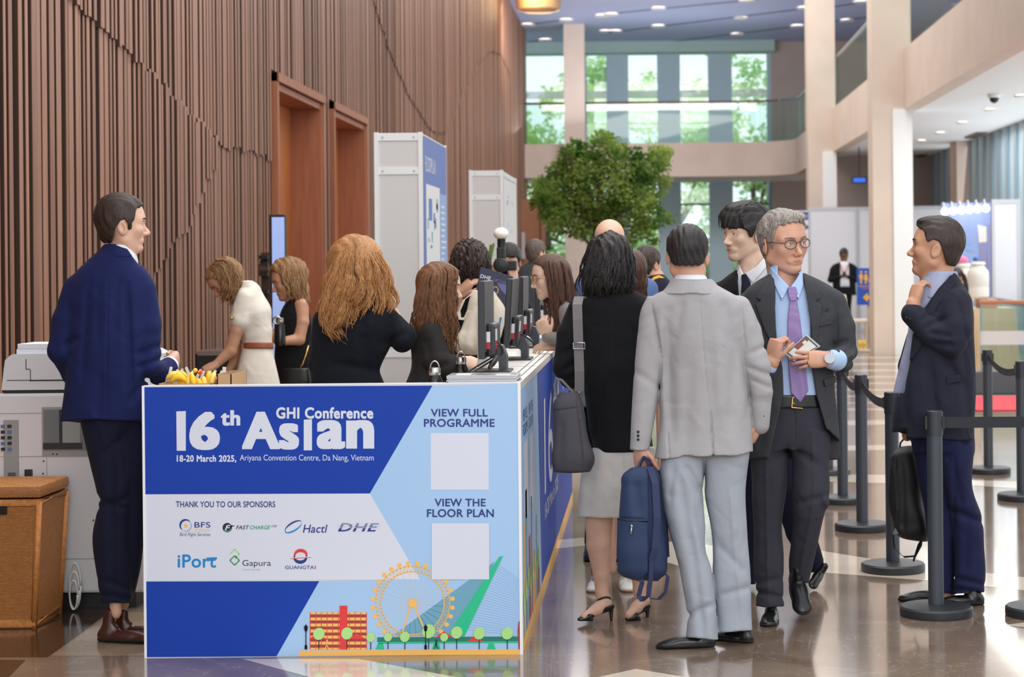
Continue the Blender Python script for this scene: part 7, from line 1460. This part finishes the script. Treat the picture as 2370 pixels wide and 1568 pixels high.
strands(B, [[(660, 600, -6), (648, 612, -24), (650, 640, -32), (664, 668, -34), (668, 690, -30)], [(668, 598, -8), (676, 616, -30), (684, 650, -36), (694, 690, -34), (700, 712, -30)], [(674, 598, -4), (700, 620, -22), (708, 660, -26), (712, 696, -24), (716, 722, -20)]], 180, 1.6, h_blond, 9, 5, 44, 4)
outfit(B, 'top', [(693, 668, 704, 0, 22), (712, 655, 712, 0, 30), (745, 644, 721, 0, 36), (790, 640, 722, 0, 34), (850, 636, 730, 0, 38), (905, 632, 736, 0, 42)], c_black, fold=1.5, h=2.8)
legs_simple(B, 684, 890, .095, c_black, l_black)
B.tubes('bag_chain', [([(714, 800, -30), (708, 822, -36), (700, 845, -40), (690, 856, -42)], 2.2)], gold_m, 6); B.mesh('small_bag', [(loft([(852, 655, 716, -44, 12), (893, 650, 720, -44, 14), (930, 655, 716, -44, 12)], 3), 2.6)], l_black)
K = thing('water_bottle', 'black bottle with a steel ring held by the woman in the sleeveless top', 'bottle', B.w(650, 775, -62), 'black bottles')
bw = B.w(648, 772, -64); MB().lathe([(0.028, -0.08), (0.036, -0.07), (0.036, 0.05), (0.024, 0.075)], bw[:], 18).mk('body', [MATS['bottle_black']], K, smooth='auto'); MB().lathe([(0.026, 0.07), (0.026, 0.10)], bw[:], 18).mk('lid', [st_lid], K, smooth='auto'); MB().tube([(bw.x-0.01+0.024*math.cos(a), bw.y-0.04, bw.z+0.085+0.024*math.sin(a)) for a in [2*math.pi*i/14 for i in range(15)]], 0.006, 6).mk('ring', [st_lid], K, smooth=True)
# woman with long wavy auburn hair
B = Body('person', 'woman with long wavy auburn hair and black top seen from behind', 'person', 9.2, 815)
Hd = Head(B, (826, 618, 6), 122, 165, -6, 0, age=0); Hd.m_skin = sk_fair
hn = hand((908, 722, 14), (-0.35, -0.9, 0.15), (0.7, 0.1, -0.6), 88, (25, 30, 30, 35), (30, 10))
B.mesh('body', [(uni(7, Hd.skin, chain([(836, 650, 6, 30), (842, 705, 2, 36), (842, 740, 0, 42)])), 2.2), (uni(3, hn, cone((922, 752, 4), (908, 722, 14), 16, 14)), 2.0), cores(B, (840, 715, 0), (810, 930, 0))], sk_fair)
B.mesh('hair', [(wave_hair(uni(12, ell((822, 602, 0), (66, 60, 62)), ell((806, 670, -14), (66, 60, 52)), ell((780, 735, -22), (46, 52, 36)), ell((882, 655, -4), (28, 52, 40))), 1.6, 0.13), 2.4)], h_auburn)
G = [[(824, 550, 0), (775, 590, -20), (752, 650, -34), (738, 705, -40), (748, 760, -44), (778, 790, -40)], [(824, 548, -16), (790, 590, -56), (772, 650, -64), (752, 710, -64), (764, 765, -58), (800, 788, -50)], [(825, 548, -20), (808, 590, -68), (800, 650, -74), (790, 710, -72), (776, 760, -62), (790, 780, -54)], [(826, 548, -20), (832, 590, -70), (838, 640, -72), (830, 690, -66), (806, 740, -62)], [(826, 550, -16), (860, 590, -58), (880, 640, -54), (886, 690, -48), (892, 735, -44)], [(828, 550, -6), (874, 585, -24), (898, 640, -22), (908, 690, -26), (906, 715, -30)]]
strands(B, G, 850, 1.6, h_auburn, 12, 9, 78, 8); strands(B, [[(822, 550, -56), (826, 575, -70), (824, 620, -80), (836, 660, -80), (812, 700, -78)], [(828, 550, -56), (832, 575, -70), (828, 620, -80), (842, 650, -78), (822, 704, -76)]], 40, 2.2, h_auburn, 14, 5, 36, 2, name='braid')
outfit(B, 'top', [(704, 806, 880, 0, 36), (716, 772, 908, 0, 48), (742, 738, 922, 0, 58), (800, 728, 906, 0, 60), (850, 722, 884, 0, 56), (905, 718, 892, 0, 60), (960, 706, 902, 0, 66)], c_teal, [[(896, 738, 0, 30), (930, 788, -8, 27), (936, 776, -4, 25), (916, 740, 8, 18)], [(752, 745, 0, 30), (742, 840, 4, 28), (760, 900, 50, 22)]], cr=[(880, 800, 940, 770, 8, 3), (840, 760, 850, 900, 14, 3), (760, 840, 880, 860, 12, 3)])
MB().tube([B.w(846, 690, -46)[:], B.w(862, 702, -46)[:]], [7*B.k, 8*B.k], 10).mk('white_tag', [c_white], B.root, smooth=True)
legs_simple(B, 810, 940, .11, c_black, l_black)
# girl with long brown hair in a dark blouse
B = Body('person', 'young woman with long brown hair in a dark blouse, facing the monitors', 'person', 9.35, 1010)
Hd = Head(B, (1022, 664, 0), 108, 78, -6, 0, age=0, eye=0.5); Hd.m_skin = sk_pale
hn = hand((1062, 836, -44), (0.85, 0.2, -0.1), (-0.1, -0.6, -0.8), 84, (30, 35, 38, 40), (35, 5), side=-1); h2 = hand((1062, 846, 10), (0.8, 0.4, 0), (0, -0.8, -0.5), 82, (30, 35, 38, 40), (35, 5))
B.mesh('body', [(uni(5, Hd.skin, chain([(1008, 690, 4, 22), (1000, 735, 2, 28)])), 1.7), (hn, 1.8), (h2, 2.0), cores(B, (1000, 745, 0), (1000, 930, 0))], sk_pale)
Hd.face(brow=brow_d, lips=lip_m)
Hd.hair(h_brown, 'long', 0.04, 0.0); B.mesh('hair', [(wave_hair(sub(uni(10, ell((1010, 652, 0), (48, 46, 44)), ell((990, 710, -4), (34, 60, 40)), ell((1022, 760, -30), (30, 50, 18))), ell((1066, 676, 0), (32, 44, 60))), 1.3, 0.17), 2.0)], h_brown)
strands(B, [[(1008, 606, -4), (975, 640, -30), (968, 690, -38), (955, 740, -36), (940, 770, -30)], [(1010, 605, -8), (990, 640, -44), (985, 700, -46), (990, 760, -44), (1005, 800, -42)], [(1014, 606, -10), (1016, 640, -48), (1012, 700, -50), (1024, 770, -48), (1040, 830, -46)], [(1020, 608, -10), (1042, 630, -44), (1036, 690, -48), (1044, 760, -48), (1046, 815, -46)], [(1024, 608, -4), (1056, 622, -30), (1058, 634, -36), (1046, 660, -46)]], 560, 1.35, h_brown, 16, 6, 50, 5)
outfit(B, 'blouse', [(730, 980, 1022, 0, 34), (748, 962, 1036, 0, 46), (795, 948, 1046, 0, 52), (850, 946, 1054, 0, 52), (895, 936, 1062, 0, 58), (960, 930, 1070, 0, 60)], c_dblouse, [[(1000, 768, -34, 30), (1010, 835, -50, 30), (1030, 850, -52, 26), (1060, 838, -44, 15)], [(1010, 770, 34, 26), (1030, 850, 30, 24), (1062, 846, 12, 14)]], cr=[(985, 780, 1000, 850, 10, 3), (1000, 860, 1040, 840, 8, 4), (960, 800, 955, 890, 12, 3)])
B.tubes('bracelet', [([(1062+3*math.cos(t), 838+14*math.sin(t), -44+13*math.cos(t)) for t in [2*math.pi*i/14 for i in range(15)]], 2)], gold_m, 6)
legs_simple(B, 1000, 945, .10, c_black, l_black)
# person with dark curly hair, with tote bag and brochure
B = Body('person', 'woman with dark curly hair seen from behind, holding a tote bag', 'person', 11.0, 1090)
Hd = Head(B, (1090, 612, 0), 96, 172, 0, 0, age=0); Hd.m_skin = sk_warm
a1 = chain([(1062, 690, -24, 17), (1049, 742, -34, 14), (1056, 710, -44, 12), (1066, 676, -50, 10)], 3); hn = hand((1064, 682, -50), (0.6, -0.7, -0.1), (-0.5, -0.6, -0.5), 78, (38, 42, 46, 50), (30, 10))
B.mesh('body', [(uni(5, Hd.skin, chain([(1090, 640, 0, 22), (1090, 690, 0, 26)])), 2.2), (uni(3, a1, hn), 1.8), cores(B, (1090, 690, 0), (1092, 850, 0))], sk_warm)
hv = uni(8, ell((1088, 604, 0), (45, 50, 56)), ell((1070, 630, -4), (26, 30, 34)), ell((1110, 630, -4), (26, 30, 34)))
B.mesh('hair', [(wave_hair(hv, 3.4, 0.30), 1.8)], h_dkbr); strands(B, [[(1088+6*math.sin(a), 560, -6*math.cos(a)), (1088+34*math.sin(a), 572, -44*math.cos(a)), (1088+45*math.sin(a), 615, -56*math.cos(a)), (1088+44*math.sin(a), 656, -48*math.cos(a))] for a in [-1.6+0.4*i for i in range(9)]], 380, 1.3, h_dkbr, 18, 6, 22, 4)
outfit(B, 'top', [(664, 1070, 1112, 0, 28), (680, 1050, 1132, 0, 40), (720, 1044, 1140, 0, 46), (800, 1046, 1138, 0, 44), (880, 1040, 1144, 0, 50)], c_black, [[(1064, 686, -10, 22), (1052, 730, -28, 19)]])
B.tubes('bracelet', [([(1063+11*math.cos(t), 686+4*math.sin(t), -50+11*math.sin(t)) for t in [2*math.pi*i/14 for i in range(15)]], 2.2)], gold_m, 6)
legs_simple(B, 1092, 870, .10, c_black, l_black)
K = Body('tote_bag', 'cream cotton tote bag held up by the curly-haired woman', 'bag', 10.5, 1110, z0=1.06)
tb_ = loft([(672, 1092, 1146, 0, 8), (715, 1078, 1166, 0, 20), (760, 1068, 1160, 0, 26), (812, 1054, 1128, 0, 24), (822, 1060, 1110, 0, 16)], 3)
K.mesh('bag_body', [(bent(bent(tb_, folds(3, 22, 40, 22, 61), 4), creases([(1110, 690, 1090, 810, 9, 5), (1140, 690, 1120, 800, 8, 5), (1095, 700, 1070, 810, 10, 3)]), 5), 2.2)], cloth('tote_cotton', (224, 214, 198), 0.05))
K.strap('handle', [(1090, 682, -12), (1074, 694, -14), (1062, 722, -14), (1064, 738, -14), (1076, 738, -14), (1082, 722, -16)], 8, 2.5, (0.7, -0.5, 0.2), cloth('tote_cotton', (0, 0, 0)))
MB().prism([K.w(1157, 734, -24)[:], K.w(1162, 736, -22)[:], K.w(1158, 752, -24)[:], K.w(1155, 748, -25)[:]], (0, -0.002, 0), 0).mk('blue_print', [p_cy], K.root)
K = Body('brochure', 'dark blue brochure with white DHE lettering above the tote bag', 'brochure', 10.5, 1140, z0=1.3)
MB().prism([K.w(*q, 0)[:] for q in ((1113, 618), (1188, 641), (1172, 722), (1096, 698))], (0, 0.004, 0), 0).mk('cover', [mat('brochure_navy', (52, 52, 78), 0.35, noise=0.3, nscale=9)], K.root)
gb = Graphic(lambda a, b, L: (K.w(a, b, 0)-Vector((0, 0.0012+0.0004*L, 0)))[:]); gb.text('DHE', 1111, 634, 1137, 643, 0, bold=0.03, shear=0.3, skew=7); gb.text('GROUND', 1142, 643, 1178, 651, 1, skew=10); gb.poly([(1150, 655), (1182, 662), (1178, 690), (1160, 672)], 1); gb.arc(1147, 672, 6, 8, 0, 6.28, 2, 2, 2)
gb.mb.mk('print', [p_white, mat('brochure_violet', (104, 108, 160), 0.4), gold_m], K.root)
# photographer
B = Body('person', 'photographer with black hair holding up a camera, far behind the monitors', 'person', 13.5, 1180)
Hd = Head(B, (1178, 604, 0), 78, -8, 0, 0, age=0); Hd.m_skin = sk_fair
B.mesh('body', [(uni(4, Hd.skin, chain([(1178, 630, 2, 16), (1178, 665, 0, 20)])), 1.8), (hand((1192, 650, -88), (-0.3, -1, -0.2), (0.6, 0, -0.7), 58, (40, 45, 50, 50), (30, 10)), 1.8), (hand((1140, 640, -88), (0.3, -1, -0.2), (-0.6, 0, -0.7), 56, (40, 45, 50, 50), (30, 10), side=-1), 1.8), cores(B, (1178, 665, 0), (1178, 800, 0))], sk_fair)
Hd.hair(h_black, 'fringe', 0.05, 0.01, 1.8); Hd.face(brow=brow_d)
B.mesh('face_mask', [(Hd.loc(inter(grow(skull(eye=0), 0.02), poly2([(-0.26, -0.10), (0, -0.04), (0.26, -0.10), (0.2, -0.38), (0, -0.48), (-0.2, -0.38)], (0, 2), 0.0, 1), 0.01)), 1.6)], c_black)
outfit(B, 'shirt', [(652, 1160, 1196, 0, 20), (672, 1142, 1214, 0, 28), (720, 1136, 1220, 0, 36), (830, 1140, 1216, 0, 36)], c_black, [[(1206, 684, 0, 17), (1218, 720, -20, 15), (1196, 660, -82, 11)], [(1148, 684, 0, 17), (1134, 720, -20, 15), (1140, 652, -82, 11)]])
legs_simple(B, 1178, 810, .10, c_black, l_black)
K = Body('camera', 'black camera with upright flash and round white diffuser', 'camera', 13.2, 1165, z0=1.5)
cw = lambda x, y, z=0: K.w(x, y, z)
a, b2 = cw(1150, 604), cw(1196, 626); MB().bbox((a.x, a.y-0.02, b2.z), (b2.x, a.y+0.05, a.z), 0.01).mk('camera_body', [blk], K.root)
c_ = cw(1164, 614); MB().lathe([(0.045, 0.0), (0.05, -0.06), (0.048, -0.1), (0.036, -0.105)], (c_.x-0.01, c_.y-0.02, c_.z), 22, 0, 'y').mk('lens', [blk], K.root, smooth='auto')
a, b2 = cw(1149, 572), cw(1170, 600); MB().bbox((a.x, a.y-0.01, b2.z), (b2.x, a.y+0.05, a.z), 0.012).mk('flash_head', [blk], K.root)
c_ = cw(1160, 575); MB().lathe([(0.028, 0), (0.029, 0.07), (0.034, 0.085)], (c_.x, c_.y+0.02, c_.z), 20).mk('flash_tube', [blk], K.root, smooth='auto')
c_ = cw(1159, 541); MB().sphere((c_.x, c_.y+0.02, c_.z), (0.052, 0.052, 0.042), 0, 20, 14).mk('diffuser_dome', [mat('dome_white', (250, 240, 228), 0.5)], K.root, smooth=True)
c_ = cw(1152, 606); MB().lathe([(0.02, 0), (0.02, 0.02)], (c_.x, c_.y, c_.z), 14).mk('dial', [steel], K.root)
# woman in glasses leaning over the counter
B = Body('person', 'woman in glasses with long straight hair and grey blazer, leaning in', 'person', 10.3, 1300)
Hd = Head(B, (1272, 641, 0), 100, -80, -8, 0, age=0, eye=0.3, nose=0.85); Hd.m_skin = sk_pale
h1 = hand((1266, 778, -40), (-0.35, -0.9, -0.1), (-0.5, -0.2, -0.8), 74, (70, 75, 80, 80), (40, 15)); h2 = hand((1292, 802, -20), (-0.9, 0.0, 0), (0, -0.8, -0.5), 70, (20, 25, 25, 30), (30, 5))
B.mesh('body', [(uni(5, Hd.skin, chain([(1284, 664, 2, 20), (1300, 705, 0, 26)])), 1.6), (h1, 1.7), (h2, 2.0), cores(B, (1305, 715, 0), (1392, 900, 0), dx=.04)], sk_pale)
Hd.face(brow=brow_d, lips=lip_r); glasses(Hd, gold_m, rx=0.115, rz=0.10, y=0.42)
B.mesh('hair', [(Hd.loc(inter(hair_shell(0.04), poly2(HAIRLINE['long'], (1, 2)), 0.02)), 1.6), (sub(uni(10, ell((1284, 634, 0), (40, 42, 42)), ell((1300, 680, 0), (28, 50, 38)), ell((1296, 740, -24), (26, 60, 14))), ell((1240, 660, 0), (30, 44, 60))), 2.0)], h_ches)
strands(B, [[(1274, 592, -6), (1258, 602, -28), (1262, 630, -40), (1272, 680, -44), (1284, 740, -44), (1294, 790, -42)], [(1278, 591, -6), (1284, 610, -40), (1290, 660, -46), (1290, 730, -46), (1298, 800, -44)], [(1282, 592, -6), (1308, 612, -34), (1318, 660, -38), (1322, 720, -38), (1318, 770, -38)], [(1282, 592, 0), (1318, 630, -14), (1330, 680, -20), (1344, 730, -22)], [(1256, 690, 10), (1262, 720, 0), (1268, 750, -10), (1272, 790, -20)]], 420, 1.4, h_ches, 22, 2, 90, 4)
outfit(B, 'blazer', [(690, 1292, 1336, 0, 32), (705, 1284, 1362, 0, 44), (740, 1284, 1388, 0, 52), (800, 1300, 1404, 0, 52), (880, 1318, 1420, 0, 54), (940, 1318, 1424, 0, 58)], c_grblz, [[(1312, 722, -34, 26), (1322, 782, -46, 22), (1300, 788, -46, 20), (1268, 782, -42, 16)], [(1330, 722, 34, 24), (1336, 800, 20, 20), (1296, 802, -14, 13)]])
legs_simple(B, 1398, 925, .075, c_black, l_black, dx=.05)
# bald man in blue
B = Body('person', 'bald man in a blue shirt seen from behind, past the woman in black', 'person', 11.0, 1425)
Hd = Head(B, (1411, 561, 0), 106, 176, 0, 0); Hd.m_skin = sk_fair
B.mesh('body', [(uni(6, Hd.skin, chain([(1414, 590, 0, 28), (1422, 640, 0, 34)])), 2.0), cores(B, (1425, 640, 0), (1428, 880, 0))], sk_fair)
outfit(B, 'shirt', [(610, 1390, 1452, 0, 32), (628, 1366, 1482, 0, 44), (660, 1346, 1508, 0, 52), (720, 1342, 1517, 0, 56), (800, 1348, 1512, 0, 56), (900, 1352, 1506, 0, 58)], c_bshirt, [[(1500, 668, 0, 24), (1508, 760, 0, 23), (1494, 840, -20, 17)], [(1354, 668, 0, 24), (1346, 760, 0, 23), (1360, 840, -20, 17)]])
legs_simple(B, 1428, 880, .10, c_dgrey, l_black)
# woman hidden behind the woman in black
B = Body('person', 'brown-haired woman in white sneakers almost hidden by the woman in black', 'person', 9.3, 1452)
Hd = Head(B, (1447, 636, 0), 112, -128, 0, 0, age=0); Hd.m_skin = sk_fair
B.mesh('body', [(uni(5, Hd.skin, chain([(1456, 668, 0, 23), (1456, 715, 0, 30)])), 1.8), (hand((1388, 690, -20), (-0.7, -0.6, 0), (0, -0.3, -0.9), 74, (40, 45, 50, 50), (30, 10)), 2.0), cores(B, (1452, 720, 0), (1438, 930, 0))], sk_fair)
Hd.hair(h_ches, 'long', 0.04, 0.0); B.mesh('hair', [(uni(8, ell((1464, 620, 10), (34, 44, 42)), ell((1482, 670, 10), (16, 56, 30))), 2.0)], h_ches); strands(B, [[(1460, 582, 0), (1478, 600, -20), (1484, 640, -24), (1486, 690, -22)], [(1464, 582, 6), (1490, 610, 0), (1496, 650, 0), (1500, 695, 0)]], 40, 3, h_ches, 24, 2, 80, 3)
B.tubes('earring', [([(1473, 634, -34), (1473, 638, -34)], 3)], gold_m, 8)
outfit(B, 'jumper', [(708, 1428, 1480, 0, 32), (726, 1400, 1500, 0, 44), (780, 1392, 1512, 0, 50), (860, 1396, 1506, 0, 48), (960, 1388, 1512, 0, 54)], cloth('jumper_rose', (178, 140, 144)), [[(1406, 740, -10, 24), (1392, 780, -20, 20), (1388, 694, -20, 13)]])
legs_simple(B, 1430, 940, .085, cloth('trousers_rose', (170, 140, 146)), l_black, dx=.055, spread=0.03, shoes=False)
for x, t in ((1382, -30), (1446, 34)):
    o = shoe(B, (x, 0, 40), (x+t*0.3, 0, -60), mat('sneaker_white', (226, 222, 216), 0.5), wide=1.2, name='sneaker'); o.children[0].data.materials[0] = mat('sole_tan', (206, 178, 150), 0.6)
# people farther back
def bystander(label, Y, head, skin, hair, torso, m, legs, arms=(), pants=c_black, hip=None, hh=None, face=False):
    B = Body('person', label, 'person', Y, head[0][0]); Hd = Head(B, head[0], head[1], *head[2:5], age=0.2); Hd.m_skin = skin; c, S = head[0], head[1]
    nx = (torso[0][1]+torso[0][2])/2
    B.mesh('body', [(uni(S*.05, Hd.skin, chain([(c[0], c[1]+S*.25, 0, S*.25), (nx, torso[0][0]+S*.12, 0, S*.29)])), S*0.018+0.2), cores(B, (nx, torso[1][0], 0), (nx, torso[-1][0]-S*.1, 0))]+[(a, S*.025) for a in (hh or [])], skin)
    if hair: Hd.hair(hair[0], hair[1], 0.04, 0.01, S*0.02+0.1)
    if face: Hd.face(brow=brow_d)
    outfit(B, 'jacket', torso, m, arms, h=S*.035+.15, k=S*.06, fold=S*.012); legs_simple(B, nx, torso[-1][0]-S*.15, .10, pants, l_black)
    return B
bystander('man with short greying hair in a dark suit, far back by the tower', 18.0, ((1240, 586, 0), 60, 142, 0, 0), sk_fair, (h_slate, 'short'), [(606, 1224, 1262, 0, 18), (618, 1206, 1276, 0, 24), (640, 1194, 1290, 0, 28), (720, 1198, 1286, 0, 28), (790, 1194, 1290, 0, 30)], c_dgrey, 0, [[(1200, 642, 0, 13), (1196, 700, 0, 12), (1200, 750, -10, 9)], [(1282, 642, 0, 13), (1288, 700, 0, 12), (1284, 750, -10, 9)]])
B = bystander('man in a dark suit with a yellow lanyard, behind the light grey suit', 13.0, ((1499, 612, 0), 82, 146, 2, 0), sk_warm, (h_dkbr, 'short'), [(634, 1494, 1534, 0, 22), (650, 1480, 1550, 0, 30), (680, 1470, 1568, 0, 36), (760, 1474, 1566, 0, 36), (860, 1468, 1572, 0, 40)], c_dknavy, 0, [[(1556, 676, 0, 17), (1562, 760, 0, 16), (1556, 820, -10, 12)], [(1482, 676, 0, 17), (1476, 760, 0, 16), (1480, 820, -10, 12)]])
B.strap('lanyard', [(1538, 646, -18), (1526, 640, -25), (1514, 644, -28), (1506, 652, -28)], 6, 2, (0.4, 0.9, 0), mat('lanyard_yellow', (240, 190, 50), 0.6))
B = bystander('distant man in a black suit looking at his phone by the booths', 41.0, ((1953, 590, 0), 29, -14, -28, 0), sk_brown, (h_black, 'short'), [(606, 1945, 1962, 0, 8), (612, 1930, 1976, 0, 11), (622, 1923, 1985, 0, 13), (650, 1927, 1981, 0, 13), (684, 1927, 1982, 0, 14)], c_black, 0, [[(1927, 624, 0, 6.5), (1922, 648, -2, 6), (1944, 642, -14, 4)], [(1981, 624, 0, 6.5), (1985, 648, -2, 6), (1964, 642, -14, 4)]], hh=[hand((1944, 640, -14), (1, -0.1, -0.2), (0, 0.3, -1), 16, (60, 60, 60, 60), (30, 10)), hand((1966, 640, -14), (-1, -0.1, -0.2), (0, 0.3, -1), 16, (60, 60, 60, 60), (30, 10), side=-1)])
B.mesh('shirt', [(patch(loft([(606, 1945, 1962, 0, 9), (612, 1930, 1976, 0, 12), (622, 1923, 1985, 0, 13.5), (650, 1927, 1981, 0, 13.5), (684, 1927, 1982, 0, 14.5)]), [(1945, 604), (1964, 604), (1966, 664), (1945, 664)], 0.6), 0.9)], c_white)
B.strap('lanyard', [(1945, 612, -14), (1950, 628, -15.5), (1954, 634, -15.5)], 2.2, 0.6, (1, 0, 0), p_red); B.strap('lanyard', [(1964, 612, -14), (1958, 628, -15.5), (1954, 634, -15.5)], 2.2, 0.6, (1, 0, 0), p_red); MB().box((B.w(1948, 660, -17)-Vector((0, 0, 0)))[:], (B.w(1961, 652, -16))[:], 0).mk('badge', [p_white], B.root)
t = B.w(1954, 636, -20); MB().bbox((t.x-0.035, t.y-0.01, t.z-0.05), (t.x+0.035, t.y, t.z+0.06), 0.004).mk('mobile_phone', [blk], label='dark phone held by the distant man in black', cat='phone', loc=t)
B = bystander('dark-haired woman mostly hidden behind the man with the backpack', 25.0, ((2212, 642, 0), 44, -30, 0, 0), sk_fair, (h_dkbr, 'fringe'), [(668, 2202, 2224, 0, 12), (676, 2186, 2238, 0, 17), (700, 2182, 2242, 0, 19), (780, 2184, 2240, 0, 20)], c_black, 0, [[(2188, 690, 0, 9), (2182, 740, 0, 8), (2196, 768, -10, 6)], [(2236, 690, 0, 9), (2242, 740, 0, 8), (2228, 768, -10, 6)]], hh=[hand((2200, 768, -12), (1, 0.2, -0.2), (0, -0.5, -1), 34, (40, 40, 40, 40), (30, 10)), hand((2224, 768, -12), (-1, 0.2, -0.2), (0, -0.5, -1), 34, (40, 40, 40, 40), (30, 10), side=-1)])
strands(B, [[(2214, 620, 6), (2230, 640, 4), (2234, 670, 4), (2232, 690, 4)], [(2216, 620, -2), (2232, 640, -10), (2236, 670, -10), (2234, 690, -8)]], 26, 2, h_dkbr, 30, 1, 40, 2)
